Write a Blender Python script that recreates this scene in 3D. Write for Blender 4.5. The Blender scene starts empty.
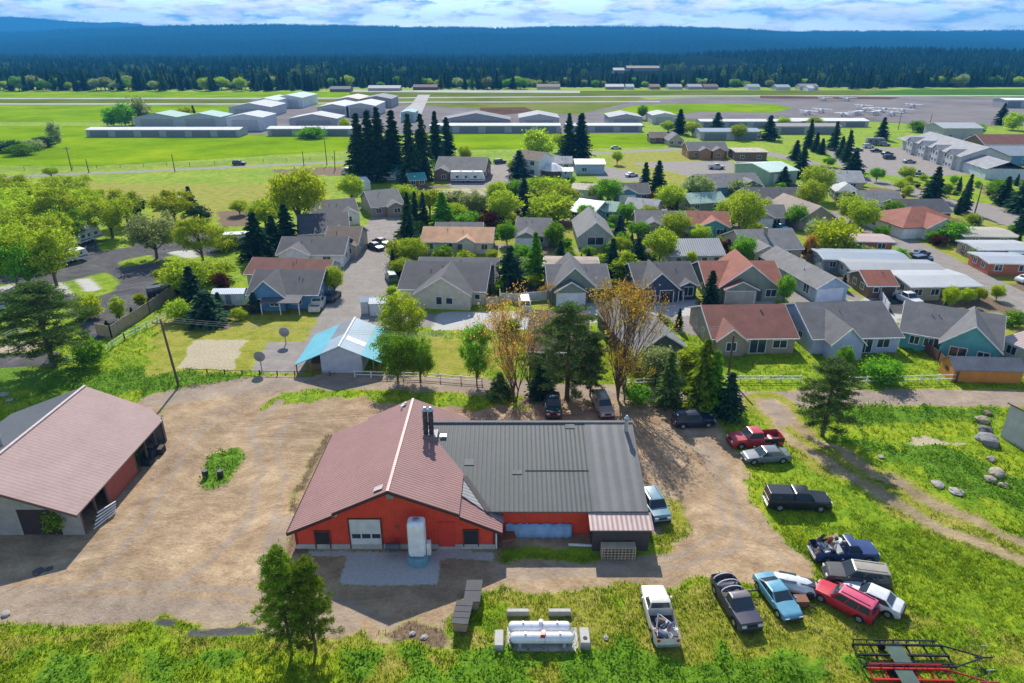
import bpy, math, random
import numpy as np
from mathutils import Vector, Matrix, noise
random.seed(7); RNG = np.random.default_rng(7)
PI = math.pi
scene = bpy.context.scene
COL = scene.collection
CAMH = 40.0
PIT = math.atan((341.5-45)/683)
def ray(x, y):
    a = (x-512)/683; b = -(y-341.5)/683
    return a, math.cos(PIT)+b*math.sin(PIT), -math.sin(PIT)+b*math.cos(PIT)
def P(x, y, z=0.0):
    a = ray(x, y); t = (z-CAMH)/a[2]
    return (a[0]*t, a[1]*t)
def ZA(y, Y):
    a = ray(512, y); return CAMH + a[2]/a[1]*Y
def XA(x, y, Y):
    a = ray(x, y); return a[0]/a[1]*Y

def tag(o, label=None, cat=None, group=None, kind=None):
    if label: o['label'] = label
    if cat: o['category'] = cat
    if group: o['group'] = group
    if kind: o['kind'] = kind
    return o
def empty(name, loc, rz=0.0):
    o = bpy.data.objects.new(name, None); COL.objects.link(o)
    o.location = loc; o.rotation_euler = (0, 0, rz); o.empty_display_size = 0.5
    return o

class MB:
    def __init__(s): s.v = []; s.f = []; s.m = []; s.M = None
    def add(s, vs, fs, m=0):
        n = len(s.v)
        if s.M is not None: vs = [tuple(s.M @ Vector(p)) for p in vs]
        s.v += vs
        for f in fs: s.f.append([n+i for i in f]); s.m.append(m)
        return s
    def box(s, x0, x1, y0, y1, z0, z1, m=0):
        return s.add([(x0,y0,z0),(x1,y0,z0),(x1,y1,z0),(x0,y1,z0),(x0,y0,z1),(x1,y0,z1),(x1,y1,z1),(x0,y1,z1)],
          [(0,3,2,1),(4,5,6,7),(0,1,5,4),(1,2,6,5),(2,3,7,6),(3,0,4,7)], m)
    def quad(s, a, b, c, d, m=0): return s.add([a,b,c,d], [(0,1,2,3)], m)
    def slab(s, pts, t, m=0):
        """closed sheet: top polygon pts, thickness t downwards"""
        n = len(pts); lo = [(p[0],p[1],p[2]-t) for p in pts]
        fs = [tuple(range(n)), tuple(range(2*n-1, n-1, -1))]
        fs += [(i, n+i, n+(i+1)%n, (i+1)%n) for i in range(n)]
        return s.add(list(pts)+lo, fs, m)
    def prism(s, pts, y0, y1, m=0):
        """polygon in xz extruded along y"""
        n = len(pts)
        vs = [(p[0],y0,p[1]) for p in pts]+[(p[0],y1,p[1]) for p in pts]
        return s.add(vs, [tuple(range(n)), tuple(range(2*n-1,n-1,-1))]+[(i,n+i,n+(i+1)%n,(i+1)%n) for i in range(n)], m)
    def cyl(s, p0, p1, r0, r1=None, n=8, m=0, caps=True):
        r1 = r0 if r1 is None else r1
        a = Vector(p0); b = Vector(p1); d = (b-a)
        if d.length < 1e-6: return s
        d.normalize(); u = d.orthogonal().normalized(); w = d.cross(u)
        vs = []
        for c, r in ((a, r0), (b, r1)):
            for i in range(n):
                t = 2*PI*i/n; q = c+(u*math.cos(t)+w*math.sin(t))*r; vs.append(tuple(q))
        fs = [(i,(i+1)%n,n+(i+1)%n,n+i) for i in range(n)]
        if caps: fs += [tuple(range(n-1,-1,-1)), tuple(range(n,2*n))]
        return s.add(vs, fs, m)
    def lathe(s, prof, n=16, c=(0,0,0), axis='z', m=0):
        vs = []
        for r, h in prof:
            for i in range(n):
                t = 2*PI*i/n; a = r*math.cos(t); b = r*math.sin(t)
                vs.append((c[0]+a,c[1]+b,c[2]+h) if axis=='z' else ((c[0]+h,c[1]+a,c[2]+b) if axis=='x' else (c[0]+a,c[1]+h,c[2]+b)))
        fs = []
        for k in range(len(prof)-1):
            for i in range(n):
                fs.append((k*n+i, k*n+(i+1)%n, (k+1)*n+(i+1)%n, (k+1)*n+i))
        fs += [tuple(range(n-1,-1,-1)), tuple((len(prof)-1)*n+i for i in range(n))]
        return s.add(vs, fs, m)
    def build(s, name, mats, parent=None, smooth=False, loc=None):
        me = bpy.data.meshes.new(name)
        me.from_pydata(s.v, [], s.f)
        if not isinstance(mats, (list, tuple)): mats = [mats]
        for m in mats: me.materials.append(m)
        if len(mats) > 1: me.polygons.foreach_set('material_index', s.m)
        if smooth: me.shade_smooth()
        me.update()
        o = bpy.data.objects.new(name, me); COL.objects.link(o)
        if parent is not None: o.parent = parent
        if loc: o.location = loc
        return o

def np_mesh(name, verts, faces, mats, mi=None, smooth=False, attrs=None):
    """faces: (N,k) array"""
    me = bpy.data.meshes.new(name)
    nv = len(verts); nf, k = faces.shape
    me.vertices.add(nv); me.vertices.foreach_set('co', np.ascontiguousarray(verts, dtype=np.float32).ravel())
    me.loops.add(nf*k); me.loops.foreach_set('vertex_index', np.ascontiguousarray(faces, dtype=np.int32).ravel())
    me.polygons.add(nf); me.polygons.foreach_set('loop_start', np.arange(0, nf*k, k, dtype=np.int32))
    me.polygons.foreach_set('loop_total', np.full(nf, k, dtype=np.int32))
    for m in (mats if isinstance(mats, (list, tuple)) else [mats]): me.materials.append(m)
    if mi is not None: me.polygons.foreach_set('material_index', mi.astype(np.int32))
    me.update(calc_edges=True); me.validate()
    if smooth: me.shade_smooth()
    if attrs:
        for an, arr in attrs.items():
            a = me.color_attributes.new(an, 'FLOAT_COLOR', 'POINT')
            a.data.foreach_set('color', np.ascontiguousarray(arr, dtype=np.float32).ravel())
    return me
def np_obj(name, *a, **k):
    o = bpy.data.objects.new(name, np_mesh(name, *a, **k)); COL.objects.link(o); return o

# ------------------------------------------------------------------ materials
_mc = {}
def newmat(name):
    m = bpy.data.materials.new(name); m.use_nodes = True
    nt = m.node_tree; b = nt.nodes['Principled BSDF']
    return m, nt, b
def N(nt, t, **k):
    n = nt.nodes.new(t)
    for a, v in k.items(): setattr(n, a, v)
    return n
def ramp(nt, fac, stops):
    r = N(nt, 'ShaderNodeValToRGB'); e = r.color_ramp.elements
    while len(e) < len(stops): e.new(0.5)
    for i, (p, c) in enumerate(stops):
        e[i].position = p; e[i].color = (*c, 1) if len(c) == 3 else c
    nt.links.new(fac, r.inputs[0]); return r.outputs[0]
def mixc(nt, fac, a, b, mode='MIX'):
    n = N(nt, 'ShaderNodeMix', data_type='RGBA', blend_type=mode)
    for s, v in ((0, fac), (6, a), (7, b)):
        if hasattr(v, 'is_linked') or isinstance(v, bpy.types.NodeSocket): nt.links.new(v, n.inputs[s])
        elif s == 0: n.inputs[0].default_value = v
        else: n.inputs[s].default_value = (*v, 1)
    return n.outputs[2]
def tnoise(nt, scale, detail=4, coord=None, rough=0.6, which='Fac'):
    n = N(nt, 'ShaderNodeTexNoise'); n.inputs['Scale'].default_value = scale
    n.inputs['Detail'].default_value = detail; n.inputs['Roughness'].default_value = rough
    if coord is not None: nt.links.new(coord, n.inputs['Vector'])
    return n.outputs[which]
def wave(nt, coord, axis, scale, profile='SIN'):
    w = N(nt, 'ShaderNodeTexWave', wave_type='BANDS', bands_direction=axis, wave_profile=profile)
    w.inputs['Scale'].default_value = scale; nt.links.new(coord, w.inputs['Vector']); return w.outputs['Fac']
def sc(c, k): return tuple(min(1, x*k) for x in c[:3])

def mat(kind, c, **o):
    key = (kind, tuple(c), tuple(sorted(o.items())))
    if key in _mc: return _mc[key]
    m, nt, b = newmat(kind)
    tc = N(nt, 'ShaderNodeTexCoord').outputs['Object']
    L = nt.links.new
    b.inputs['Roughness'].default_value = o.get('rough', 0.75)
    def bump(h, s, d=0.05):
        n = N(nt, 'ShaderNodeBump'); n.inputs['Strength'].default_value = s; n.inputs['Distance'].default_value = d
        L(h, n.inputs['Height']); L(n.outputs[0], b.inputs['Normal'])
    if kind == 'plain':
        f = tnoise(nt, 1.3, 5, tc); L(ramp(nt, f, [(0.25, sc(c, .75)), (0.75, sc(c, 1.2))]), b.inputs['Base Color'])
    elif kind == 'shingle':
        f = tnoise(nt, 0.5, 5, tc); g = tnoise(nt, 9, 3, tc)
        base = ramp(nt, f, [(0.3, sc(c, .78)), (0.7, sc(c, 1.2))])
        g2 = ramp(nt, g, [(0.3, (.72,)*3), (0.7, (1.25,)*3)])
        col = mixc(nt, 1.0, base, g2, 'MULTIPLY')
        w = wave(nt, tc, 'Z', 3.4, 'SAW')
        w2 = ramp(nt, w, [(0.0, (.8,)*3), (0.25, (1.05,)*3), (1, (1.0,)*3)])
        L(mixc(nt, 1.0, col, w2, 'MULTIPLY'), b.inputs['Base Color']); bump(g, .35); b.inputs['Roughness'].default_value = .85
    elif kind == 'metalroof':
        ax = o.get('axis', 'X'); s = o.get('scale', 1.1)
        w = wave(nt, tc, ax, s)
        f = tnoise(nt, 0.35, 6, tc); g = tnoise(nt, 2.5, 4, tc)
        base = ramp(nt, f, [(0.3, sc(c, .82)), (0.7, sc(c, 1.15))])
        rib = ramp(nt, w, [(0.0, (o.get('rib', .74),)*3), (0.22, (1.0,)*3), (0.8, (1.03,)*3), (1, (1.12,)*3)])
        col = mixc(nt, 1.0, base, rib, 'MULTIPLY')
        L(mixc(nt, .5, col, ramp(nt, g, [(0.3, sc(c, .8)), (0.7, sc(c, 1.2))]), 'MIX'), b.inputs['Base Color'])
        mm = mixc(nt, .45, col, ramp(nt, g, [(0.3, sc(c, .82)), (0.7, sc(c, 1.12))]), 'MIX'); L(mm, b.inputs['Base Color'])
        bump(w, .6 if o.get('rib', .7) < .9 else .15, .06); b.inputs['Roughness'].default_value = o.get('rough', .5); b.inputs['Metallic'].default_value = o.get('met', .15)
    elif kind in ('siding', 'boards'):
        w = wave(nt, tc, 'Z', 2.2, 'SAW') if kind == 'siding' else wave(nt, tc, 'X', o.get('scale', 1.2), 'SAW')
        f = tnoise(nt, 1.1, 5, tc)
        base = ramp(nt, f, [(0.3, sc(c, .85)), (0.7, sc(c, 1.12))])
        k = .78 if kind == 'siding' else .55
        L(mixc(nt, 1.0, base, ramp(nt, w, [(0.0, (k,)*3), (0.14, (1,)*3), (1, (1,)*3)]), 'MULTIPLY'), b.inputs['Base Color'])
        bump(w, .3)
    elif kind == 'paint':
        f = tnoise(nt, 2.0, 4, tc); L(ramp(nt, f, [(0.35, sc(c, .88)), (0.7, sc(c, 1.08))]), b.inputs['Base Color'])
        b.inputs['Roughness'].default_value = o.get('rough', .38); b.inputs['Metallic'].default_value = o.get('met', .05)
        b.inputs['Coat Weight'].default_value = .12; b.inputs['Coat Roughness'].default_value = .15
    elif kind == 'glass':
        b.inputs['Base Color'].default_value = (*c, 1); b.inputs['Roughness'].default_value = .06; b.inputs['Specular IOR Level'].default_value = .5
    elif kind == 'bark':
        f = tnoise(nt, 6, 5, tc); L(ramp(nt, f, [(0.3, sc(c, .6)), (0.7, sc(c, 1.3))]), b.inputs['Base Color']); bump(f, .6)
    elif kind == 'leaf':
        c2 = o.get('c2', sc(c, .5)); c3 = o.get('c3', sc(c, 1.5))
        f = tnoise(nt, o.get('ns', .7), 3, tc)
        oi = N(nt, 'ShaderNodeObjectInfo').outputs['Random']
        gi = N(nt, 'ShaderNodeNewGeometry').outputs['Random Per Island']
        ad = N(nt, 'ShaderNodeMath', operation='ADD'); L(f, ad.inputs[0])
        mu = N(nt, 'ShaderNodeMath', operation='MULTIPLY_ADD'); L(gi, mu.inputs[0]); mu.inputs[1].default_value = .34; mu.inputs[2].default_value = -.17
        L(mu.outputs[0], ad.inputs[1])
        col = ramp(nt, ad.outputs[0], [(0.28, c2), (0.5, c), (0.74, c3)])
        hs = N(nt, 'ShaderNodeHueSaturation'); L(col, hs.inputs['Color'])
        mr = N(nt, 'ShaderNodeMapRange'); L(oi, mr.inputs[0]); mr.inputs[3].default_value = .78; mr.inputs[4].default_value = 1.2
        L(mr.outputs[0], hs.inputs['Value'])
        mh = N(nt, 'ShaderNodeMapRange'); L(oi, mh.inputs[0]); mh.inputs[3].default_value = .496; mh.inputs[4].default_value = .516
        L(mh.outputs[0], hs.inputs['Hue'])
        nt.nodes.remove(b)
        d = N(nt, 'ShaderNodeBsdfDiffuse'); t = N(nt, 'ShaderNodeBsdfTranslucent'); mx = N(nt, 'ShaderNodeMixShader')
        L(hs.outputs[0], d.inputs[0]); L(hs.outputs[0], t.inputs[0]); mx.inputs[0].default_value = o.get('tr', .4)
        L(d.outputs[0], mx.inputs[1]); L(t.outputs[0], mx.inputs[2])
        L(mx.outputs[0], nt.nodes['Material Output'].inputs['Surface'])
    _mc[key] = m; return m

WHITE = (.72,.72,.70); BLACK = (.015,.015,.017)
trimM = mat('plain', (.68,.68,.66)); darkM = mat('plain', (.02,.02,.022)); glassM = mat('glass', (.03,.045,.06))
concM = mat('plain', (.42,.41,.38)); woodM = mat('boards', (.22,.13,.07)); greyM = mat('plain', (.25,.25,.25))
barkM = mat('bark', (.11,.075,.05)); steelM = mat('paint', (.5,.52,.54), met=.7, rough=.35)
rubberM = mat('plain', (.018,.018,.018)); rustM = mat('plain', (.2,.08,.04))
blackM = mat('paint', (.012,.012,.014)); redM = mat('paint', (.5,.02,.015))

# ------------------------------------------------------------------ camera, light
cam = bpy.data.cameras.new('camera'); camo = bpy.data.objects.new('camera', cam); COL.objects.link(camo)
cam.sensor_width = 36; cam.lens = 24.0117; cam.clip_end = 40000; cam.clip_start = .5
camo.location = (0, 0, CAMH); camo.rotation_euler = (PI/2-PIT, 0, 0); scene.camera = camo
SUNAZ = math.radians(-7); SUNEL = math.radians(40)     # azimuth from +Y towards +X
sd = Vector((math.sin(SUNAZ)*math.cos(SUNEL), math.cos(SUNAZ)*math.cos(SUNEL), math.sin(SUNEL)))
sl = bpy.data.lights.new('sun', 'SUN'); sl.energy = 5.0; sl.angle = math.radians(.5); sl.color = (1, .95, .86)
so = bpy.data.objects.new('sun', sl); COL.objects.link(so); so.rotation_euler = sd.to_track_quat('Z', 'Y').to_euler(); so.location = (0, 60, 90)
scene.view_settings.view_transform = 'Standard'; scene.view_settings.look = 'None'
scene.view_settings.exposure = 0.45; scene.view_settings.gamma = 1
w = bpy.data.worlds.new('World'); scene.world = w; w.use_nodes = True
nt = w.node_tree; bg = nt.nodes['Background']; out = nt.nodes['World Output']
sky = N(nt, 'ShaderNodeTexSky', sky_type='NISHITA'); sky.sun_disc = False
sky.sun_elevation = SUNEL; sky.sun_rotation = SUNAZ; sky.altitude = 1500; sky.air_density = 1.0; sky.dust_density = .6; sky.ozone_density = 2.5
nt.links.new(sky.outputs[0], bg.inputs[0]); bg.inputs[1].default_value = .15
tcw = N(nt, 'ShaderNodeTexCoord').outputs['Generated']
mp = N(nt, 'ShaderNodeMapping'); nt.links.new(tcw, mp.inputs[0]); mp.inputs['Scale'].default_value = (1.6, 1.6, 7); mp.inputs['Location'].default_value = (.3, .2, .1)
cn = tnoise(nt, 10.0, 9, mp.outputs[0], .62)
cn2 = tnoise(nt, 2.2, 3, mp.outputs[0], .5)
sx = N(nt, 'ShaderNodeSeparateXYZ'); nt.links.new(tcw, sx.inputs[0])
ad = N(nt, 'ShaderNodeMath', operation='MULTIPLY_ADD'); nt.links.new(cn2, ad.inputs[0]); ad.inputs[1].default_value = .55; nt.links.new(cn, ad.inputs[2])
a3 = N(nt, 'ShaderNodeMath', operation='MULTIPLY_ADD'); nt.links.new(sx.outputs[0], a3.inputs[0]); a3.inputs[1].default_value = -.04; nt.links.new(ad.outputs[0], a3.inputs[2])
cf = ramp(nt, a3.outputs[0], [(0.72, (0,0,0)), (0.83, (1,1,1))])
cs = ramp(nt, tnoise(nt, 13, 7, mp.outputs[0], .6), [(0.38, (.30,.46,.64)), (0.48, (.66,.70,.76)), (0.6, (1.0,.97,.90))])
bc = N(nt, 'ShaderNodeBackground'); nt.links.new(cs, bc.inputs[0]); bc.inputs[1].default_value = 1.3
el_ = N(nt, 'ShaderNodeMapRange', interpolation_type='SMOOTHSTEP'); nt.links.new(sx.outputs[2], el_.inputs[0]); el_.inputs[1].default_value = .1; el_.inputs[2].default_value = .42; el_.inputs[3].default_value = 1; el_.inputs[4].default_value = .12
cm = N(nt, 'ShaderNodeMath', operation='MULTIPLY'); nt.links.new(cf, cm.inputs[0]); nt.links.new(el_.outputs[0], cm.inputs[1])
ms = N(nt, 'ShaderNodeMixShader'); nt.links.new(cm.outputs[0], ms.inputs[0]); nt.links.new(bg.outputs[0], ms.inputs[1]); nt.links.new(bc.outputs[0], ms.inputs[2])
nt.links.new(ms.outputs[0], out.inputs['Surface'])
# ------------------------------------------------------------------ ground classification
def ppoly(pts): return np.array([P(x, y) for x, y in pts])
def inpoly(X, Y, poly):
    r = np.zeros(X.shape, bool); n = len(poly); j = n-1
    for i in range(n):
        xi, yi = poly[i]; xj, yj = poly[j]
        if yi != yj:
            r ^= ((yi > Y) != (yj > Y)) & (X < (xj-xi)*(Y-yi)/(yj-yi)+xi)
        j = i
    return r
def inband(X, Y, pts, w):
    d = np.full(X.shape, 1e9)
    for (ax, ay), (bx, by) in zip(pts[:-1], pts[1:]):
        dx, dy = bx-ax, by-ay; t = np.clip(((X-ax)*dx+(Y-ay)*dy)/(dx*dx+dy*dy), 0, 1)
        d = np.minimum(d, np.hypot(X-ax-t*dx, Y-ay-t*dy))
    return d < w/2
_g = RNG.standard_normal((5, 256, 256))
def vnoise(X, Y, s, k=0):
    """smooth value noise, about -1..1"""
    u = X*s+1000.3; v = Y*s+1000.7; i = np.floor(u).astype(int); j = np.floor(v).astype(int)
    fu = u-i; fv = v-j; fu = fu*fu*(3-2*fu); fv = fv*fv*(3-2*fv); g = _g[k % 5]
    a = g[i % 256, j % 256]; b = g[(i+1) % 256, j % 256]; c = g[i % 256, (j+1) % 256]; d = g[(i+1) % 256, (j+1) % 256]
    return ((a*(1-fu)+b*fu)*(1-fv)+(c*(1-fu)+d*fu)*fv)*.6
def fnoise(X, Y, s, k=0, o=4):
    r = 0
    for q in range(o): r = r+vnoise(X, Y, s*2**q, k+q)/2**q
    return r
GRASS, DIRT, ROAD, ASPH, CONC, DRY, LUSH, BARE, TRACK, SAND, LANE, RUT = range(12)
REG = []   # later entries win: (class, type, pts, width, edge jitter)
def poly(c, pts, j=.5): REG.append((c, 'p', ppoly(pts), 0, j))
def band(c, pts, w, j=.25): REG.append((c, 'b', [P(x, y) for x, y in pts], w, j))
# yellowish and lush patches of the fields
poly(DRY, [(606,152),(720,148),(730,172),(690,188),(615,172)], .5)
poly(DRY, [(60,182),(330,186),(330,196),(250,206),(60,196)], 5)
poly(DRY, [(-200,612),(450,640),(860,640),(1100,640),(1100,665),(430,660),(300,652),(-200,640)], 2.0)
poly(DRY, [(500,590),(700,580),(900,600),(900,650),(500,655)], 2.5)
poly(LUSH, [(-150,365),(100,368),(260,378),(255,392),(190,398),(100,392),(-150,398)], 1.6)
poly(LUSH, [(400,655),(880,652),(880,760),(300,760)], 1.2)
REG.append((LUSH, 'n', ppoly([(-150,650),(420,650),(420,760),(-150,760)]), .3, .25))
poly(LUSH, [(800,408),(1000,408),(1000,420),(860,425),(800,418)], 1.2)
poly(LUSH, [(830,440),(1040,520),(1100,560),(1100,500),(900,440)], 2)
# yards in the estate: gravel and bare patches, partly painted for shade between houses
EST = ppoly([(395,185),(1060,185),(1060,340),(690,335),(500,300),(395,300)])
REG.append((DRY, 'n', EST, .12, -.1)); REG.append((BARE, 'n', EST, .16, .42)); REG.append((ROAD, 'n', EST, .1, .62))
REG.append((DRY, 'n', ppoly([(-200,183),(350,175),(350,215),(-200,230)]), .03, .15)); REG.append((DRY, 'n', ppoly([(-200,640),(1100,640),(1100,760),(-200,760)]), .25, .45)); 
poly(DRY, [(150,315),(330,305),(330,375),(185,372),(150,372)], 2)
poly(DRY, [(400,335),(500,335),(500,378),(395,378)], 3)
poly(BARE, [(218,211),(250,211),(252,226),(218,227)], 1)
poly(SAND, [(178,368),(192,340),(245,340),(233,369)], .4)
poly(BARE, [(185,330),(200,317),(238,316),(230,330)], .8)
poly(BARE, [(540,385),(700,392),(640,408),(545,402),(500,400)], 1.2)
poly(BARE, [(270,170),(345,166),(345,176),(280,176)], 2)
poly(SAND, [(910,436),(955,438),(950,450),(905,446)], 1)
poly(BARE, [(700,252),(745,252),(745,262),(700,262)], 1)
# main dirt yard
poly(DIRT, [(-250,612),(-150,560),(-150,500),(60,500),(154,440),(160,402),(255,378),(345,374),(352,384),(300,392),(330,396),(440,410),(545,402),(640,404),(705,412),(728,430),(738,455),(750,490),(770,525),(790,545),(820,572),(800,585),(745,574),(700,578),(600,587),(500,592),(470,600),(440,640),(400,640),(330,628),(250,622),(150,614),(0,610)], 1.0)
poly(DIRT, [(115,402),(160,402),(158,432),(125,418)], .5)
poly(GRASS, [(262,408),(275,396),(345,388),(445,388),(525,392),(520,400),(445,398),(340,397),(290,404)], .5)
poly(LUSH, [(198,484),(208,456),(240,449),(243,462),(226,484),(212,491)], .35)
poly(GRASS, [(505,552),(650,546),(665,556),(590,562),(500,562)], .5)
poly(DRY, [(655,490),(690,500),(690,520),(668,560),(650,552)], .9)
poly(GRASS, [(655,545),(662,535),(645,535),(600,545),(500,548),(500,556),(600,556)], .5)
poly(BARE, [(280,556),(308,552),(300,500),(335,433),(325,433),(285,520)], .5)
# roads
band(LANE, [(160,399),(250,385),(340,381),(480,386),(620,394),(740,399),(900,397),(1200,399)], 4.4, .35)
band(DRY, [(765,400),(800,440),(860,475),(930,513),(1024,552),(1160,620)], 5.5, .8)
band(TRACK, [(758,400),(791,440),(852,478),(922,518),(1018,560),(1160,628)], 1.5, .45); band(TRACK, [(773,400),(810,437),(868,470),(938,506),(1032,545),(1170,610)], 1.5, .45); poly(LANE, [(755,400),(778,400),(800,425),(780,430)], .6)
band(ROAD, [(1100,250),(1010,222),(960,207),(900,188),(850,176),(800,160),(740,148),(690,140)], 8, .1)
band(ROAD, [(-200,181),(0,177),(100,173),(190,169),(340,162),(365,160)], 5, .2)
band(ROAD, [(540,157),(600,153),(680,149),(740,148)], 6, .2)
band(ROAD, [(335,350),(346,325),(362,285),(376,250),(386,228),(392,212)], 10, .1)
band(ROAD, [(350,322),(430,320),(560,317),(690,315),(800,312),(815,314)], 6, .1)
band(ROAD, [(1180,350),(1060,318),(1024,303),(980,281),(940,260),(900,241),(862,226),(830,215)], 7.5, .1)
band(ROAD, [(800,268),(770,230),(760,215)], 5, .1)
band(ROAD, [(560,222),(640,213),(700,200)], 4, .2)
poly(ROAD, [(446,184),(450,172),(520,160),(560,166),(515,186),(470,192)], 1.0)
poly(ROAD, [(630,163),(730,160),(738,172),(690,176)], .5)
poly(ROAD, [(824,148),(880,142),(985,162),(975,174),(900,177),(840,168)], .4)
poly(SAND, [(420,190),(480,188),(500,210),(430,205)], 2)
poly(ROAD, [(585,165),(630,170),(650,182),(600,180)], 1)
# driveways
for q in ([(430,330),(440,312),(560,311),(560,330)], [(548,322),(560,302),(606,300),(610,322)],
          [(636,316),(640,300),(695,300),(705,316)], [(728,320),(735,300),(772,300),(785,320)], [(800,325),(815,298),(852,300),(900,322),(810,335)],
          [(322,268),(335,266),(340,272),(325,274)],
          [(862,330),(900,318),(960,320),(900,300),(880,290),(860,300)]):
    poly(CONC, q, .15)
poly(ASPH, [(860,302),(905,295),(1000,310),(960,320),(890,314)], .3)
# trailer park on the left
poly(ASPH, [(-250,330),(-100,290),(20,272),(85,262),(60,244),(130,238),(200,230),(232,240),(215,258),(165,262),(152,290),(162,300),(118,325),(95,345),(85,335),(60,300),(0,305),(-100,340)], .3)
poly(ASPH, [(-250,372),(-250,355),(0,353),(60,352),(50,366),(0,368)], .2)
poly(GRASS, [(60,283),(105,272),(120,280),(112,292),(85,300),(75,292)], .2)
poly(GRASS, [(118,262),(150,254),(158,262),(120,268)], .2)
poly(GRASS, [(95,244),(132,234),(134,246),(100,252)], .2)
poly(GRASS, [(158,270),(165,256),(240,256),(230,275),(180,282)], .2)
poly(GRASS, [(-100,300),(10,283),(20,290),(5,298),(-100,320)], .2)
poly(CONC, [(73,280),(90,278),(101,290),(86,292)], .05)
poly(CONC, [(0,286),(20,283),(28,290),(8,298),(-20,298)], .1)
poly(CONC, [(52,284),(62,282),(72,294),(62,296)], .1)
poly(CONC, [(165,252),(190,250),(200,258),(185,258)], .1)
poly(CONC, [(150,290),(158,286),(180,288),(180,291),(150,293)], .1)
poly(ROAD, [(250,372),(305,374),(307,342),(268,342)], .05)
poly(SAND, [(-100,352),(-60,340),(60,342),(20,353)], .3)
# front apron of the barn
for q, w_, c_ in (([(345,380),(260,395),(205,425),(178,460),(150,520),(90,580),(0,605)],1.0,RUT),([(345,377),(250,391),(190,425),(160,465),(130,520),(60,570),(-40,590)],.8,RUT),([(280,402),(250,430),(262,470),(250,520),(210,560),(150,600)],1.2,RUT),
    ([(300,405),(275,440),(285,480),(270,530),(255,580)],.9,RUT),([(0,590),(120,585),(240,590),(330,600),(400,625)],1.3,RUT),([(0,607),(150,610),(250,616),(340,624)],3.0,RUT),([(285,520),(270,560),(300,590)],2.0,RUT),([(500,578),(600,572),(680,566),(740,550),(735,500),(715,450),(690,425)],1.0,RUT),
    ([(500,570),(600,564),(680,556),(725,530),(720,490),(700,450),(660,425)],.9,RUT),
    ([(120,405),(158,428),(152,450),(165,420)],.8,RUT),([(660,412),(700,440),(725,480),(745,520),(790,565)],.8,RUT)):
    band(c_, q, w_, .3)
poly(CONC, [(349,552),(440,552),(437,585),(338,585)], .05)
poly(CONC, [(308,551),(349,550),(347,556),(309,556)], .1)
poly(CONC, [(440,550),(492,551),(495,560),(440,560)], .25)
poly(BARE, [(385,626),(420,622),(445,632),(440,642),(400,642)], .6)
poly(GRASS, [(150,618),(172,622),(250,626),(250,636),(150,632)], .6)
poly(ASPH, [(150,622),(172,620),(174,628),(152,629)], .2)
poly(ASPH, [(182,630),(215,626),(258,626),(258,634),(185,636)], .3)
# mulch bed on the right
poly(BARE, [(905,298),(985,300),(1000,312),(920,312)], .3)

LUT = np.zeros((12, 8)); LUT[LANE,0] = 1; LUT[LANE,1] = .5; LUT[RUT,0] = 1; LUT[RUT,1] = .46   # channels: dirt, road, asphalt, concrete | dry, lush, bare, sand
LUT[DIRT,0]=1; LUT[ROAD,1]=1; LUT[ASPH,2]=1; LUT[CONC,3]=1; LUT[DRY,4]=1; LUT[LUSH,5]=1; LUT[BARE,6]=1; LUT[SAND,7]=1; LUT[TRACK,0]=.85
def classify(X, Y):
    c = np.zeros(X.shape, int)
    n1 = fnoise(X, Y, .45, 0, 4); n2 = fnoise(X, Y, .45, 2, 4)
    for cl, t, pts, w_, j in REG:
        xx = X+n1*j; yy = Y+n2*j
        m_ = inpoly(xx, yy, pts) if t == 'p' else (inpoly(X, Y, pts) & (fnoise(X, Y, w_, 4, 4) > j) if t == 'n' else inband(xx, yy, pts, w_))
        c[m_] = cl
    return c

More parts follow.
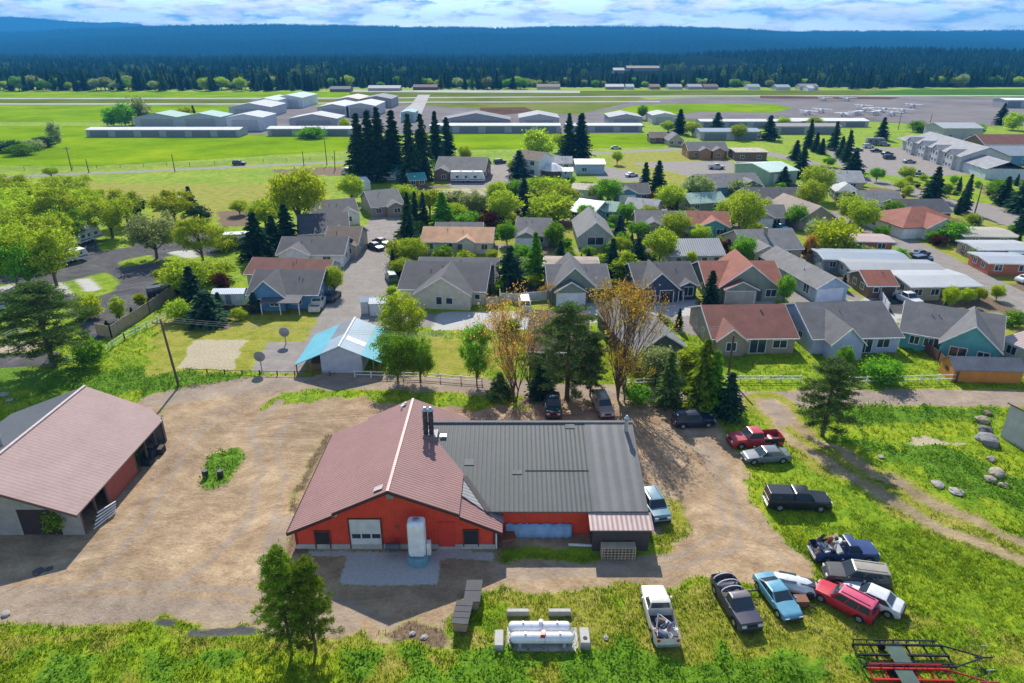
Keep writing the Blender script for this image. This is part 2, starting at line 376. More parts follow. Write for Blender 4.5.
gm, gnt, gb = newmat('ground_cover')
def build_ground_mat():
    L = gnt.links.new
    pos = N(gnt, 'ShaderNodeNewGeometry').outputs['Position']
    A = N(gnt, 'ShaderNodeVertexColor', layer_name='wa'); B = N(gnt, 'ShaderNodeVertexColor', layer_name='wb')
    sa = N(gnt, 'ShaderNodeSeparateColor'); sb = N(gnt, 'ShaderNodeSeparateColor')
    L(A.outputs['Color'], sa.inputs[0]); L(B.outputs['Color'], sb.inputs[0])
    nb = tnoise(gnt, .07, 5, pos, .65); nm = tnoise(gnt, .5, 6, pos, .7); nf = tnoise(gnt, 3.2, 5, pos, .7); nff = tnoise(gnt, 11, 3, pos, .6)
    # stretched noise for tyre-worn dirt
    mp_ = N(gnt, 'ShaderNodeMapping'); L(pos, mp_.inputs[0]); mp_.inputs['Scale'].default_value = (.28, .5, 1); mp_.inputs['Rotation'].default_value = (0, 0, .3)
    wn = N(gnt, 'ShaderNodeTexNoise'); L(pos, wn.inputs['Vector']); wn.inputs['Scale'].default_value = .055; wn.inputs['Detail'].default_value = 2
    wv = N(gnt, 'ShaderNodeVectorMath', operation='MULTIPLY_ADD'); L(wn.outputs['Color'], wv.inputs[0]); wv.inputs[1].default_value = (20, 20, 0); L(pos, wv.inputs[2]); L(wv.outputs[0], mp_.inputs[0])
    ns = tnoise(gnt, .8, 9, mp_.outputs[0], .72)
    g1 = ramp(gnt, nm, [(0.3, (.10,.19,.006)), (0.5, (.21,.31,.008)), (0.68, (.33,.38,.014))])
    g2 = ramp(gnt, nb, [(0.35, (.8,.9,.8)), (0.5, (1,1,1)), (0.65, (1.25,1.12,1.0))])
    gr = mixc(gnt, 1.0, g1, g2, 'MULTIPLY')
    gr = mixc(gnt, 1.0, gr, ramp(gnt, nf, [(0.3, (.62,)*3), (0.7, (1.3,)*3)]), 'MULTIPLY')
    dry = ramp(gnt, nm, [(0.3, (.16,.20,.012)), (0.5, (.28,.28,.025)), (0.7, (.38,.31,.08))])
    dry = mixc(gnt, 1.0, dry, ramp(gnt, nf, [(0.3, (.65,)*3), (0.7, (1.25,)*3)]), 'MULTIPLY')
    lush = ramp(gnt, nf, [(0.3, (.035,.10,.005)), (0.5, (.10,.21,.008)), (0.7, (.19,.31,.012))])
    dirt = ramp(gnt, ns, [(0.3, (.27,.18,.11)), (0.42, (.36,.25,.15)), (0.56, (.45,.325,.20)), (0.72, (.55,.425,.275))])
    dirt = mixc(gnt, 1.0, dirt, ramp(gnt, nm, [(0.3, (.72,.70,.68)), (0.6, (1.08,)*3)]), 'MULTIPLY')
    dirt = mixc(gnt, 1.0, dirt, ramp(gnt, nb, [(0.35, (.72,.72,.74)), (0.6, (1.1,1.08,1.04))]), 'MULTIPLY')
    dirt = mixc(gnt, 1.0, dirt, ramp(gnt, nf, [(0.3, (.8,)*3), (0.7, (1.12,)*3)]), 'MULTIPLY')
    road = ramp(gnt, nm, [(0.3, (.23,.20,.18)), (0.7, (.32,.285,.25))])
    asp = ramp(gnt, ns, [(0.3, (.045,.045,.05)), (0.55, (.10,.095,.095)), (0.75, (.18,.165,.15))])
    con = ramp(gnt, nf, [(0.3, (.42,.40,.37)), (0.7, (.54,.52,.49))])
    bare = ramp(gnt, nf, [(0.3, (.10,.06,.04)), (0.6, (.22,.15,.09)), (0.75, (.33,.25,.15))])
    sand = ramp(gnt, nf, [(0.3, (.33,.27,.17)), (0.7, (.52,.44,.30))])
    col = gr
    sh = N(gnt, 'ShaderNodeMath', operation='MULTIPLY_ADD'); L(nf, sh.inputs[0]); sh.inputs[1].default_value = .9; sh.inputs[2].default_value = -.45
    def wt(sock, hard=True):
        a = N(gnt, 'ShaderNodeMath', operation='ADD'); L(sock, a.inputs[0]); L(sh.outputs[0], a.inputs[1])
        r = N(gnt, 'ShaderNodeMapRange'); L(a.outputs[0], r.inputs[0]); r.inputs[1].default_value = .3 if hard else .1; r.inputs[2].default_value = .7 if hard else .9
        return r.outputs[0]
    col = mixc(gnt, wt(sb.outputs[0], False), col, dry); col = mixc(gnt, wt(sb.outputs[1], False), col, lush); col = mixc(gnt, wt(sb.outputs[2]), col, bare)
    col = mixc(gnt, wt(B.outputs['Alpha']), col, sand); col = mixc(gnt, wt(sa.outputs[0], False), col, dirt); col = mixc(gnt, wt(sa.outputs[1]), col, road)
    col = mixc(gnt, wt(sa.outputs[2]), col, asp); col = mixc(gnt, wt(A.outputs['Alpha']), col, con)
    L(col, gb.inputs['Base Color']); gb.inputs['Roughness'].default_value = .95; gb.inputs['Specular IOR Level'].default_value = .15
    b1 = N(gnt, 'ShaderNodeBump'); b1.inputs['Strength'].default_value = .5; b1.inputs['Distance'].default_value = .25; L(nf, b1.inputs['Height'])
    b2 = N(gnt, 'ShaderNodeBump'); b2.inputs['Strength'].default_value = .35; b2.inputs['Distance'].default_value = .08; L(nff, b2.inputs['Height']); L(b1.outputs[0], b2.inputs['Normal'])
    b3 = N(gnt, 'ShaderNodeBump'); b3.inputs['Strength'].default_value = .5; b3.inputs['Distance'].default_value = .35; L(ns, b3.inputs['Height']); L(b2.outputs[0], b3.inputs['Normal'])
    L(b3.outputs[0], gb.inputs['Normal'])
build_ground_mat()
def ground_patch(x0, x1, y0, y1, s, bump=True, classes=True):
    xs = np.arange(x0, x1+s*.5, s); ys = np.arange(y0, y1+s*.5, s); xs[-1] = x1; ys[-1] = y1
    X, Y = np.meshgrid(xs, ys); wgt = np.zeros(X.shape+(8,))
    if classes:
        offs = [(0,0),(.7,.2),(-.5,.6),(.1,-.7),(-.7,-.3)]
        for ox, oy in offs: wgt += LUT[classify(X+ox*s, Y+oy*s)]/len(offs)
        c = classify(X+s*.5, Y+s*.5)
    else: c = np.zeros(X.shape, int)
    Z = np.zeros(X.shape)
    if bump and classes:
        hard = np.clip(wgt[...,0]+wgt[...,1]+wgt[...,2]+wgt[...,3], 0, 1)
        e = np.minimum(np.minimum((X-x0), (x1-X)), np.minimum(Y-y0, y1-Y)); e = np.clip(e/3, 0, 1)
        Z = (.05*fnoise(X, Y, .5, 1, 3)*(1-hard)+.22*np.clip(fnoise(X, Y, .35, 3, 4)+.35, 0, 2)*wgt[...,5])*e + .012*fnoise(X, Y, 1.2, 2, 3)*hard*e
    ny, nx = X.shape
    V = np.stack([X, Y, Z], -1).reshape(-1, 3)
    idx = np.arange(ny*nx).reshape(ny, nx)
    Fq = np.stack([idx[:-1,:-1], idx[:-1,1:], idx[1:,1:], idx[1:,:-1]], -1).reshape(-1, 4)
    cf_ = c[:-1,:-1].reshape(-1)
    wa = wgt[...,[0,1,2,3]].reshape(-1, 4); wb = wgt[...,[4,5,6,7]].reshape(-1, 4)
    groups = {'grass_ground': (GRASS, DRY, LUSH), 'dirt_yard': (DIRT, BARE, SAND, RUT), 'road': (ROAD, TRACK, LANE), 'asphalt_paving': (ASPH,), 'concrete_paving': (CONC,)}
    for nm_, cls in groups.items():
        m_ = np.isin(cf_, cls)
        if not m_.any(): continue
        ff = Fq[m_]; u, inv = np.unique(ff, return_inverse=True)
        o = np_obj(nm_, V[u], inv.reshape(-1, 4), gm, smooth=True, attrs={'wa': wa[u], 'wb': wb[u]})
        tag(o, kind='structure')
ground_patch(-100, 100, 14, 98, .34)
ground_patch(-290, 290, 98, 300, 1.0)
ground_patch(-290, -100, 14, 98, 2.0); ground_patch(100, 290, 14, 98, 2.0)
ground_patch(-290, 290, -60, 14, 8, classes=False)
for a in ((-14000,-290,-60,300,90),(290,14000,-60,300,90),(-14000,14000,300,14000,200)): ground_patch(*a, classes=False)

# ------------------------------------------------------------------ far airfield sheets
def sheet(name, pts, m, z=.04):
    q = [P(x, y) for x, y in pts]
    o = MB().add([(a, b, z) for a, b in q], [tuple(range(len(q)))]).build(name, m)
    me = o.data; me.update()
    if me.polygons[0].normal.z < 0: me.flip_normals()
    tag(o, kind='structure'); return o
def gmat(nm_, c, s=.02, c2=None):
    m, nt_, b = newmat(nm_); pos = N(nt_, 'ShaderNodeNewGeometry').outputs['Position']
    f = tnoise(nt_, s, 9, pos, .75); nt_.links.new(ramp(nt_, f, [(0.3, sc(c, .6)), (0.5, c), (0.7, c2 or sc(c, 1.2))]), b.inputs['Base Color'])
    b.inputs['Roughness'].default_value = .95; b.inputs['Specular IOR Level'].default_value = 0; return m
fieldM = gmat('field_grass', (.17,.29,.006), .03, (.30,.36,.012)); dullM = gmat('dull_grass', (.12,.16,.025), .02, (.18,.17,.05))
tarM = gmat('tarmac', (.21,.19,.185), .02); runM = gmat('runway_paving', (.42,.40,.37), .02); brownM = gmat('brown_soil', (.12,.075,.05), .05)
airM = gmat('airfield_grass', (.16,.20,.04), .015, (.24,.20,.08))
sheet('field', [(-900,125),(60,122),(300,120),(345,108),(350,92),(-900,92)], fieldM)
sheet('airfield', [(350,92),(345,110),(400,118),(700,122),(760,118),(700,110),(640,98),(640,92)], airM)
sheet('field_strip', [(-900,100),(360,99.5),(360,103),(-900,103.2)], dullM, .1)
sheet('airfield_strip', [(350,92.5),(660,90.5),(1500,90),(1500,94),(660,95.5),(350,97.5)], dullM, .1)
sheet('runway', [(-900,98.4),(300,98.0),(700,95.6),(1500,95.2),(1500,96.2),(700,96.6),(300,99.2),(-900,99.6)], runM, .16)
sheet('taxiway', [(-900,103.2),(230,103.6),(420,101.8),(660,101.4),(660,102.4),(420,103.0),(230,105),(-900,104.4)], runM, .2)
sheet('taxiway', [(400,113),(412,104),(418,95),(430,95),(425,106),(420,118),(400,118)], runM, .24)
sheet('apron', [(340,92),(340,90.5),(480,90.5),(580,91),(580,93.2),(480,92.8)], runM, .18)
sheet('apron', [(560,119),(640,100),(700,97.5),(850,96),(1000,97.5),(1100,103),(1100,126),(960,126),(860,121),(740,119)], tarM, .12)
sheet('airfield_green', [(640,105),(700,104),(775,104.5),(792,108),(775,113),(700,112),(660,116),(600,113)], fieldM, .17)
sheet('meadow', [(850,96),(905,89.5),(1500,88),(1500,102),(1100,101),(1000,97)], gmat('meadow', (.07,.16,.02), .01), .15)
sheet('soil_strip', [(760,96),(900,97.5),(890,99.5),(760,98.5)], brownM, .22)
sheet('soil_strip', [(480,108),(525,107.5),(535,112),(500,115),(480,114)], brownM, .22)
sheet('field_near', [(-900,160),(-900,125),(90,126),(345,124),(350,150),(100,166)], fieldM, .05)
sheet('field_near', [(440,150),(450,134),(690,134),(664,146),(600,148)], fieldM, .05)
sheet('hangar_apron', [(205,135),(225,118),(300,106),(400,104),(640,119),(640,134),(345,134)], tarM, .08)

# ------------------------------------------------------------------ trees
def leaf_mesh(name, C, S, m, extra=None, up=0.0, el=1.0, thin=1.0):
    """C (n,3) centres, S (n,) sizes -> quads of random orientation"""
    n = len(C); a = RNG.normal(size=(n, 3)); a[:, 2] *= (1-up); a /= np.linalg.norm(a, axis=1)[:, None]
    b = RNG.normal(size=(n, 3)); b -= (b*a).sum(1)[:, None]*a; b /= np.linalg.norm(b, axis=1)[:, None]
    s = S[:, None]*.5; a = a*s*el; b = b*s*thin*RNG.uniform(.5, 1, (n, 1))
    V = np.stack([C-a, C+b*.9, C+a, C-b*.9], 1).reshape(-1, 3)
    F = np.arange(4*n).reshape(n, 4)
    return np_mesh(name, V, F, m)
def limb_mb(mb, p, q, r0, r1, n=5, bend=.06):
    p = Vector(p); q = Vector(q); L_ = (q-p).length
    mid = (p+q)/2+Vector([random.uniform(-1, 1)*bend*L_ for _ in range(3)])
    mb.cyl(p, mid, r0, (r0+r1)/2, n, caps=False); mb.cyl(mid, q, (r0+r1)/2, r1, n, caps=False)
def mk_deciduous(seed, nclump, nleaf, ls, shape=(.36,.36,.36), base=.3, spread=.085, trunk=.03):
    random.seed(seed); cl = []
    tries = 0
    while len(cl) < nclump and tries < 5000:
        tries += 1
        u = np.array([random.uniform(-1, 1) for _ in range(3)]); r = np.linalg.norm(u)
        if r > 1 or r < .35: continue
        k = 1+.22*noise.noise(Vector(u*1.7)+Vector((seed*3.1, 0, 0)))
        c = np.array([u[0]*shape[0]*k, u[1]*shape[1]*k, base+(1-base)/2+u[2]*(1-base)/2*.9*k])
        if all(np.linalg.norm(c-d) > .055 for d in cl): cl.append(c)
    cl = np.array(cl)
    per = RNG.multinomial(nleaf, np.full(len(cl), 1/len(cl)))
    C = np.concatenate([c+RNG.normal(size=(k, 3))*spread*RNG.uniform(.6, 1.15)*np.array([1, 1, .7]) for c, k in zip(cl, per)])
    S = RNG.uniform(.6, 1.3, len(C))*ls
    mb = MB(); top = (0, 0, base+(1-base)*.35); limb_mb(mb, (0, 0, 0), top, trunk, trunk*.6, 7, .03)
    for c in cl[::2]: limb_mb(mb, (0, 0, random.uniform(base*.55, base+(1-base)*.3)), tuple(c), trunk*.4, trunk*.08, 4)
    return C, S, mb
def mk_spruce(seed, whorls=30, per=15, R=.2, base=.05, ls=.052, droop=.25, power=.85, jag=.48):
    r = np.random.default_rng(seed); C = []; D = []; S = []
    mb = MB(); mb.cyl((0,0,0), (0,0,.97), .016, .003, 6)
    for w_ in range(whorls):
        t = base+(1-base)*(w_/(whorls))**.95; rad = R*(1-(t-base)/(1-base))**power+.008
        if w_ < 3: rad *= .8+.07*w_
        k = max(4, int(per*(.5+.5*rad/R)))
        for b in range(k):
            a = r.uniform(0, 2*PI); L_ = rad*(1+r.uniform(-jag, jag)); nn = max(2, int(7*L_/R)+1)
            for j in range(nn):
                f = (j+.6)/nn; rr = L_*f; z = t+.03*f-droop*rr*f+r.normal()*.004
                aa = a+r.normal()*.1*f
                C.append((rr*math.cos(aa), rr*math.sin(aa), z)); D.append((math.cos(aa), math.sin(aa), -droop*1.5*f)); S.append(ls*(1.15-.5*f)*r.uniform(.7, 1.3))
    return np.array(C), np.array(D), np.array(S), mb
def spruce_mesh(name, C, D, S, m):
    n = len(C); D = D/np.linalg.norm(D, axis=1)[:, None]
    side = np.stack([-D[:, 1], D[:, 0], RNG.normal(size=n)*.35], 1); side /= np.linalg.norm(side, axis=1)[:, None]
    a = D*S[:, None]; b = side*S[:, None]*.62
    V = np.stack([C-a*.6, C+b, C+a+np.array([0, 0, -.004]), C-b], 1)
    # second blade tilted downwards, gives depth
    dn = np.stack([D[:, 0]*.4, D[:, 1]*.4, -np.ones(n)], 1)*S[:, None]*.55
    V2 = np.stack([C-a*.4, C+a*.6, C+a*.4+dn, C-a*.4+dn*.7], 1)
    V = np.concatenate([V, V2]).reshape(-1, 3)
    return np_mesh(name, V, np.arange(len(V)).reshape(-1, 4), m)
def mk_pine(seed, nbr, nl, ls, R=.24, base=.16, prof=None):
    random.seed(seed); mb = MB(); limb_mb(mb, (0,0,0), (0,0,.5), .017, .012, 7, .01); mb.cyl((0,0,.48), (.005,0,.97), .012, .003, 6)
    cl = []
    for i in range(nbr):
        t = base+(1-base)*(i/nbr)**.9
        u = (t-base)/(1-base); rad = R*(prof(u) if prof else (min(1, .55+u*1.6)*(1-u)**.55+.08))*random.uniform(.7, 1.15)
        a = i*2.399+random.uniform(-.4, .4); z1 = t+rad*random.uniform(-.05, .3)
        q = (rad*math.cos(a), rad*math.sin(a), min(z1, .99)); limb_mb(mb, (0, 0, t), q, .005, .0015, 4, .08)
        for f in (.35, .6, .82, 1.0):
            if f*rad > .03 or f == 1: cl.append((q[0]*f+random.gauss(0, .014), q[1]*f+random.gauss(0, .014), t+(q[2]-t)*f+random.gauss(0, .01)))
    cl.append((0, 0, .97)); cl = np.array(cl)
    per = RNG.multinomial(nl, np.full(len(cl), 1/len(cl)))
    C = np.concatenate([c+RNG.normal(size=(k, 3))*.018*np.array([1, 1, .6]) for c, k in zip(cl, per)])
    return C, RNG.uniform(.6, 1.3, len(C))*ls, mb
def mk_bare(seed, depth=6, leaves=1500, ls=.02, up=.55, spread=.5, multi=1):
    rr = random.Random(seed); mb = MB(); tips = []
    def br(p, d, L_, r, k):
        q = p+d*L_; mb.cyl(p, q, r, r*.65, 4 if k > 1 else 3, caps=False)
        if k <= 4: tips.append(q); tips.append(p+(q-p)*.5)
        if k == 0: return
        for _ in range(rr.choice((2, 3))):
            e = (d+Vector((rr.uniform(-1, 1), rr.uniform(-1, 1), rr.uniform(-.2, 1)*up))*spread).normalized(); br(q, e, (.16 if k == depth else L_*rr.uniform(.66, .88)), r*(.8 if k == depth else .6), k-1)
    for s in range(multi):
        d = Vector((rr.uniform(-.3, .3), rr.uniform(-.3, .3), 1)).normalized() if multi > 1 else Vector((0, 0, 1))
        br(Vector((0, 0, 0)), d, .08, .006, depth)
    mz = max(v[2] for v in mb.v); mb.v = [(a/mz, b/mz, c/mz) for a, b, c in mb.v]
    T = np.array([tuple(t/mz) for t in tips]); ii = RNG.integers(0, len(T), leaves)
    return T[ii]+RNG.normal(size=(leaves, 3))*.012, RNG.uniform(.6, 1.4, leaves)*ls, mb

G_lime = mat('leaf', (.43,.52,.03), c2=(.24,.33,.015), c3=(.60,.66,.05), tr=.5)
G_yel = mat('leaf', (.44,.50,.012), c2=(.25,.33,.01), c3=(.60,.62,.02), tr=.5)
G_green = mat('leaf', (.20,.40,.02), c2=(.10,.22,.012), c3=(.32,.52,.04), tr=.5)
G_olive = mat('leaf', (.36,.42,.14), c2=(.2,.25,.07), c3=(.52,.56,.22), tr=.5)
G_dark = mat('leaf', (.05,.105,.05), c2=(.02,.05,.026), c3=(.10,.17,.07), tr=.3)
G_pine = mat('leaf', (.13,.21,.045), c2=(.05,.09,.025), c3=(.30,.38,.08), tr=.35)
G_yd = mat('leaf', (.22,.32,.02), c2=(.09,.15,.012), c3=(.42,.50,.04), tr=.4)
G_blue = mat('leaf', (.05,.10,.075), c2=(.02,.045,.035), c3=(.1,.17,.13), tr=.2)
G_orange = mat('leaf', (.62,.34,.08), c2=(.45,.2,.06), c3=(.66,.52,.05), tr=.5)
G_yo = mat('leaf', (.64,.42,.04), c2=(.60,.26,.05), c3=(.66,.60,.06), tr=.5)
G_red = mat('leaf', (.10,.022,.015), c2=(.04,.012,.01), c3=(.19,.05,.03), tr=.3)
G_grey = mat('leaf', (.19,.15,.11), c2=(.09,.075,.05), c3=(.28,.24,.15), tr=.2)

PROTO = {}
def proto(key):
    """(crown meshes by material, trunk mesh) of unit height, built once per variant"""
    if key in PROTO: return PROTO[key]
    kind, v = key
    if kind == 'round': C, S, mb = mk_deciduous(v, 60, 8000, .047, (.40,.40,.4), .26)
    elif kind == 'open': C, S, mb = mk_deciduous(v+20, 52, 8000, .038, (.46,.46,.42), .26, .06, .03)
    elif kind == 'tall': C, S, mb = mk_deciduous(v+40, 50, 6500, .042, (.2,.2,.4), .10, .05, .02)
    elif kind == 'shrub': C, S, mb = mk_deciduous(v+60, 40, 3600, .08, (.5,.5,.5), .05, .12, .02)
    elif kind == 'near': C, S, mb = mk_deciduous(v+70, 75, 10500, .032, (.38,.38,.4), .15, .06, .02)
    elif kind == 'pine': C, S, mb = mk_pine(v+80, 54, 18000, .020, .28)
    elif kind == 'pineslim': C, S, mb = mk_pine(v+90, 74, 24000, .021, .30, .17, lambda u: (1-u)**.6*.85+.12)
    elif kind == 'bare': C, S, mb = mk_bare(v+5, 5, 3400, .015, .7, .62, 4)
    elif kind == 'vase': C, S, mb = mk_bare(v+9, 5, 4600, .015, 1.2, .46, 8)
    elif kind in ('spruce', 'fir', 'wide'):
        q = dict(spruce=dict(R=.21), fir=dict(R=.17, whorls=32, ls=.046), wide=dict(R=.27, whorls=26, base=.03, ls=.06))[kind]
        C, D, S, mb = mk_spruce(v+100, **q)
        PROTO[key] = ('s', (C, D, S), mb); return PROTO[key]
    PROTO[key] = ('d', (C, S), mb); return PROTO[key]
MESHC = {}
def tree_at(name, kind, v, m, X, Y, h, wk, label, cat='tree', group=None, rz=None):
    key = (kind, v, m.name)
    if key not in MESHC:
        t, dat, mb = proto((kind, v))
        me = spruce_mesh('crown', *dat, m) if t == 's' else leaf_mesh('crown', dat[0], dat[1], m, up=.0, el=1.7 if 'pine' in kind else 1.0, thin=.42 if 'pine' in kind else 1.0)
        if ('tm', kind, v) not in MESHC:
            tm = bpy.data.meshes.new('trunk'); tm.from_pydata(mb.v, [], mb.f); tm.materials.append(barkM); tm.shade_smooth(); MESHC[('tm', kind, v)] = tm
        MESHC[key] = (me, MESHC[('tm', kind, v)])
    cm, tm = MESHC[key]
    r = empty(name, (X, Y, -.05), random.uniform(0, 2*PI) if rz is None else rz); r.scale = (h*wk, h*wk, h)
    for nm_, me in (('crown', cm), ('trunk', tm)):
        o = bpy.data.objects.new(nm_, me); COL.objects.link(o); o.parent = r
    return tag(r, label, cat, group)
KW = dict(round=.82, open=.95, tall=.42, shrub=1.05, near=.8, pine=.46, pineslim=.5, bare=.75, vase=.7, spruce=.40, fir=.33, wide=.5)
TN = dict(round='leafy_tree', open='leafy_tree', tall='upright_tree', shrub='shrub', near='leafy_tree', pine='pine_tree', pineslim='pine_tree', bare='budding_tree', vase='budding_tree', spruce='spruce_tree', fir='fir_tree', wide='spruce_tree')
tree_n = [0]
def tree(kind, m, bx, by, ty, wpx, label, v=None, cat=None, group=None):
    X, Y = P(bx, by); h = ZA(ty, Y); tree_n[0] += 1
    dep = math.hypot(Y, CAMH-h/2)
    wm = wpx*dep/683*1.0; wk = wm/(h*KW[kind])
    return tree_at(TN[kind], kind, tree_n[0] % 3 if v is None else v, m, X, Y, h, wk, label, cat or ('shrub' if kind == 'shrub' else 'tree'), group)
# ------------------------------------------------------------------ houses
RC = dict(dk=(.075,.072,.078), grey=(.17,.165,.16), mid=(.115,.112,.115), lgrey=(.30,.30,.30), brown=(.13,.085,.06), red=(.27,.085,.05), dred=(.19,.065,.045),
          tan=(.30,.235,.18), cream=(.42,.36,.27), white=(.42,.42,.41), teal=(.05,.30,.27), green=(.30,.42,.34), metal=(.36,.38,.40), orange=(.50,.27,.14), pink=(.42,.30,.27), turq=(.05,.42,.55), bgrey=(.26,.30,.34))
WC = dict(cream=(.60,.55,.45), white=(.72,.72,.70), blue=(.10,.24,.42), lblue=(.35,.45,.56), navy=(.045,.07,.12), teal=(.10,.34,.34), sage=(.22,.27,.21), lav=(.42,.46,.66),
          taupe=(.33,.27,.21), grey=(.40,.40,.40), dgrey=(.10,.10,.105), brown=(.19,.11,.07), red=(.42,.13,.07), green=(.16,.27,.21), log=(.34,.17,.07), slate=(.2,.26,.32), tan=(.45,.37,.27), orange=(.55,.2,.04))
def gable_roof_x(mb, x0, x1, y0, y1, e, rise, ov, t=.14):
    """ridge along x"""
    yc = (y0+y1)/2; s = rise/(yc-y0); d = ov*s
    mb.slab([(x0-ov, y0-ov, e-d), (x1+ov, y0-ov, e-d), (x1+ov, yc, e+rise), (x0-ov, yc, e+rise)], t)
    mb.slab([(x0-ov, yc, e+rise), (x1+ov, yc, e+rise), (x1+ov, y1+ov, e-d), (x0-ov, y1+ov, e-d)], t)
def gable_roof_y(mb, x0, x1, y0, y1, e, rise, ov, t=.14, ovb=None):
    xc = (x0+x1)/2; s = rise/(xc-x0); d = ov*s; b = y1+(ov if ovb is None else ovb)
    mb.slab([(x0-ov, y0-ov, e-d), (xc, y0-ov, e+rise), (xc, b, e+rise), (x0-ov, b, e-d)], t)
    mb.slab([(xc, y0-ov, e+rise), (x1+ov, y0-ov, e-d), (x1+ov, b, e-d), (xc, b, e+rise)], t)
def window(par, x, y, z, w_, h_, axis='y', sgn=-1, frame=True):
    """window set in a wall whose outward normal is sgn*axis; (x,y,z) = centre on the wall"""
    f = MB(); g = MB()
    def bx_(mb, a0, a1, z0, z1, d0, d1):
        if axis == 'y': mb.box(x+a0, x+a1, min(y+sgn*d0, y+sgn*d1), max(y+sgn*d0, y+sgn*d1), z+z0, z+z1)
        else: mb.box(min(x+sgn*d0, x+sgn*d1), max(x+sgn*d0, x+sgn*d1), y+a0, y+a1, z+z0, z+z1)
    a, b = w_/2, h_/2; q = .11
    bx_(f, -a-q, a+q, b, b+q, -.02, .06); bx_(f, -a-q, a+q, -b-q, -b, -.02, .06)
    bx_(f, -a-q, -a, -b, b, -.02, .06); bx_(f, a, a+q, -b, b, -.02, .06)
    if w_ > 1.0: bx_(f, -.04, .04, -b, b, -.01, .05)
    bx_(g, -a, a, -b, b, -.02, .025)
    o = f.build('window', trimM, par); g.build('pane', glassM, o); return o
def garage(par, x, y, w_, h_, colr, panes=False):
    g = MB(); g.box(x-w_/2, x+w_/2, y-.05, y+.02, .02, h_); o = g.build('garage_door', mat('siding', colr), par)
    f = MB(); f.box(x-w_/2-.14, x-w_/2, y-.08, y+.02, .02, h_+.14); f.box(x+w_/2, x+w_/2+.14, y-.08, y+.02, .02, h_+.14); f.box(x-w_/2, x+w_/2, y-.08, y+.02, h_, h_+.14)
    f.build('door_frame', trimM, par)
def door(par, x, y, colr=(.1,.08,.07), w_=.95, h_=2.05):
    g = MB(); g.box(x-w_/2, x+w_/2, y-.05, y+.02, .1, .1+h_); d = g.build('door', mat('plain', colr), par)
    MB().box(x+w_/2-.16, x+w_/2-.08, y-.1, y-.05, 1.05, 1.13).build('handle', steelM, d)
hn = [0]
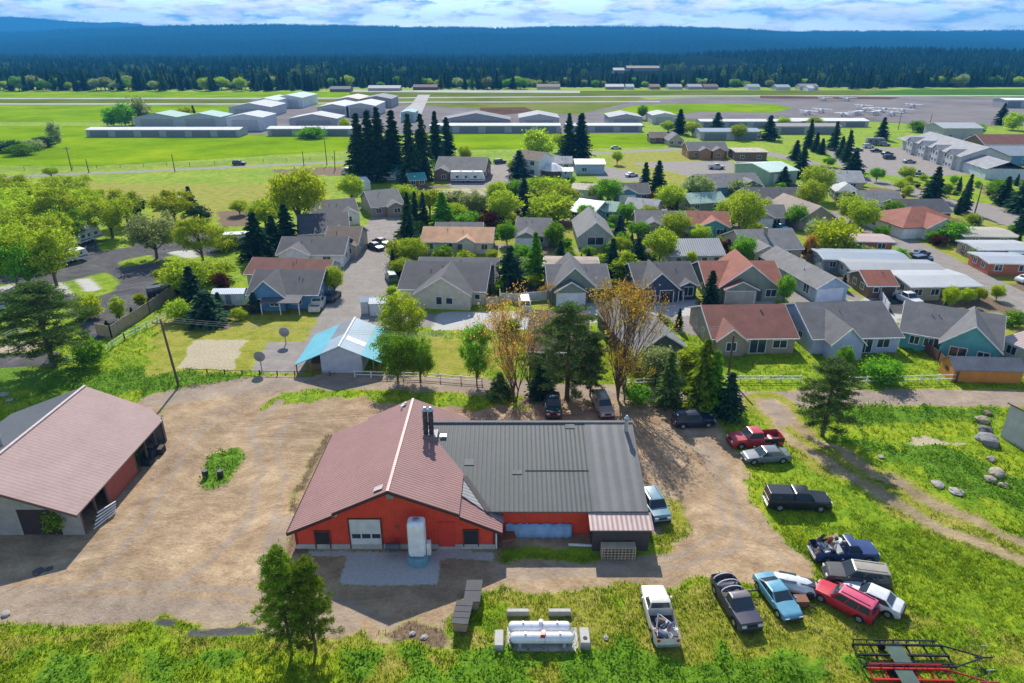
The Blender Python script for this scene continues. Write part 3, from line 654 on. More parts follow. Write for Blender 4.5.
def house(name, label, fl, fr, ry, roof='grey', wall='cream', rid='x', e=2.7, pitch=.42, D=None, back=None, hip=False, wings=(), rk='shingle', wk='siding',
          gar=None, wins=None, side=None, chim=None, ov=.4, cat='house', group=None, trim=True, dr=None, extra=None):
    a = Vector(P(*fl, e)); b = Vector(P(*fr, e)); hn[0] += 1
    W = (b-a).length-2*ov; ang = math.atan2(b.y-a.y, b.x-a.x); mid = (a+b)/2; Yf = mid.y+ov
    A = ray(512, ry); k = -A[2]/A[1]
    if rid == 'x':
        if D is None: t = (CAMH-e-k*Yf)/(pitch+k); D = max(5, min(18, 2*t))
        rise = pitch*D/2
    else:
        za = CAMH-k*mid.y; rise = max(.3, min(.8*W/2, za-e)); B = ray(512, back) if back else None
        if D is None: yb = (CAMH-za)/(-B[2]/B[1]); D = max(6, min(24, yb-mid.y))
    nrm = Vector((-math.sin(ang), math.cos(ang)))
    c = mid+nrm*(ov+D/2)
    r = empty(name, (c.x, c.y, 0), ang); tag(r, label, cat, group)
    x0, x1, y0, y1 = -W/2, W/2, -D/2, D/2
    wm = mat(wk, WC[wall] if isinstance(wall, str) else wall); rc = RC[roof] if isinstance(roof, str) else roof
    rm = mat(rk, rc, axis=('X' if rid == 'x' else 'Y'), scale=.7) if rk == 'metalroof' else mat(rk, rc)
    wb = MB(); wb.box(x0, x1, y0, y1, -.1, e)
    rb = MB(); tb = MB()
    if hip:
        m_ = min(W, D)/2; z1 = e+rise if rid == 'x' else e+rise; o_ = ov
        lo = [(x0-o_,y0-o_,e-.05),(x1+o_,y0-o_,e-.05),(x1+o_,y1+o_,e-.05),(x0-o_,y1+o_,e-.05)]
        if W >= D: rp = [(x0+m_*.95,0,z1),(x1-m_*.95,0,z1)]; fs = [(0,1,5,4),(1,2,5),(2,3,4,5),(3,0,4)]
        else: rp = [(0,y0+m_*.95,z1),(0,y1-m_*.95,z1)]; fs = [(0,1,4),(1,2,5,4),(2,3,5),(3,0,4,5)]
        lo2 = [(p[0],p[1],p[2]-.16) for p in lo]
        rb.add(lo+rp+lo2, fs+[(9,8,7,6),(0,6,7,1),(1,7,8,2),(2,8,9,3),(3,9,6,0)])
    elif rid == 'x':
        gable_roof_x(rb, x0, x1, y0, y1, e+.02, rise, ov)
        for xx in (x0, x1-.02): wb.add([(xx,y0,e),(xx,y1,e),(xx,0,e+rise-.1),(xx+.02,y0,e),(xx+.02,y1,e),(xx+.02,0,e+rise-.1)], [(0,1,2),(3,5,4),(0,3,4,1),(1,4,5,2),(2,5,3,0)])
        if trim:
            for xx in (x0-ov-.05, x1+ov+.002): tb.slab([(xx, y0-ov, e-ov*rise/(D/2)+.0), (xx+.048, y0-ov, e-ov*rise/(D/2)), (xx+.048, 0, e+rise), (xx, 0, e+rise)], .24)
            for xx in (x0-ov-.05, x1+ov+.002): tb.slab([(xx, 0, e+rise), (xx+.048, 0, e+rise), (xx+.048, y1+ov, e-ov*rise/(D/2)), (xx, y1+ov, e-ov*rise/(D/2))], .24)
            tb.box(x0-ov, x1+ov, y0-ov-.12, y0-ov-.002, e-ov*rise/(D/2)-.16, e-ov*rise/(D/2)-.02)
    else:
        gable_roof_y(rb, x0, x1, y0, y1, e+.02, rise, ov)
        for yy in (y0, y1-.02): wb.prism([(x0, e), (x1, e), (0, e+rise-.1)], yy, yy+.02)
        if trim:
            s = rise/(W/2); d = ov*s
            tb.slab([(x0-ov, y0-ov-.05, e-d+.03), (x0-ov, y0-ov-.002, e-d+.03), (0, y0-ov-.002, e+rise+.03), (0, y0-ov-.05, e+rise+.03)][::-1], .24)
            tb.slab([(0, y0-ov-.05, e+rise+.03), (0, y0-ov-.002, e+rise+.03), (x1+ov, y0-ov-.002, e-d+.03), (x1+ov, y0-ov-.05, e-d+.03)][::-1], .24)
    wingx = []
    for wv in wings:
        u0, u1, out = wv[:3]; sg = wv[3] if len(wv) > 3 else 1; wx0 = x0+u0*W; wx1 = x0+u1*W; ww = wx1-wx0
        wr = wv[4] if len(wv) > 4 and wv[4] else pitch*ww/2*1.15; wall2 = wv[5] if len(wv) > 5 else None
        yb = min(y1-.3, y0+ (wr/(rise/(D/2)) if rid == 'x' else D*.3))
        wy0 = y0-out
        wb.box(wx0, wx1, wy0, y0+.1, -.1, e-.015)
        wb.prism([(wx0, e-.02), (wx1, e-.02), ((wx0+wx1)/2, e+wr-.12)], wy0, wy0+.05)
        gable_roof_y(rb, wx0, wx1, wy0, yb, e+.06, wr, .35, ovb=0)
        s = wr/(ww/2); d = .35*s; xc = (wx0+wx1)/2
        tb.slab([(wx0-.35, wy0-.4, e-d+.08), (wx0-.35, wy0-.352, e-d+.08), (xc, wy0-.352, e+wr+.08), (xc, wy0-.4, e+wr+.08)][::-1], .22)
        tb.slab([(xc, wy0-.4, e+wr+.08), (xc, wy0-.352, e+wr+.08), (wx1+.35, wy0-.352, e-d+.08), (wx1+.35, wy0-.4, e-d+.08)][::-1], .22)
        wingx.append((wx0, wx1, wy0))
    wb.build('wall', wm, r); ro = rb.build('roof', rm, r)
    if tb.v: tb.build('trim', trimM, r)
    def front(u):
        x = x0+u*W
        for a_, b_, c_ in sorted(wingx, key=lambda q: q[2]):
            if a_ < x < b_: return x, c_
        return x, y0
    if gar:
        for g_ in ([gar] if not isinstance(gar[0], (tuple, list)) else gar):
            x, y = front(g_[0]); garage(r, x, y, g_[1], g_[2] if len(g_) > 2 else 2.15, g_[3] if len(g_) > 3 else (.75,.75,.74))
    if wins is None: wins = [(.2, 1.3, 1.1), (.75, 1.5, 1.1)]
    for q in wins:
        x, y = front(q[0]); window(r, x, y, q[3] if len(q) > 3 else 1.5, q[1], q[2])
    if dr is not None:
        x, y = front(dr); door(r, x, y)
    # windows on the side that faces the camera
    sgn = 1 if c.x < 0 else -1; xs = x1 if sgn > 0 else x0
    if side is None: side = [(.3, 1.1, 1.0), (.7, 1.1, 1.0)]
    for q in side: window(r, xs, y0+q[0]*D, 1.5, q[1], q[2], 'x', sgn)
    if chim is not None:
        ch = MB(); xx = x0+chim[0]*W; yy = y0+chim[1]*D; ch.box(xx-.3, xx+.3, yy-.3, yy+.3, e, e+rise+.6); ch.box(xx-.36, xx+.36, yy-.36, yy+.36, e+rise+.6, e+rise+.7)
        ch.build('chimney', mat('plain', (.3,.24,.2)), ro)
    elif not hip and rk == 'shingle':
        for q in range(2):
            v = MB(); xx = x0+random.uniform(.25, .75)*W; yy = y0+D*random.uniform(.3, .42); zz = e+(rise/(D/2))*(yy-y0) if rid == 'x' else e+rise*(1-abs(xx)/(W/2))
            v.cyl((xx, yy, zz-.1), (xx, yy, zz+.4), .07, n=6); v.build('roof_vent', greyM, ro)
    if extra: extra(r, x0, x1, y0, y1, e, rise, D, W)
    return r
def porch(u0, u1, out, rc='grey', dz=0.0, posts=3):
    def f(r, x0, x1, y0, y1, e, rise, D, W):
        a = x0+u0*W; b = x0+u1*W; m = MB(); m.slab([(a, y0-out, e-.55+dz), (b, y0-out, e-.55+dz), (b, y0-.42, e-.12+dz), (a, y0-.42, e-.12+dz)], .12)
        m.build('porch_roof', mat('shingle', RC[rc]), r)
        for i in range(posts):
            x = a+.15+(b-a-.3)*i/(posts-1); MB().box(x-.07, x+.07, y0-out+.1, y0-out+.24, 0, e-.66+dz).build('porch_post', trimM, r)
    return f
H = house
# --- row along the left street
H('house', 'dark roofed farthest house of the row at the head of the left residential street', (312,216), (360,212), 199, 'dk', 'white', wings=[(.6,1.0,1.5)])
H('house', 'cream house with dark roof second farthest in the row along the left street', (297,234), (350,231), 213, 'dk', 'cream', wings=[(.62,1.0,2.0)])
H('house', 'brown roofed house with tan trim between two dark roofs on the left street', (322,244), (358,244), 226, 'brown', 'tan', rid='x', wings=[(.5,1.,1.2)])
H('house', 'white gabled house with charcoal roof behind the long red-brown roof', (275,254), (344,254), 234, 'dk', 'white', wings=[(.02,.5,.8)], D=10)
H('house', 'long low house under a plain red-brown roof', (243,273), (326,276), 253, 'dred', 'grey', wins=[(.2,1.6,1),(.85,1.4,1.2)], dr=.9, D=8)
H('house', 'blue gabled house with charcoal roof and front porch above the basketball court', (245,294), (318,294), 270, 'dk', 'blue', wings=[(.04,.55,1.2,1,2.6)], extra=porch(.25,.82,3.2,'mid'), D=11, wins=[(.15,1.3,1.1),(.4,1.3,1.1),(.7,1.5,1.2)])
# --- far middle
H('house', 'grey hip-gabled house with two cars at the end of the left street', (371,207), (405,204), 189, 'mid', 'taupe', wings=[(.45,.95,1.5)])
H('house', 'ranch house under an orange-tan roof with a small central gable', (420,241), (493,242), 230, 'orange', 'cream', wings=[(.52,.76,.5,1,1.0)], D=9, wins=[(.1,1.5,1.1),(.38,1.6,1.3),(.9,1.2,1.1)], dr=.55)
H('house', 'dark grey roofed house right behind the ranch house with orange-tan roof', (434,233), (483,233), 225, 'mid', 'grey', D=7)
H('small_house', 'pale grey cottage with little light roof beside the long white coach', (480,199), (497,199), 188, 'lgrey', 'white', D=6, rid='y', back=184)
H('large_house', 'wide grey roofed building with the white coach parked in front', (434,170), (485,171), 149, 'mid', 'brown', D=15, e=3.2, wings=[(.0,.3,2.5)])
H('two_storey_house', 'tall brown and white two-storey house with mono-slope brown roof', (512,157), (539,160), 144, 'brown', 'white', e=5.6, D=9, wins=[(.3,1.5,1.2,1.5),(.3,1.5,1.2,4.2),(.75,1.5,1.2,1.5),(.75,1.5,1.2,4.2)])
H('cabin', 'teal roofed cabin, leftmost of three under the dark fir stand', (356,176), (376,175), 168, 'teal', 'brown', rk='metalroof', D=6, e=2.4)
H('cabin', 'teal roofed cabin with steep gable, middle of three under the dark fir stand', (384,172), (401,172), 160, 'teal', 'green', rk='metalroof', D=8, e=3)
H('cabin', 'teal roofed cabin, rightmost of three and standing apart from the firs', (409,180), (427,179), 167, 'teal', 'brown', rk='metalroof', D=7, e=2.4)
H('workshop', 'pale blue workshop with a flat white roof right of the yurt', (575,164), (606,164), 156, 'white', 'lblue', rk='metalroof', rid='x', pitch=.15, e=3.4, D=11, wins=[(.3,1.5,1.2)])
H('house', 'small grey roofed house just behind the dark yurt', (548,163), (573,163), 154, 'lgrey', 'cream', D=8)
H('garden_shed', 'white and blue garden shed between yurt and pale blue workshop', (560,171), (574,171), 167, 'white', 'lblue', rk='metalroof', D=4, e=2.2, wins=[(.4,.7,.7)], side=[])
H('house', 'cream flat-roofed house right above a row of round green trees', (571,189), (599,190), 181, 'cream', 'white', pitch=.18, D=9)
H('house', 'bright blue house with white garage and dark roof behind the estate', (614,193), (651,193), 182, 'dk', 'blue', wings=[(.05,.65,1.0)], gar=(.35,4.2), D=9, wins=[(.85,1.3,1.1)])
H('house', 'green-grey long roofed house next to the small teal cottage', (568,210), (593,214), 201, 'green', 'sage', D=10, e=2.5, rk='metalroof')
H('cottage', 'small teal cottage with a pale teal roof', (591,209), (616,211), 201, 'green', 'teal', D=7, wings=[(.1,.5,.6)])
H('house', 'grey house with one big forward gable and dark porch in mid estate', (577,236), (615,236), 222, 'grey', 'grey', rid='y', back=210, wins=[(.5,3.4,1.6)], D=15)
H('house', 'light grey roofed house behind the house with white corner gable', (623,207), (656,210), 199, 'lgrey', 'cream', D=8)
H('house', 'taupe gabled house with dark side roof and white corner gable in mid estate', (636,226), (687,227), 210, 'mid', 'taupe', wings=[(.05,.6,1.2),(.66,.95,.8)], D=11)
H('house', 'sage green house with two stacked front gables on the left of the estate', (514,234), (550,235), 217, 'mid', 'sage', wings=[(.05,.65,2.0)], gar=(.3,3.8), D=11)
H('mobile_home', 'mobile home with flat tan roof behind the sage garage house', (543,266), (600,267), 255, 'tan', 'green', pitch=.1, D=6, e=2.5)
# --- front row of the estate
H('house', 'large cream-walled house with charcoal roof and wide gable right of the left street', (397,288), (486,291), 266, 'dk', 'cream', wings=[(.22,.86,2.5,1,2.8)], D=13, wins=[(.5,.9,1.3),(.62,1.0,1.0),(.92,.8,.8)], side=[(.5,1,1)])
H('house', 'low dark grey roofed house behind the large cream house, deck with orange rail', (415,277), (498,278), 258, 'mid', 'brown', D=10, extra=porch(.7,1.0,2.0,'brown'))
H('house', 'sage green house with wide white garage door on the near cross street', (548,288), (612,287), 264, 'mid', 'sage', wings=[(.02,.78,.6,1,3.6),(.08,.58,2.0,1,1.6)], gar=(.33,4.6,2.2), D=11, wins=[(.86,1.7,1.6),(.86,1.7,1.6)], dr=.68)
H('house', 'navy house with open garage and white porch posts on the near cross street', (636,286), (700,284), 264, 'dk', 'navy', wings=[(.05,.62,1.6,1,2.6),(.72,.96,.6)], D=11, gar=((.2,1.0,2.1,(.05,.05,.05)),(.45,2.2,2.1,(.04,.04,.04))), wins=[(.84,1.7,1.5)],  # open garage: near-black door panels stand for the shade inside
  extra=porch(.55,.75,1.8,'dk'), dr=.66)
H('house', 'red-roofed sage house with wide tan garage door on the near cross street', (706,286), (786,286), 261, 'red', 'sage', wings=[(.15,.92,.6,1,3.8),(.2,.62,1.8,1,1.3)], gar=(.4,4.8,2.2,(.42,.40,.33)), D=12, wins=[(.84,1.7,1.2)], dr=.68, side=[(.3,1,1),(.7,1,1)])
H('house', 'long pale grey house with white garage door turned end-on to the street', (816,288), (852,286), 277, 'grey', 'lblue', rid='y', back=256, gar=(.45,4.6,2.2,(.7,.7,.78)), wins=[], D=19, side=[(.15,1.6,1.4),(.4,1.2,1.2),(.7,1.2,1.2)])
H('house', 'dark slate-walled house under a big weathered grey roof behind the budding trees', (634,354), (693,349), 334, 'grey', 'dgrey', rid='y', back=307, wins=[(.5,1.2,1.0),(.8,.9,1.0)], D=16, e=2.9)
H('house', 'brown-grey roofed house mostly hidden by the tall pine and orange budding tree', (526,350), (590,352), 318, 'brown', 'green', D=14, wins=[(.2,1.5,1.2),(.5,1.5,1.2)])
H('house', 'brown sided house with brick-red roof, corner gable and patio door facing the lane', (712,338), (800,337), 305, 'dred', 'taupe', wings=[(.03,.36,.8,1,1.5)], D=12, wins=[(.2,1.3,1.2),(.55,2.2,2.0,1.2),(.82,1.9,1.1)], side=[(.4,1,1.2),(.7,1,1.2)])
H('house', 'lavender-walled house with grey roof and small corner gable facing the lane', (813,338), (905,336), 312, 'mid', 'lav', wings=[(.12,.48,2.2,1,2.2)], D=13, wins=[(.3,1.4,1.2),(.62,1.7,2.0,1.15),(.82,1.7,1.2)], side=[(.3,1.1,.9),(.6,1.1,.9)])
H('house', 'teal house with dark grey roof and big gable by the right end of the lane', (899,330), (1004,348), 302, 'mid', 'teal', wings=[(.42,1.0,1.8,1,2.9)], D=12, wins=[(.15,1.1,1.1),(.3,1.1,1.1),(.6,1.9,1.3),(.85,1.3,1.1)], dr=.36)
H('mobile_home', 'mobile home under pink-tan metal roof at the right edge of the photo', (1000,338), (1060,362), 318, 'pink', 'cream', rk='metalroof', pitch=.12, D=9, e=2.6, ov=.25)
# --- second row
H('house', 'long house under ribbed grey roof and white picket front behind the navy house', (670,255), (726,254), 239, 'lgrey', 'lblue', rk='metalroof', D=9, wins=[(.15,1,1),(.4,1,1),(.65,1,1),(.88,1,1)])
H('house', 'tan house with grey twin roofs and a stone porch above the brick-red roofs', (746,250), (805,248), 234, 'grey', 'tan', wings=[(.08,.5,1.8)], D=12, chim=(.48,.35))
H('house', 'teal house with orange-red roof in the middle of the estate', (688,225), (732,226), 208, 'red', 'teal', wings=[(.25,.95,1.2)], D=10)
H('house', 'grey house with two small gables and garage behind yellow-green trees', (752,216), (788,217), 203, 'mid', 'grey', wings=[(.05,.6,1.2)], gar=(.33,3.6), D=9)
H('house', 'tan roofed house with white garage right of centre in the estate', (800,219), (838,217), 206, 'tan', 'taupe', rid='y', back=199, gar=(.5,4.6,2.2), D=15, wins=[])
H('house', 'sprawling charcoal roofed house in front of the green metal building', (750,203), (805,203), 185, 'dk', 'tan', wings=[(.2,.55,1.4)], D=13)
H('house', 'grey house with bright blue gable near the green metal building', (702,187), (764,185), 170, 'grey', 'blue', wings=[(.6,.98,1.2)], D=12)
H('house', 'low dark green roofed house left of the bright blue gable', (690,203), (728,201), 190, 'green', 'sage', D=8)
H('lodge', 'log lodge with twin gables and grey roof facing the dry field', (688,150), (729,150), 136, 'mid', 'log', wings=[(.25,.55,1.8),(.6,.9,1.8)], D=11, e=3.2)
H('a_frame_house', 'steep gabled small house with stone front by the far lane', (668,140), (685,140), 128, 'mid', 'tan', rid='y', back=127, D=9, e=2.6)
H('house', 'small dark house left of the steep gabled stone house', (650,137), (668,137), 128, 'brown', 'brown', D=8)
H('metal_building', 'green metal warehouse with pale green roof and white roller door', (770,172), (800,170), 150, (.45,.58,.48), (.26,.36,.30), rk='metalroof', e=4.4, D=17, wins=[], gar=(.35,3.4,3.4), pitch=.16)
H('annex', 'olive flat annex joined to the green metal warehouse on its left', (737,166), (770,167), 157, 'mid', 'green', e=3.2, D=10, pitch=.08, wins=[(.5,1.2,1)])
H('store', 'brown brick store with cream flat roof behind the lodge car park', (736,152), (769,152), 144, 'cream', 'brown', pitch=.06, D=11, e=3.4)
H('house', 'grey roofed low house left of the white tent roof', (822,181), (866,182), 168, 'lgrey', 'tan', D=11)
H('house', 'house with a bright white peaked canopy roof by the gravel drive', (836,192), (862,193), 182, 'white', 'dgrey', hip=True, D=9)
H('house', 'wide grey roofed house left of the red hip roof', (862,205), (907,206), 187, 'grey', 'taupe', D=12, wings=[(.5,.95,1.0)])
H('house', 'dark roofed house just behind the red hip roof', (900,212), (954,212), 200, 'dk', 'brown', D=10)
H('house', 'house with salmon-red hip roof and white garage beside the right street', (903,228), (972,225), 207, 'red', 'white', hip=True, D=14, gar=(.12,3.6), wings=[(.3,.8,1.2)])
H('mobile_home', 'mobile home with red-orange walls by the right street', (850,241), (896,242), 232, 'pink', 'red', pitch=.1, D=6, e=2.5, rk='metalroof')
H('mobile_home', 'slate blue mobile home with pale metal roof and cream deck', (824,259), (912,261), 248, 'bgrey', 'slate', pitch=.1, D=7, e=2.6, rk='metalroof', extra=porch(.45,.62,2,'tan'), wins=[(.1,1.1,1),(.4,1.1,1),(.75,1.1,1),(.9,1,1)])
H('mobile_home', 'mobile home with dark grey metal roof behind the long white roofed one', (852,270), (948,272), 262, 'lgrey', 'grey', pitch=.1, D=7, e=2.6, rk='metalroof')
H('mobile_home', 'long mobile home with white flat roof beside the mulch bed', (912,287), (984,286), 274, 'white', 'tan', pitch=.09, D=9, e=2.6, rk='metalroof', wins=[(.1,1.3,1),(.35,1.3,1),(.6,1.2,1)], dr=.48)
H('shop', 'little brown shop with salmon roof left of the long white roofed home', (868,285), (900,285), 273, 'red', 'brown', D=7, e=2.5, gar=(.75,2.4,2,(.12,.08,.06)), wins=[(.3,.8,.8)])
H('mobile_home', 'pale sage mobile home with white roof right of the red hip roof', (965,236), (1021,237), 228, 'cream', 'sage', pitch=.09, D=8, e=2.6, rk='metalroof')
H('mobile_home', 'mobile home with a white roof at the right edge behind the carport', (979,250), (1040,250), 243, 'white', 'taupe', pitch=.09, D=7, e=2.6, rk='metalroof')
H('carport', 'blue-white carport roof beside the maroon shed at the right edge', (990,263), (1040,264), 252, 'metal', 'red', pitch=.09, D=7, e=2.5, rk='metalroof')
H('blue_building', 'building with bright blue walls and pale roof at the far right', (992,155), (1040,155), 147, 'metal', 'blue', rk='metalroof', D=12, e=3.4)
H('brown_building', 'long low building with red-brown roof behind the motel', (985,144), (1060,144), 134, 'dred', 'brown', D=14, e=3.4)
H('metal_building', 'white metal hall behind the motel near the airfield apron', (944,128), (985,128), 118, 'white', 'grey', rk='metalroof', D=16, e=5, pitch=.2)
H('small_building', 'row of little pale and maroon sheds in front of the motel wing', (980,170), (1008,171), 165, 'lgrey', 'red', rk='metalroof', D=6, e=2.4)

# --- wooden shed at the right end of the lane
def shed():
    a = Vector(P(952,382)); b = Vector(P(1021,384)); ang = math.atan2(b.y-a.y, b.x-a.x); W = (b-a).length; c = (a+b)/2
    r = empty('wooden_shed', (c.x, c.y+1.6, 0), ang); tag(r, 'long orange-stained wooden shed with grey roof at the right end of the lane', 'shed')
    MB().box(-W/2, W/2, -1.6, 1.6, 0, 1.9).build('wall', mat('boards', (.55,.21,.035), scale=1.6), r)
    g = MB(); g.add([(-W/2,-1.6,1.9),(-W/2,1.6,1.9),(-W/2,0,2.9),(-W/2+.05,-1.6,1.9),(-W/2+.05,1.6,1.9),(-W/2+.05,0,2.9)], [(0,2,1),(3,4,5),(0,3,5,2),(1,2,5,4),(0,1,4,3)]); g.build('gable', mat('boards', (.55,.21,.035), scale=1.6), r)
    m = MB(); gable_roof_x(m, -W/2, W/2, -1.6, 1.6, 1.95, 1.05, .2, .1); m.build('roof', mat('shingle', (.16,.16,.18)), r)
    MB().box(-W/2-.04, -W/2+.01, -.4, .4, 1.0, 1.5).build('window', darkM, r)
shed()

# --- two-storey motel
def motel():
    a = Vector(P(905,163)); b = Vector(P(965,168)); X0, Y0 = P(900,160); X1, Y1 = P(958,176)
    A_ = Vector(P(905,152)); B_ = Vector(P(958,171)); ang = math.atan2(B_.y-A_.y, B_.x-A_.x); W = (B_-A_).length
    r = empty('motel', ((A_.x+B_.x)/2, (A_.y+B_.y)/2, 0), ang); tag(r, 'two-storey white motel with grey roof, many windows and gabled dormers beside its car park', 'motel')
    D = 16; w_ = MB(); r.scale = (1, 1, .86); w_.box(-W/2, W/2, 0, D, 0, 5.8)
    for xx in (-W/2, W/2-.05): w_.add([(xx,0,5.8),(xx,D,5.8),(xx,D/2,9.3),(xx+.05,0,5.8),(xx+.05,D,5.8),(xx+.05,D/2,9.3)], [(0,2,1),(3,4,5),(0,3,5,2),(1,2,5,4),(0,1,4,3)])
    m = MB(); gable_roof_x(m, -W/2, W/2, 0, D, 5.85, 3.6, .6)
    for k in range(4):
        x = -W/2+W*(k+.5)/4; w_.box(x-2.6, x+2.6, -1.2, .1, 0, 5.75); w_.prism([(x-2.6,5.75),(x+2.6,5.75),(x,7.4)], -1.2, -1.1); gable_roof_y(m, x-2.6, x+2.6, -1.2, 4.2, 5.9, 1.8, .4, ovb=0)
    w_.build('wall', mat('siding', (.5,.5,.49)), r); m.build('roof', mat('shingle', (.27,.27,.275)), r)
    for k in range(4):
        x = -W/2+W*(k+.5)/4
        for dx in (-1.3, 1.3):
            for z in (1.6, 4.4): window(r, x+dx, -1.2, z, 1.3, 1.4)
        if k: 
            for z in (1.6, 4.4): window(r, x-W/8, 0, z, 1.3, 1.4)
    for y in (3, 8, 13): window(r, W/2, y, 4.4, 1.1, 1.4, 'x', 1)
    c = MB(); c.slab([(-W/2-14,1,4.4),(-W/2-.1,1,4.4),(-W/2-.1,7,6.2),(-W/2-14,7,6.2)], .2); c.slab([(-W/2-14,7,6.2),(-W/2-.1,7,6.2),(-W/2-.1,13,4.4),(-W/2-14,13,4.4)], .2); c.build('lobby_roof', mat('shingle', (.25,.25,.255)), r)
    MB().box(-W/2-12, -W/2-.1, 3, 12, 0, 4.6).build('lobby', mat('siding', (.5,.5,.48)), r)
    e_ = MB(); e_.box(W/2+.1, W/2+16, 1, 13, 0, 4.0); e_.build('side_wing', mat('siding', (.5,.55,.62)), r)
    e_ = MB(); gable_roof_x(e_, W/2+.1, W/2+16, 1, 13, 4.05, 2.6, .5); e_.build('side_wing_roof', mat('shingle', (.26,.26,.27)), r)
motel()

# --- airport hangars and long low hangar rows
def hangar(label, x0, x1, yb, ytop, roof, wall=(.45,.45,.45), D=22, group=None, pitch=.18, rid='y', door_=True):
    A_ = Vector(P(x0, yb)); B_ = Vector(P(x1, yb)); W = (B_-A_).length; h = max(3.5, ZA(ytop, A_.y+(0 if rid == 'y' else D/2)))
    r = empty('hangar', ((A_.x+B_.x)/2, A_.y, 0), 0); tag(r, label, 'hangar', group)
    w_ = MB(); m = MB()
    if rid == 'y':
        rise = pitch*W/2; e_ = max(2.8, h-rise); w_.box(-W/2, W/2, 0, D, 0, e_); w_.prism([(-W/2,e_),(W/2,e_),(0,e_+rise-.1)], 0, .1); gable_roof_y(m, -W/2, W/2, 0, D, e_+.05, rise, .3)
    else:
        rise = pitch*D/2; e_ = max(2.6, h-rise); w_.box(-W/2, W/2, 0, D, 0, e_)
        for xx in (-W/2, W/2-.05): w_.add([(xx,0,e_),(xx,D,e_),(xx,D/2,e_+rise),(xx+.05,0,e_),(xx+.05,D,e_),(xx+.05,D/2,e_+rise)], [(0,2,1),(3,4,5),(0,3,5,2),(1,2,5,4),(0,1,4,3)])
        gable_roof_x(m, -W/2, W/2, 0, D, e_+.05, rise, .3)
    w_.build('wall', mat('boards', wall, scale=.6), r); m.build('roof', mat('metalroof', sc(roof,.9), rough=.85, met=0, axis='Y' if rid == 'y' else 'X', scale=.5), r)
    if door_:
        n_ = max(1, int(W/12)) if rid == 'x' else 1; w1 = W/n_
        for i in range(n_):
            x = -W/2+(i+.5)*w1; MB().box(x-w1*.36, x+w1*.36, -.12, .02, .02, e_*.82).build('hangar_door', mat('siding', sc(wall, .75) if rid == 'y' else (.17,.185,.21)), r)
    return r
for a in [('white hangar behind the brick-edged apron, far left of the hangar cluster', 135,180,127,113,(.35,.5,.42),(.38,.4,.44),18),
          ('grey hangar with pale green roof, second in the left hangar cluster', 180,222,127,113,(.35,.52,.46),(.40,.42,.46),18),
          ('white roofed hangar in front of the left hangar cluster', 228,264,131,114,(.5,.52,.54),(.5,.52,.55),22),
          ('hangar with white roof behind the front one in the left cluster', 230,272,117,103,(.5,.5,.5),(.42,.44,.46),30),
          ('pale green roofed hangar, third back row', 252,278,111,98,(.45,.56,.48),(.6,.6,.6),34),
          ('pale green roofed hangar, tallest and farthest right of the left cluster', 274,303,108,95,(.42,.56,.48),(.6,.62,.62),40),
          ('wide grey gabled hangar below the white roofed pair', 290,338,129,114,(.50,.50,.48),(.33,.34,.36),18),
          ('white roofed hangar, left one of the middle pair', 318,349,117,104,(.55,.55,.54),(.42,.42,.42),35),
          ('white roofed hangar, right one of the middle pair', 347,376,117,103,(.55,.55,.54),(.42,.42,.42),35),
          ('hangar with a cream roof behind the middle pair', 337,360,108,97,(.62,.54,.42),(.42,.4,.38),35),
          ('dark grey hangar beside the airfield taxiway', 362,392,108,96,(.2,.2,.22),(.25,.25,.27),30),
          ('small teal roofed hangar hidden behind the fir stand', 401,415,122,111,(.3,.48,.48),(.3,.42,.42),16),
          ('long dark roofed hangar right of the fir stand', 442,510,125,114,(.18,.18,.2),(.28,.28,.3),18),
          ('grey hangar with dark door right of the long dark hangar', 519,559,129,114,(.36,.37,.38),(.34,.34,.36),22),
          ('grey hangar, left one behind the double white row', 609,642,126,114,(.40,.41,.42),(.36,.36,.37),22),
          ('cream fronted hangar next to the grey one behind the white row', 652,676,124,113,(.5,.49,.46),(.55,.53,.5),20)]:
    hangar(*a[:6], wall=a[6], D=a[7])
for lab, x0, x1, yb, yt in [('long low white hangar row crossing the left field, dark doors', 87, 240, 137, 127), ('low white hangar row right of the gap in the long row', 268, 352, 136, 126),
                            ('low white hangar row behind the fir stand', 430, 560, 133, 123), ('low white hangar row ending at the dark trees on the right', 566, 642, 132, 123), ('low pale hangar row at the right of the estate trees', 700, 800, 128, 119)]:
    hangar(lab, x0, x1, yb, yt, (.66,.66,.65), (.33,.35,.38), 11, rid='x', pitch=.12)
for lab, x0, x1, yb, yt, c in [('low white shop row beside the airfield apron', 790, 868, 127, 118, (.75,.75,.72)), ('white hall at the far right edge of the apron', 1004, 1060, 108, 98, (.8,.8,.8)),
                               ('low dark roofed shop row in front of the white shop row', 776, 840, 134, 123, (.3,.28,.27)), ('grey low store left of the motel trees', 700, 760, 140, 128, (.25,.32,.4))]:
    hangar(lab, x0, x1, yb, yt, c, (.4,.38,.36), 14, rid='x', pitch=.12)
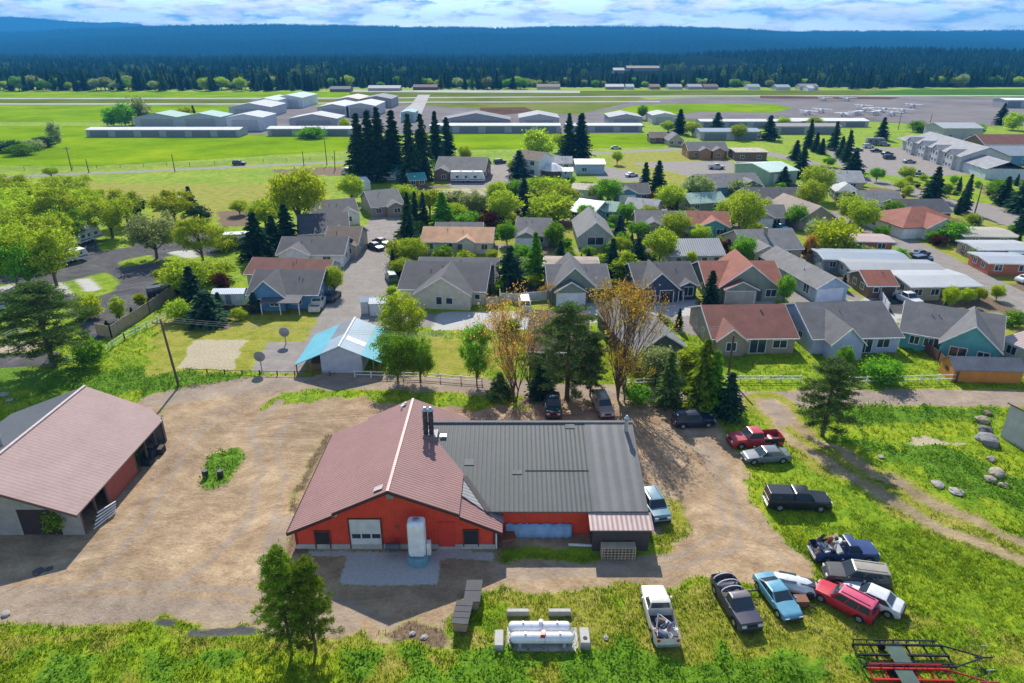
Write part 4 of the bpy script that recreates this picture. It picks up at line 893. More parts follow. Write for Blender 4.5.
for lab, x0, x1, yb, yt, c, w_ in [('dark red-brown terminal house by the taxiway', 413, 437, 90, 82, (.12,.05,.05), (.14,.07,.06)), ('low white building at the forest edge left of the terminal', 368, 400, 91, 87, (.7,.7,.68), (.4,.3,.25)),
       ('dark small hangar at the forest edge, leftmost', 330, 350, 92, 86, (.12,.13,.16), (.15,.1,.1)), ('white roofed building at the forest edge beyond the runway', 606, 624, 89.5, 84, (.8,.8,.8), (.3,.25,.2)),
       ('long brown roofed depot at the forest edge', 537, 560, 89.5, 86, (.3,.2,.16), (.5,.4,.35)), ('pale house at the forest edge right of the white roofed building', 626, 634, 89.5, 84, (.6,.62,.62), (.5,.5,.5)),
       ('brown house among the trees at the forest edge', 650, 660, 89.5, 84, (.25,.16,.12), (.3,.2,.15)), ('greyish house with pale roof at the forest edge', 668, 682, 89.5, 83.5, (.5,.5,.5), (.4,.4,.38)),
       ('house with a sage roof at the forest edge', 688, 702, 89.5, 83.5, (.45,.5,.48), (.35,.3,.25)), ('maroon roofed house at the forest edge', 704, 718, 89.5, 84, (.25,.12,.1), (.3,.25,.22)),
       ('white walled house at the forest edge, small', 748, 760, 89.5, 84, (.5,.5,.5), (.6,.6,.6)), ('pale gabled house at the forest edge near the tarmac', 776, 790, 90, 83, (.5,.52,.56), (.5,.5,.5)),
       ('slate roofed house at the forest edge near the tarmac', 800, 818, 90, 81, (.3,.31,.34), (.5,.42,.36)), ('little white garage at the forest edge near the tarmac', 808, 814, 91, 88, (.75,.75,.75), (.7,.7,.7))]:
    hangar(lab, x0, x1, yb, yb-(yb-yt)*.7, sc(c,.65), w_, 14, door_=False, rid='x', pitch=.3).name = 'far_building'
# ------------------------------------------------------------------ main red barn
redB = mat('boards', (.66,.055,.02), scale=1.35); redRoof = mat('metalroof', (.27,.135,.12), axis='Y', scale=1.0, rough=.7, met=0, rib=.84)
greyRoof = mat('metalroof', (.095,.10,.092), axis='X', scale=.75, rough=.6, met=0); greyRoof2 = mat('metalroof', (.15,.145,.14), axis='X', scale=.3, rough=.6, met=0)
pinkRoof = mat('metalroof', (.42,.31,.28), axis='X', scale=.75)
def barn():
    r = empty('red_barn', (-10.2, 54.5, 0)); tag(r, 'big red barn workshop with faded red metal roof, grey metal wing and white roller door', 'barn')
    ox, oy = -10.2, 54.5
    def W(m): m.v = [(x-ox, y-oy, z) for x, y, z in m.v]; return m
    yf, yb = 47.1, 61.8; ey = 46.35; by = 62.3
    prof = [(-19.0, 2.25), (-15.0, 4.1), (-10.2, 6.35), (-4.4, 4.0), (-.8, 2.3)]
    w_ = MB(); wp = [(-18.6,0),(-1.5,0),(-1.5,2.48),(-4.4,3.82),(-10.2,6.17),(-15.0,3.92),(-18.6,2.3)]
    w_.prism(wp, yf, yf+.2); w_.prism(wp, yb-.2, yb); w_.box(-18.6, -18.4, yf+.2, yb-.2, 0, 2.3); w_.box(-1.7, -1.5, yf+.2, yb-.2, 0, 2.4)
    W(w_).build('wall', redB, r)
    f = MB(); f.box(-18.66, -1.44, yf-.06, yf-.003, -.05, .5); W(f).build('foundation', concM, r)
    for i, nm_ in enumerate(('lean_to_roof', 'roof', 'roof', 'lean_to_roof')):
        (xa, za), (xb, zb) = prof[i], prof[i+1]; up = .2 if nm_ == 'roof' else 0
        if i == 0: xb += .25; zb += .0
        if i == 3: xa -= .25
        m = MB(); m.slab([(xa, ey, za+up), (xb, ey, zb+up), (xb, by, zb+up), (xa, by, za+up)], .1)
        W(m).build(nm_, redRoof, r)
    t = MB()
    for i in range(4):
        (xa, za), (xb, zb) = prof[i], prof[i+1]; u_ = .22 if i in (1, 2) else .02; t.slab([(xa, ey-.05, za+u_), (xb, ey-.05, zb+u_), (xb, ey-.003, zb+u_), (xa, ey-.003, za+u_)], .3)
    t.box(-19.06, -19.003, ey, by, 2.1, 2.33); W(t).build('fascia', mat('plain', (.05,.02,.018)), r)
    c = MB(); c.box(-10.32, -10.08, ey, by, 6.5, 6.6); W(c).build('ridge_cap', mat('metalroof', (.44,.30,.27), axis='Y'), r)
    s = MB(); s.quad((-11.5, 46.9, 5.86), (-10.75, 46.9, 6.18), (-10.75, 47.5, 6.18), (-11.5, 47.5, 5.86)); s.quad((-11.3, 61.2, 5.96), (-10.8, 61.2, 6.2), (-10.8, 61.9, 6.2), (-11.3, 61.9, 5.96)); s.v = [(x, y, z+.24) for x, y, z in s.v]
    W(s).build('roof_patch', mat('plain', (.5,.43,.41)), r)
    # grey sheets low on the right lean-to
    g = MB()
    def zr(x): return 4.0+(x+4.4)*(-1.7/3.6)
    g.slab([(-4.35, 49.2, zr(-4.35)+.05), (-.75, 47.6, zr(-.75)+.05), (-.75, 48.6, zr(-.75)+.05), (-4.35, 51.9, zr(-4.35)+.05)], .04); W(g).build('roof_patch', mat('metalroof', (.30,.29,.285), axis='Y', scale=.75), r)
    # doors
    def opening(x0, x1, z0, z1, nm_='doorway', m_=darkM, fr=True):
        q = MB(); q.box(x0, x1, yf-.03, yf+.04, z0, z1); o = W(q).build(nm_, m_, r)
        if fr:
            k = MB(); k.box(x0-.12, x0, yf-.09, yf-.004, z0, z1+.12); k.box(x1, x1+.12, yf-.09, yf-.004, z0, z1+.12); k.box(x0, x1, yf-.09, yf-.004, z1, z1+.12)
            W(k).build('door_frame', mat('plain', (.16,.03,.02)), o)
        return o
    opening(-16.85, -15.7, .05, 1.85); opening(-4.1, -2.95, .3, 2.0)
    d = opening(-13.85, -11.2, .04, 3.15, 'garage_door', mat('siding', (.62,.64,.62)))
    q = MB(); 
    for k in range(3): q.box(-13.7+.85*k, -13.7+.85*k+.72, yf-.05, yf-.031, 1.15, 1.6)
    W(q).build('pane', glassM, d)
    v = MB(); v.box(-10.5, -9.9, yf-.06, yf-.003, 5.25, 5.75); W(v).build('gable_vent', greyM, r)
    for x, z in ((-14.85, 3.75), (-4.45, 3.7)):
        l = MB(); l.box(x-.1, x+.1, yf-.35, yf-.003, z-.08, z+.08); W(l).build('flood_light', trimM, r)
    # star ornament
    st = MB(); pts = [(( .28 if i % 2 == 0 else .11)*math.sin(i*PI/5)-9.75, (.28 if i % 2 == 0 else .11)*math.cos(i*PI/5)+2.3) for i in range(10)]
    st.prism(pts, yf-.05, yf-.005); W(st).build('star', rustM, r)
    # sliding door + trims
    sd_ = MB(); sd_.box(-6.35, -4.9, yf-.1, yf-.004, .3, 2.9); W(sd_).build('sliding_door', mat('boards', (.60,.04,.02), scale=1.6), r)
    tr = MB()
    for x in (-18.6, -1.62): tr.box(x-.02, x+.14, yf-.07, yf-.004, .5, 2.25)
    W(tr).build('corner_board', mat('plain', (.2,.02,.015)), r)
    dw = MB(); dw.cyl((-1.35, yf-.1, .1), (-1.35, yf-.1, 2.2), .07, n=6); W(dw).build('downpipe', trimM, r)
    # wing
    zs = lambda y: 3.0+(y-48.3)*.297
    m = MB()
    V1 = (-2.3, 48.3, zs(48.3)); V2 = (-4.4, 51.67, zs(51.67)); V3 = (-9.3, 58.4, 6.0); X1 = 7.1
    m.slab([V1, (X1, 48.3, 3.0), (X1, 51.67, zs(51.67)), V2], .12); m.slab([V2, (X1, 51.67, zs(51.67)), (X1, 58.4, 6.0), V3], .12)
    W(m).build('wing_roof', greyRoof, r)
    m = MB(); m.slab([(X1+.01, 48.3, 3.03), (11.8, 48.3, 3.03), (11.8, 58.4, 6.03), (X1+.01, 58.4, 6.03)], .12); W(m).build('wing_roof', greyRoof2, r)
    m = MB(); m.slab([(-9.3, 58.41, 6.0), (11.8, 58.41, 6.0), (11.8, 59.6, 5.35), (-9.3, 59.6, 5.35)], .12); W(m).build('wing_roof', mat('metalroof', (.10,.10,.10), axis='X', rough=.9, met=0), r)
    m = MB(); m.box(-8.6, 11.85, 58.25, 58.6, 5.98, 6.09); W(m).build('ridge_cap', mat('metalroof', (.16,.16,.16), axis='X', rough=.9, met=0), r)
    m = MB()
    for a_, b_ in (((-2.0, 48.2), (-4.3, 51.9)),):
        m.slab([(a_[0]-.25, a_[1], zs(a_[1])+.12), (a_[0]+.25, a_[1], zs(a_[1])+.12), (b_[0]+.25, b_[1], zs(b_[1])+.12), (b_[0]-.25, b_[1], zs(b_[1])+.12)], .05)
    W(m).build('valley_flashing', mat('plain', (.07,.06,.055)), r)
    m = MB()
    for y in (52.6,): m.box(1.2, 7.0, y-.015, y+.015, zs(y)-.0, zs(y)+.05)
    W(m).build('roof_seam', darkM, r)
    m = MB()
    for x, y, a_, b_ in ((.0, 52.2, .9, .45), (-4.4, 53.2, .9, .7), (5.2, 57.6, .9, .5)):
        m.slab([(x, y, zs(y)+.05), (x+a_, y, zs(y)+.05), (x+a_, y+b_, zs(y+b_)+.05), (x, y+b_, zs(y+b_)+.05)], .03)
    W(m).build('roof_patch', mat('plain', (.17,.17,.165)), r)
    m = MB(); m.box(-1.4, 6.9, 49.0, 49.2, 0, 3.05); m.box(-1.3, 11.4, 59.2, 59.4, 0, 5.3); W(m).build('wing_wall', redB, r)
    m = MB(); m.add([(11.2,49,0),(11.2,59.3,0),(11.2,59.3,5.3),(11.2,58.4,5.85),(11.2,49,3.1),(11.4,49,0),(11.4,59.3,0),(11.4,59.3,5.3),(11.4,58.4,5.85),(11.4,49,3.1)], [(0,1,2,3,4),(9,8,7,6,5),(0,5,6,1),(1,6,7,2),(2,7,8,3),(3,8,9,4),(4,9,5,0)]); W(m).build('wing_wall', redB, r)
    m = MB(); m.slab([(6.6, 46.5, 2.45), (12.0, 46.5, 2.45), (12.0, 48.35, 2.88), (6.6, 48.35, 2.88)], .08); W(m).build('shed_roof', pinkRoof, r)
    m = MB(); m.box(6.9, 11.7, 46.8, 48.9, 0, 2.38); W(m).build('shed_wall', mat('boards', (.06,.05,.045)), r)
    # chimneys
    def ch(x, y, z0, z1, rad, mt, cap=True):
        c_ = MB(); c_.cyl((x, y, z0), (x, y, z1), rad, n=16); o = W(c_).build('chimney', mt, r, smooth=False)
        if cap: k_ = MB(); k_.lathe([(rad*.5, z1+.02), (rad*1.35, z1+.12), (rad*1.35, z1+.2), (rad*.3, z1+.5)], 14, (x, y, 0)); W(k_).build('chimney_cap', steelM, o)
    steelD = mat('paint', (.05,.052,.058), met=.4, rough=.45)
    ch(-8.25, 56.6, 5.3, 8.2, .24, steelD); ch(-7.72, 56.6, 5.1, 8.2, .24, steelD)
    k = MB()
    for z in (6.4, 7.7): k.box(-8.55, -7.42, 56.32, 56.88, z, z+.08)
    W(k).build('chimney_frame', mat('plain', (.10,.10,.11)), r)
    k = MB(); k.box(-9.0, -7.1, 55.9, 57.3, 5.2, 5.85); W(k).build('chimney_base', mat('metalroof', (.2,.19,.19)), r)
    k = MB(); k.box(-6.9, -6.3, 56.4, 56.9, 5.1, 5.6); W(k).build('roof_unit', steelM, r)
    ch(11.05, 57.3, 5.6, 6.9, .2, steelM)
    for x, y, z in ((-10.9, 61.5, 6.2), (-11.2, 60.9, 6.1)):
        k = MB(); k.cyl((x, y, z-.3), (x, y, z+.35), .1, n=8); W(k).build('roof_vent', trimM, r)
barn()
def M4(): return MB()
# blue tarp along the wing wall
def tarp():
    n = 26; V = []; F = []
    for j in range(4):
        for i in range(n):
            x = -.6+5.9*i/(n-1); z = 1.25*(1-j/3)+.03*math.sin(i*1.3)+(.05*math.sin(i*.7+i*i*.13) if j == 0 else 0); y = 48.9-.42*j/3-.07*math.sin(i*2.1+j)
            V.append((x, y, max(.02, z)))
    F = [(j*n+i, j*n+i+1, (j+1)*n+i+1, (j+1)*n+i) for j in range(3) for i in range(n-1)]
    m = MB().add(V, F); o = m.build('blue_tarp', mat('plain', (.22,.36,.55), rough=.5), smooth=True); tag(o, 'crumpled pale blue tarp leaning along the red wall of the barn wing', 'tarp')
    md = o.modifiers.new('s', 'SOLIDIFY'); md.thickness = .03
tarp()
# white silo
x0, y0 = -7.9, 45.6
r = empty('storage_silo', (x0, y0, 0)); tag(r, 'tall white storage silo on a blue-grey round base by the roller door', 'silo')
MB().lathe([(.95,0),(.95,.75),(.86,.8)], 24).build('base', mat('plain', (.14,.30,.36)), r, smooth=False)
tk = MB().box(-.72,.72,-.62,.62,.78,4.25).build('tank', mat('plain', (.74,.75,.76)), r); md = tk.modifiers.new('b', 'BEVEL'); md.width = .3; md.segments = 5
MB().lathe([(.28,4.2),(.28,4.33),(.1,4.36)], 12).build('hatch', steelM, r)
m = MB(); m.box(.78, 1.12, -.25, .25, .8, 2.0); m.build('control_box', trimM, r)
# steel smoker / grill cart next to it
r = empty('barrel_smoker', (-10.1, 46.2, 0)); tag(r, 'dark steel barrel smoker cart standing left of the white silo', 'smoker')
MB().lathe([(.1,-.62),(.33,-.6),(.33,.6),(.1,.62)], 14, (0,0,1.0), 'x').build('barrel', mat('paint', (.12,.12,.13), met=.6), r)
for x in (-.45,.45):
    for y in (-.25,.25): MB().cyl((x,y,0),(x,y,.85),.03,n=5).build('leg', steelM, r)
MB().box(-.7,.7,-.55,-.35,.7,.74).build('shelf', steelM, r)
# lattice pallet rack
r = empty('lattice_crate', (9.0, 46.1, 0)); tag(r, 'pale wooden lattice crate standing against the dark shed of the barn', 'crate')
lat = mat('plain', (.42,.33,.22)); m = MB()
for x in (-1.4,1.4): m.box(x-.05,x+.05,-.4,.4,0,1.15)
m.box(-1.4,1.4,-.4,.4,.1,.16); m.box(-1.45,1.45,-.42,.42,1.15,1.22); m.build('frame', lat, r)
m = MB()
for k in range(9): m.box(-1.25+.3*k,-1.18+.3*k,-.43,-.40,.0,1.15)
for k in range(4): m.box(-1.4,1.4,-.46,-.431,.12+.28*k,.2+.28*k)
m.build('slats', lat, r)
o = MB().add([(-.9,46.9,1.0),(.4,46.9,1.25),(.2,48.2,1.0),(-1.0,48.4,.85),(-.9,46.9,.9),(.4,46.9,1.15),(.2,48.2,.9),(-1.0,48.4,.75)],[(0,1,2,3),(7,6,5,4),(0,4,5,1),(1,5,6,2),(2,6,7,3),(3,7,4,0)])
for x, y in ((-.7,47.1),(.2,47.1),(-.8,48.2),(.1,48.1)): o.box(x-.04,x+.04,y-.04,y+.04,0,.95)
tag(o.build('rusty_table', rustM), 'rusty steel sheet table at the corner between barn and wing', 'table')
tag(MB().slab([(4.9,47.4,.25),(7.0,47.2,.3),(7.0,47.32,.3),(4.9,47.52,.25)], .2).build('white_pipe', trimM), 'white plank lying in the grass before the barn wing', 'plank')
# ------------------------------------------------------------------ left barn
def lbarn():
    X1, X0, XR = -38.0, -54.6, -46.3; yf, yb = 48.9, 64.6; e = 3.0; rz = 6.1
    r = empty('open_barn', (XR, 57, 0)); tag(r, 'long open-sided barn with faded pink metal roof at the left edge', 'barn')
    def W(m): m.v = [(x-XR, y-57, z) for x, y, z in m.v]; return m
    m = MB(); m.slab([(XR, yf-.9, rz), (X1+.5, yf-.9, e-.15), (X1+.3, yb-.4, e-.12), (X1-1.5, yb+1.0, e+.55), (XR, yb+1.4, rz)], .14); W(m).build('roof', mat('metalroof', (.34,.225,.20), axis='Y', scale=.75, rough=.8, met=0, rib=.95), r)
    m = MB(); m.slab([(X0-.4, yf-.9, e-.15), (XR, yf-.9, rz), (XR, yb+1.4, rz), (X0-.4, yb+1.0, e-.15)], .14); W(m).build('roof', mat('metalroof', (.10,.10,.105), axis='Y', scale=.75), r)
    m = MB(); m.box(XR-.14, XR+.14, yf-.9, yb+1.4, rz+.0, rz+.1); W(m).build('ridge_cap', mat('plain', (.52,.42,.4)), r)
    m = MB(); m.prism([(X0,0),(-43.4,0),(-43.4,2.75),(-39.9,2.75),(-39.9,0),(X1,0),(X1,e),(XR,rz-.25),(X0,e)], yf, yf+.15); m.prism([(X0,0),(X1,0),(X1,e-.05),(XR,rz-.2),(X0,e-.05)], yb, yb+.15); m.box(X0, X0+.15, yf+.15, yb, 0, e); W(m).build('wall', mat('boards', (.30,.28,.26)), r)
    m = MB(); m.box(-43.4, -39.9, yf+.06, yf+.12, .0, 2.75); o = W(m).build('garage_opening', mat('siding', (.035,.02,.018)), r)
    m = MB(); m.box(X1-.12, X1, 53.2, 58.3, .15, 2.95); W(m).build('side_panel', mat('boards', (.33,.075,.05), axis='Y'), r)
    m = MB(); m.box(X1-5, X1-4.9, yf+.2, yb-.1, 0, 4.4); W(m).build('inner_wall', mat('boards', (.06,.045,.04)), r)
    for y in (49.1, 51.2, 53.1, 58.4, 60.6, 62.6, 64.4): m = MB(); m.box(X1-.16, X1+.02, y-.09, y+.09, 0, 2.95); W(m).build('post', mat('plain', (.12,.08,.06)), r)
    t = MB(); t.slab([(XR, yf-.96, rz+.03), (X1+.5, yf-.96, e-.12), (X1+.5, yf-.903, e-.12), (XR, yf-.903, rz+.03)], .28); W(t).build('fascia', mat('plain', (.12,.07,.06)), r)
    c = MB(); c.cyl((-48, 54.9, 5), (-48, 54.9, 6.6), .25, n=12); W(c).build('chimney', steelM, r)
lbarn()
m = MB()
for k in range(5): m.cyl((-37.6, 49.6+.25*k, .1+.25*k), (-36.9+.0, 52.0+.1*k, .15+.22*k), .07, n=6)
tag(m.build('pipe_stack', trimM), 'stack of white pipes leaning in the open bay of the left barn', 'pipes')
m = MB(); 
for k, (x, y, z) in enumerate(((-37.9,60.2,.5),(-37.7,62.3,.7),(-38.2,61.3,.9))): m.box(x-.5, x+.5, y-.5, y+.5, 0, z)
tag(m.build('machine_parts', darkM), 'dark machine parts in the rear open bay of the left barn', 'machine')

# ------------------------------------------------------------------ yard things
def ptank(y, x, label, z0=.72, red=True, ln=4.6, rad=.40):
    r = empty('propane_tank', (x, y, 0)); tag(r, label, 'gas tank', 'white propane tanks')
    h = ln/2; pr = [(.06,-h)]+[(rad*math.cos(a), -h+rad*.8*(1-math.sin(a))) for a in (1.1,.8,.5,.25,0)]; pr += [(q, -z) for q, z in pr[::-1]]
    MB().lathe(pr, 22, (0,0,z0), 'x').build('shell', mat('paint', (.72,.72,.74), met=0, rough=.4), r, smooth=True)
    m = MB(); m.cyl((.1,0,z0+rad*.9),(.1,0,z0+rad+.22),.17,n=12); m.build('valve_dome', mat('plain', (.65,.6,.58)), r)
    if red: m = MB(); m.box(-.12,.2,-rad*.8,-rad*.45,z0+.3,z0+.62); m.build('valve', mat('paint', (.6,.05,.04)), r)
    for s in (-1.2, 1.3): MB().cyl((s,0,z0+rad-.02),(s,0,z0+rad+.1),.07,n=8).build('port', steelM, r)
    MB().lathe([(rad+.015,-.03),(rad+.015,.03)], 22, (.2,0,z0), 'x').build('strap', steelM, r)
    for s in (-1.6, 1.6): m = MB(); m.box(s-.12,s+.12,-.42,.42,0,z0-rad+.12); m.build('support', concM, r)
xx, yy = P(548, 645)
ptank(yy, xx-.45, 'front white propane tank of the pair on the grass, red valve box')
ptank(yy+1.0, xx-.6, 'rear white propane tank of the pair, partly behind the front one', red=False)
m = MB(); m.box(-2.6,2.6,-.6,1.6,.0,.06); tag(m.build('concrete_slab', concM, loc=(xx-.4,yy,0)), 'thin concrete slab under the two propane tanks', 'slab')
for (px, py, sx_, sy_, sz_, lab) in [(499,650,.65,1.5,.7,'upright concrete block left of the propane tanks'), (585,648,.7,1.5,.75,'concrete block with a hole right of the propane tanks'),
        (518,620,1.7,.4,.5,'long concrete barrier behind the tanks, left one'), (560,620,1.7,.4,.5,'long concrete barrier behind the tanks, right one')]:
    a, b = P(px, py); m = MB(); m.box(-sx_/2,sx_/2,-sy_/2,sy_/2,0,sz_); o = m.build('concrete_block', mat('plain', (.40,.38,.34)), loc=(a,b+.5,0)); tag(o, lab, 'concrete block')
    md = o.modifiers.new('b', 'BEVEL'); md.width = .05
    if 'hole' in lab: k = MB(); k.cyl((0,-.3,sz_+.002),(0,-.3,sz_+.03),.16,n=12); k.build('hole', darkM, o)
def dumpster(px, py, lab, n, rz):
    a, b = P(px, py); r = empty('wooden_bin', (a, b+.9, 0), rz); r.scale = (.85, .85, .85); tag(r, lab, 'bin')
    m = MB(); m.add([(-.55,-1.2,.15),(.55,-1.2,.15),(.55,1.2,.15),(-.55,1.2,.15),(-.7,-1.35,1.2),(.7,-1.35,1.2),(.7,1.35,1.2),(-.7,1.35,1.2)],[(0,3,2,1),(0,1,5,4),(1,2,6,5),(2,3,7,6),(3,0,4,7),(4,5,6,7)]); m.build('body', mat('boards', (.33,.24,.16)), r)
    for k in range(n):
        y0_ = -1.4+2.8*k/n; q = MB(); q.slab([(-.75,y0_,1.28),(.75,y0_,1.36),(.75,y0_+2.8/n-.06,1.36),(-.75,y0_+2.8/n-.06,1.28)], .07); q.build('lid', mat('plain', (.06,.06,.065), rough=.8), r)
    for s in (-1,1): MB().box(-.6,.6,s*1.0-.08,s*1.0+.08,0,.16).build('skid', woodM, r)
dumpster(462, 632, 'front wooden waste bin with dark lid panels beside the asphalt apron', 4, -.12); dumpster(473, 610, 'rear wooden waste bin with dark lid panels closer to the barn', 2, -.05)
def trailer(px0, px1, py, colr, lab, dy=0):
    x0, y0 = P(px0, py+7); x1, _ = P(px1, py+7); r = empty('frame_trailer', ((x0+x1)/2, y0+.2, 0), -.02); tag(r, lab, 'trailer', 'long frame trailers at the bottom right')
    L_ = x1-x0; m = MB(); mt = mat('paint', colr, met=.2)
    for y in (-.05, .85, 1.75): m.box(-L_/2, L_/2, y-.06, y+.06, .62, .76)
    for k in range(6): x = -L_/2+.05+(L_-.1)*k/5; m.box(x-.05, x+.05, -.1, 1.8, .5, .615)
    m.build('frame', mt, r)
    m = MB()
    for y in (-.15, 1.85): m.box(-L_/2, L_/2*.85, y-.04, y+.04, 1.0, 1.08)
    for k in range(7):
        for y in (-.15, 1.85): x = -L_/2+.1+L_*.88*k/6; m.box(x-.03,x+.03,y-.03,y+.03,.76,1.0)
    m.build('rail', mt, r)
    m = MB(); m.cyl((L_/2,-.05,.68),(L_/2+2.4,.85,.6),.06,n=6); m.cyl((L_/2,1.75,.68),(L_/2+2.4,.85,.6),.06,n=6); m.cyl((L_/2+1.8,.85,.6),(L_/2+3.0,.85,.6),.06,n=6); m.build('drawbar', mt, r)
    m = MB(); m.cyl((L_/2+2.1,.85,.1),(L_/2+2.1,.85,1.7),.05,n=6); m.cyl((L_/2+1.9,.85,1.7),(L_/2+2.4,.85,1.75),.03,n=6); m.cyl((L_/2+1.5,1.0,.6),(L_/2+1.5,1.0,2.2),.03,n=6); m.build('jack', steelM, r)
    for x in (-.9, .1):
        for y in (-.3, 2.0): MB().lathe([(.18,-.1),(.33,-.1),(.33,.1),(.18,.1)], 16, (x,y,.33), 'y').build('wheel', rubberM, r)
    m = MB(); m.box(-1.0,.2,.1,1.6,.78,.82); m.build('deck', mat('plain', (.05,.09,.07)), r)
trailer(863, 955, 668, (.012,.014,.016), 'black frame trailer with drawbar lying nearer the cars'); trailer(880, 960, 694, (.5,.02,.015), 'red frame trailer cut by the bottom edge of the photo')
# barrels in the weedy island
for px, py, lab in ((206,478,'left black barrel standing on the weedy island in the dirt yard'), (221,478,'right black barrel standing on the weedy island in the dirt yard')):
    a, b = P(px, py); m = MB().lathe([(.28,0),(.3,.02),(.3,.3),(.315,.32),(.3,.34),(.3,.6),(.315,.62),(.3,.64),(.3,.88),(.27,.9)], 16); tag(m.build('barrel', mat('paint', (.03,.03,.035)), loc=(a,b,0)), lab, 'barrel', 'barrels on the weedy island')
# rocks
def rock(px, py, s, lab, c=(.42,.38,.32), grp=None, nm='boulder', fl=.6):
    a, b = P(px, py); bm_ = __import__('bmesh').new(); __import__('bmesh').ops.create_icosphere(bm_, subdivisions=3, radius=1)
    sd_ = random.random()*50
    for v in bm_.verts:
        k = 1+.35*noise.noise(v.co*1.1+Vector((sd_,0,0)))+.12*noise.noise(v.co*3+Vector((0,sd_,0))); v.co = v.co*k; v.co.z *= fl; v.co.x *= 1.15
    me = bpy.data.meshes.new('rock'); bm_.to_mesh(me); bm_.free(); me.materials.append(mat('plain', sc(c,.62), rough=.9)); o = bpy.data.objects.new(nm, me); COL.objects.link(o)
    o.location = (a, b+s*.5, s*.2); o.scale = (s*.62,)*3; o.rotation_euler = (0,0,random.random()*6); tag(o, lab, 'boulder', grp)
rock(992,446,1.7,'biggest grey boulder beside the white wall at the right edge',(.33,.32,.33)); rock(984,424,1.1,'tan boulder at the top of the boulder row',(.45,.37,.28)); rock(988,433,1.0,'dark boulder just above the biggest grey one',(.2,.19,.18))
rock(990,416,.7,'small brown rock at the upper end of the boulder row',(.3,.2,.15)); rock(1000,478,1.2,'pale tan boulder in the lower group of three',(.55,.47,.35)); rock(993,483,.8,'low tan stone left in the lower group of three',(.5,.42,.3)); rock(1006,488,.7,'small tan stone right in the lower group of three',(.5,.42,.32))
rock(993,462,.7,'pale rock between the biggest boulder and the lower group'); rock(940,488,.9,'flat pale stone in the grass, left one of two by the track',(.55,.5,.42),fl=.35); rock(959,496,1.0,'flat pale stone in the grass, right one of two by the track',(.58,.53,.45),fl=.35); rock(882,459,.5,'tiny pale stone alone in the grass above the track',(.5,.46,.4),fl=.4)
for px, py, s, lab in ((36,575,.6,'dark stone at the edge of the shaded asphalt, larger'),(48,571,.4,'dark stone at the edge of the shaded asphalt, smaller'),(4,617,.5,'pale stone in the grass at the lower left edge'),(606,640,.35,'crumpled white scrap on the grass right of the tanks'),(424,640,.4,'pale rubble lump where the apron meets the grass'),(412,636,.35,'flat rubble slab at the tip of the apron'),(2,397,.8,'pale rock heap left of the open barn roof'),(8,402,.6,'pale rock just below the heap at the left edge')): rock(px, py, s, lab, (.5,.47,.42) if 'dark' not in lab else (.12,.11,.11), fl=.4, nm='stone')
# white wall at the right edge
def rwall():
    a = Vector(P(1000,437)); b = Vector(P(1075,478)); d = (b-a); L_ = d.length; ang = math.atan2(d.y, d.x); r = empty('white_shed', (a.x, a.y, 0), ang); tag(r, 'pale-walled shed with thin dark red roof edge cut by the right border', 'shed')
    m = MB(); m.add([(0,0,0),(L_,0,0),(L_,6,0),(0,6,0),(0,0,4.1),(L_,0,4.1),(L_,6,1.1),(0,6,1.1)],[(0,3,2,1),(0,1,5,4),(1,2,6,5),(2,3,7,6),(3,0,4,7)]); m.build('wall', mat('boards', (.5,.48,.45)), r)
    m = MB(); m.slab([(-.2,-.25,4.3),(L_,-.25,4.3),(L_,6.2,1.15),(-.2,6.2,1.15)],.14); m.build('roof', mat('metalroof', (.2,.07,.055), axis='X'), r)
rwall()
# ------------------------------------------------------------------ fences
def fence(pts, label, h=1.1, rails=2, c=(.7,.7,.68), sp=2.4, nm='rail_fence', solid=False, rw=.1, pix=True):
    q = [Vector(P(*p)) for p in pts] if pix else [Vector(p) for p in pts]; r = empty(nm, (q[0].x, q[0].y, 0)); tag(r, label, 'fence'); o0 = q[0]; mt = mat('plain', c)
    po = MB(); ra = MB()
    for a, b in zip(q[:-1], q[1:]):
        L_ = (b-a).length; d = (b-a)/L_; n_ = max(1, round(L_/sp)); nn = Vector((-d.y, d.x))*.03
        def Rt(u, z, off=0): p_ = a-o0+d*u+nn*off; return (p_.x, p_.y, z)
        for k in range(n_+1): p_ = Rt(L_*k/n_, 0); po.box(p_[0]-.07, p_[0]+.07, p_[1]-.07, p_[1]+.07, 0, h+.08)
        zs_ = [(0.03, h)] if solid else [(h*(k+1)/rails-rw, h*(k+1)/rails) for k in range(rails)]
        for z0_, z1_ in zs_:
            for s in (1,):
                A_ = Rt(0, z0_, -1); B_ = Rt(L_, z0_, -1); C_ = Rt(L_, z0_, 1); D_ = Rt(0, z0_, 1)
                ra.add([A_,B_,C_,D_]+[(p[0],p[1],z1_) for p in (A_,B_,C_,D_)], [(0,3,2,1),(4,5,6,7),(0,1,5,4),(1,2,6,5),(2,3,7,6),(3,0,4,7)])
    if len(po.v)//8 <= 90: 
        for k in range(len(po.v)//8): m = MB(); m.v = po.v[k*8:k*8+8]; m.f = po.f[:6]; m.m = [0]*6; m.build('post', mt, r)
    else: po.build('posts', mt, r)
    ra.build('panel' if solid else 'rail', mt, r)
fence([(355,377),(420,379),(482,384)], 'white rail fence along the lane below the turquoise roofed shop', .9)
fence([(625,386),(700,382),(800,382)], 'white rail fence behind the spruce row and the brick-red roofed house', .9); fence([(848,385),(956,382)], 'white rail fence of the lavender house garden by the lane', 1.1)
fence([(956,383),(938,362),(908,340)], 'brown board fence between the lavender and teal houses', 1.5, c=(.14,.06,.035), solid=True, nm='board_fence')
fence([(852,274),(878,296),(888,312)], 'pale board fence running down beside the end-on grey house', 1.5, c=(.5,.5,.52), solid=True, nm='board_fence')
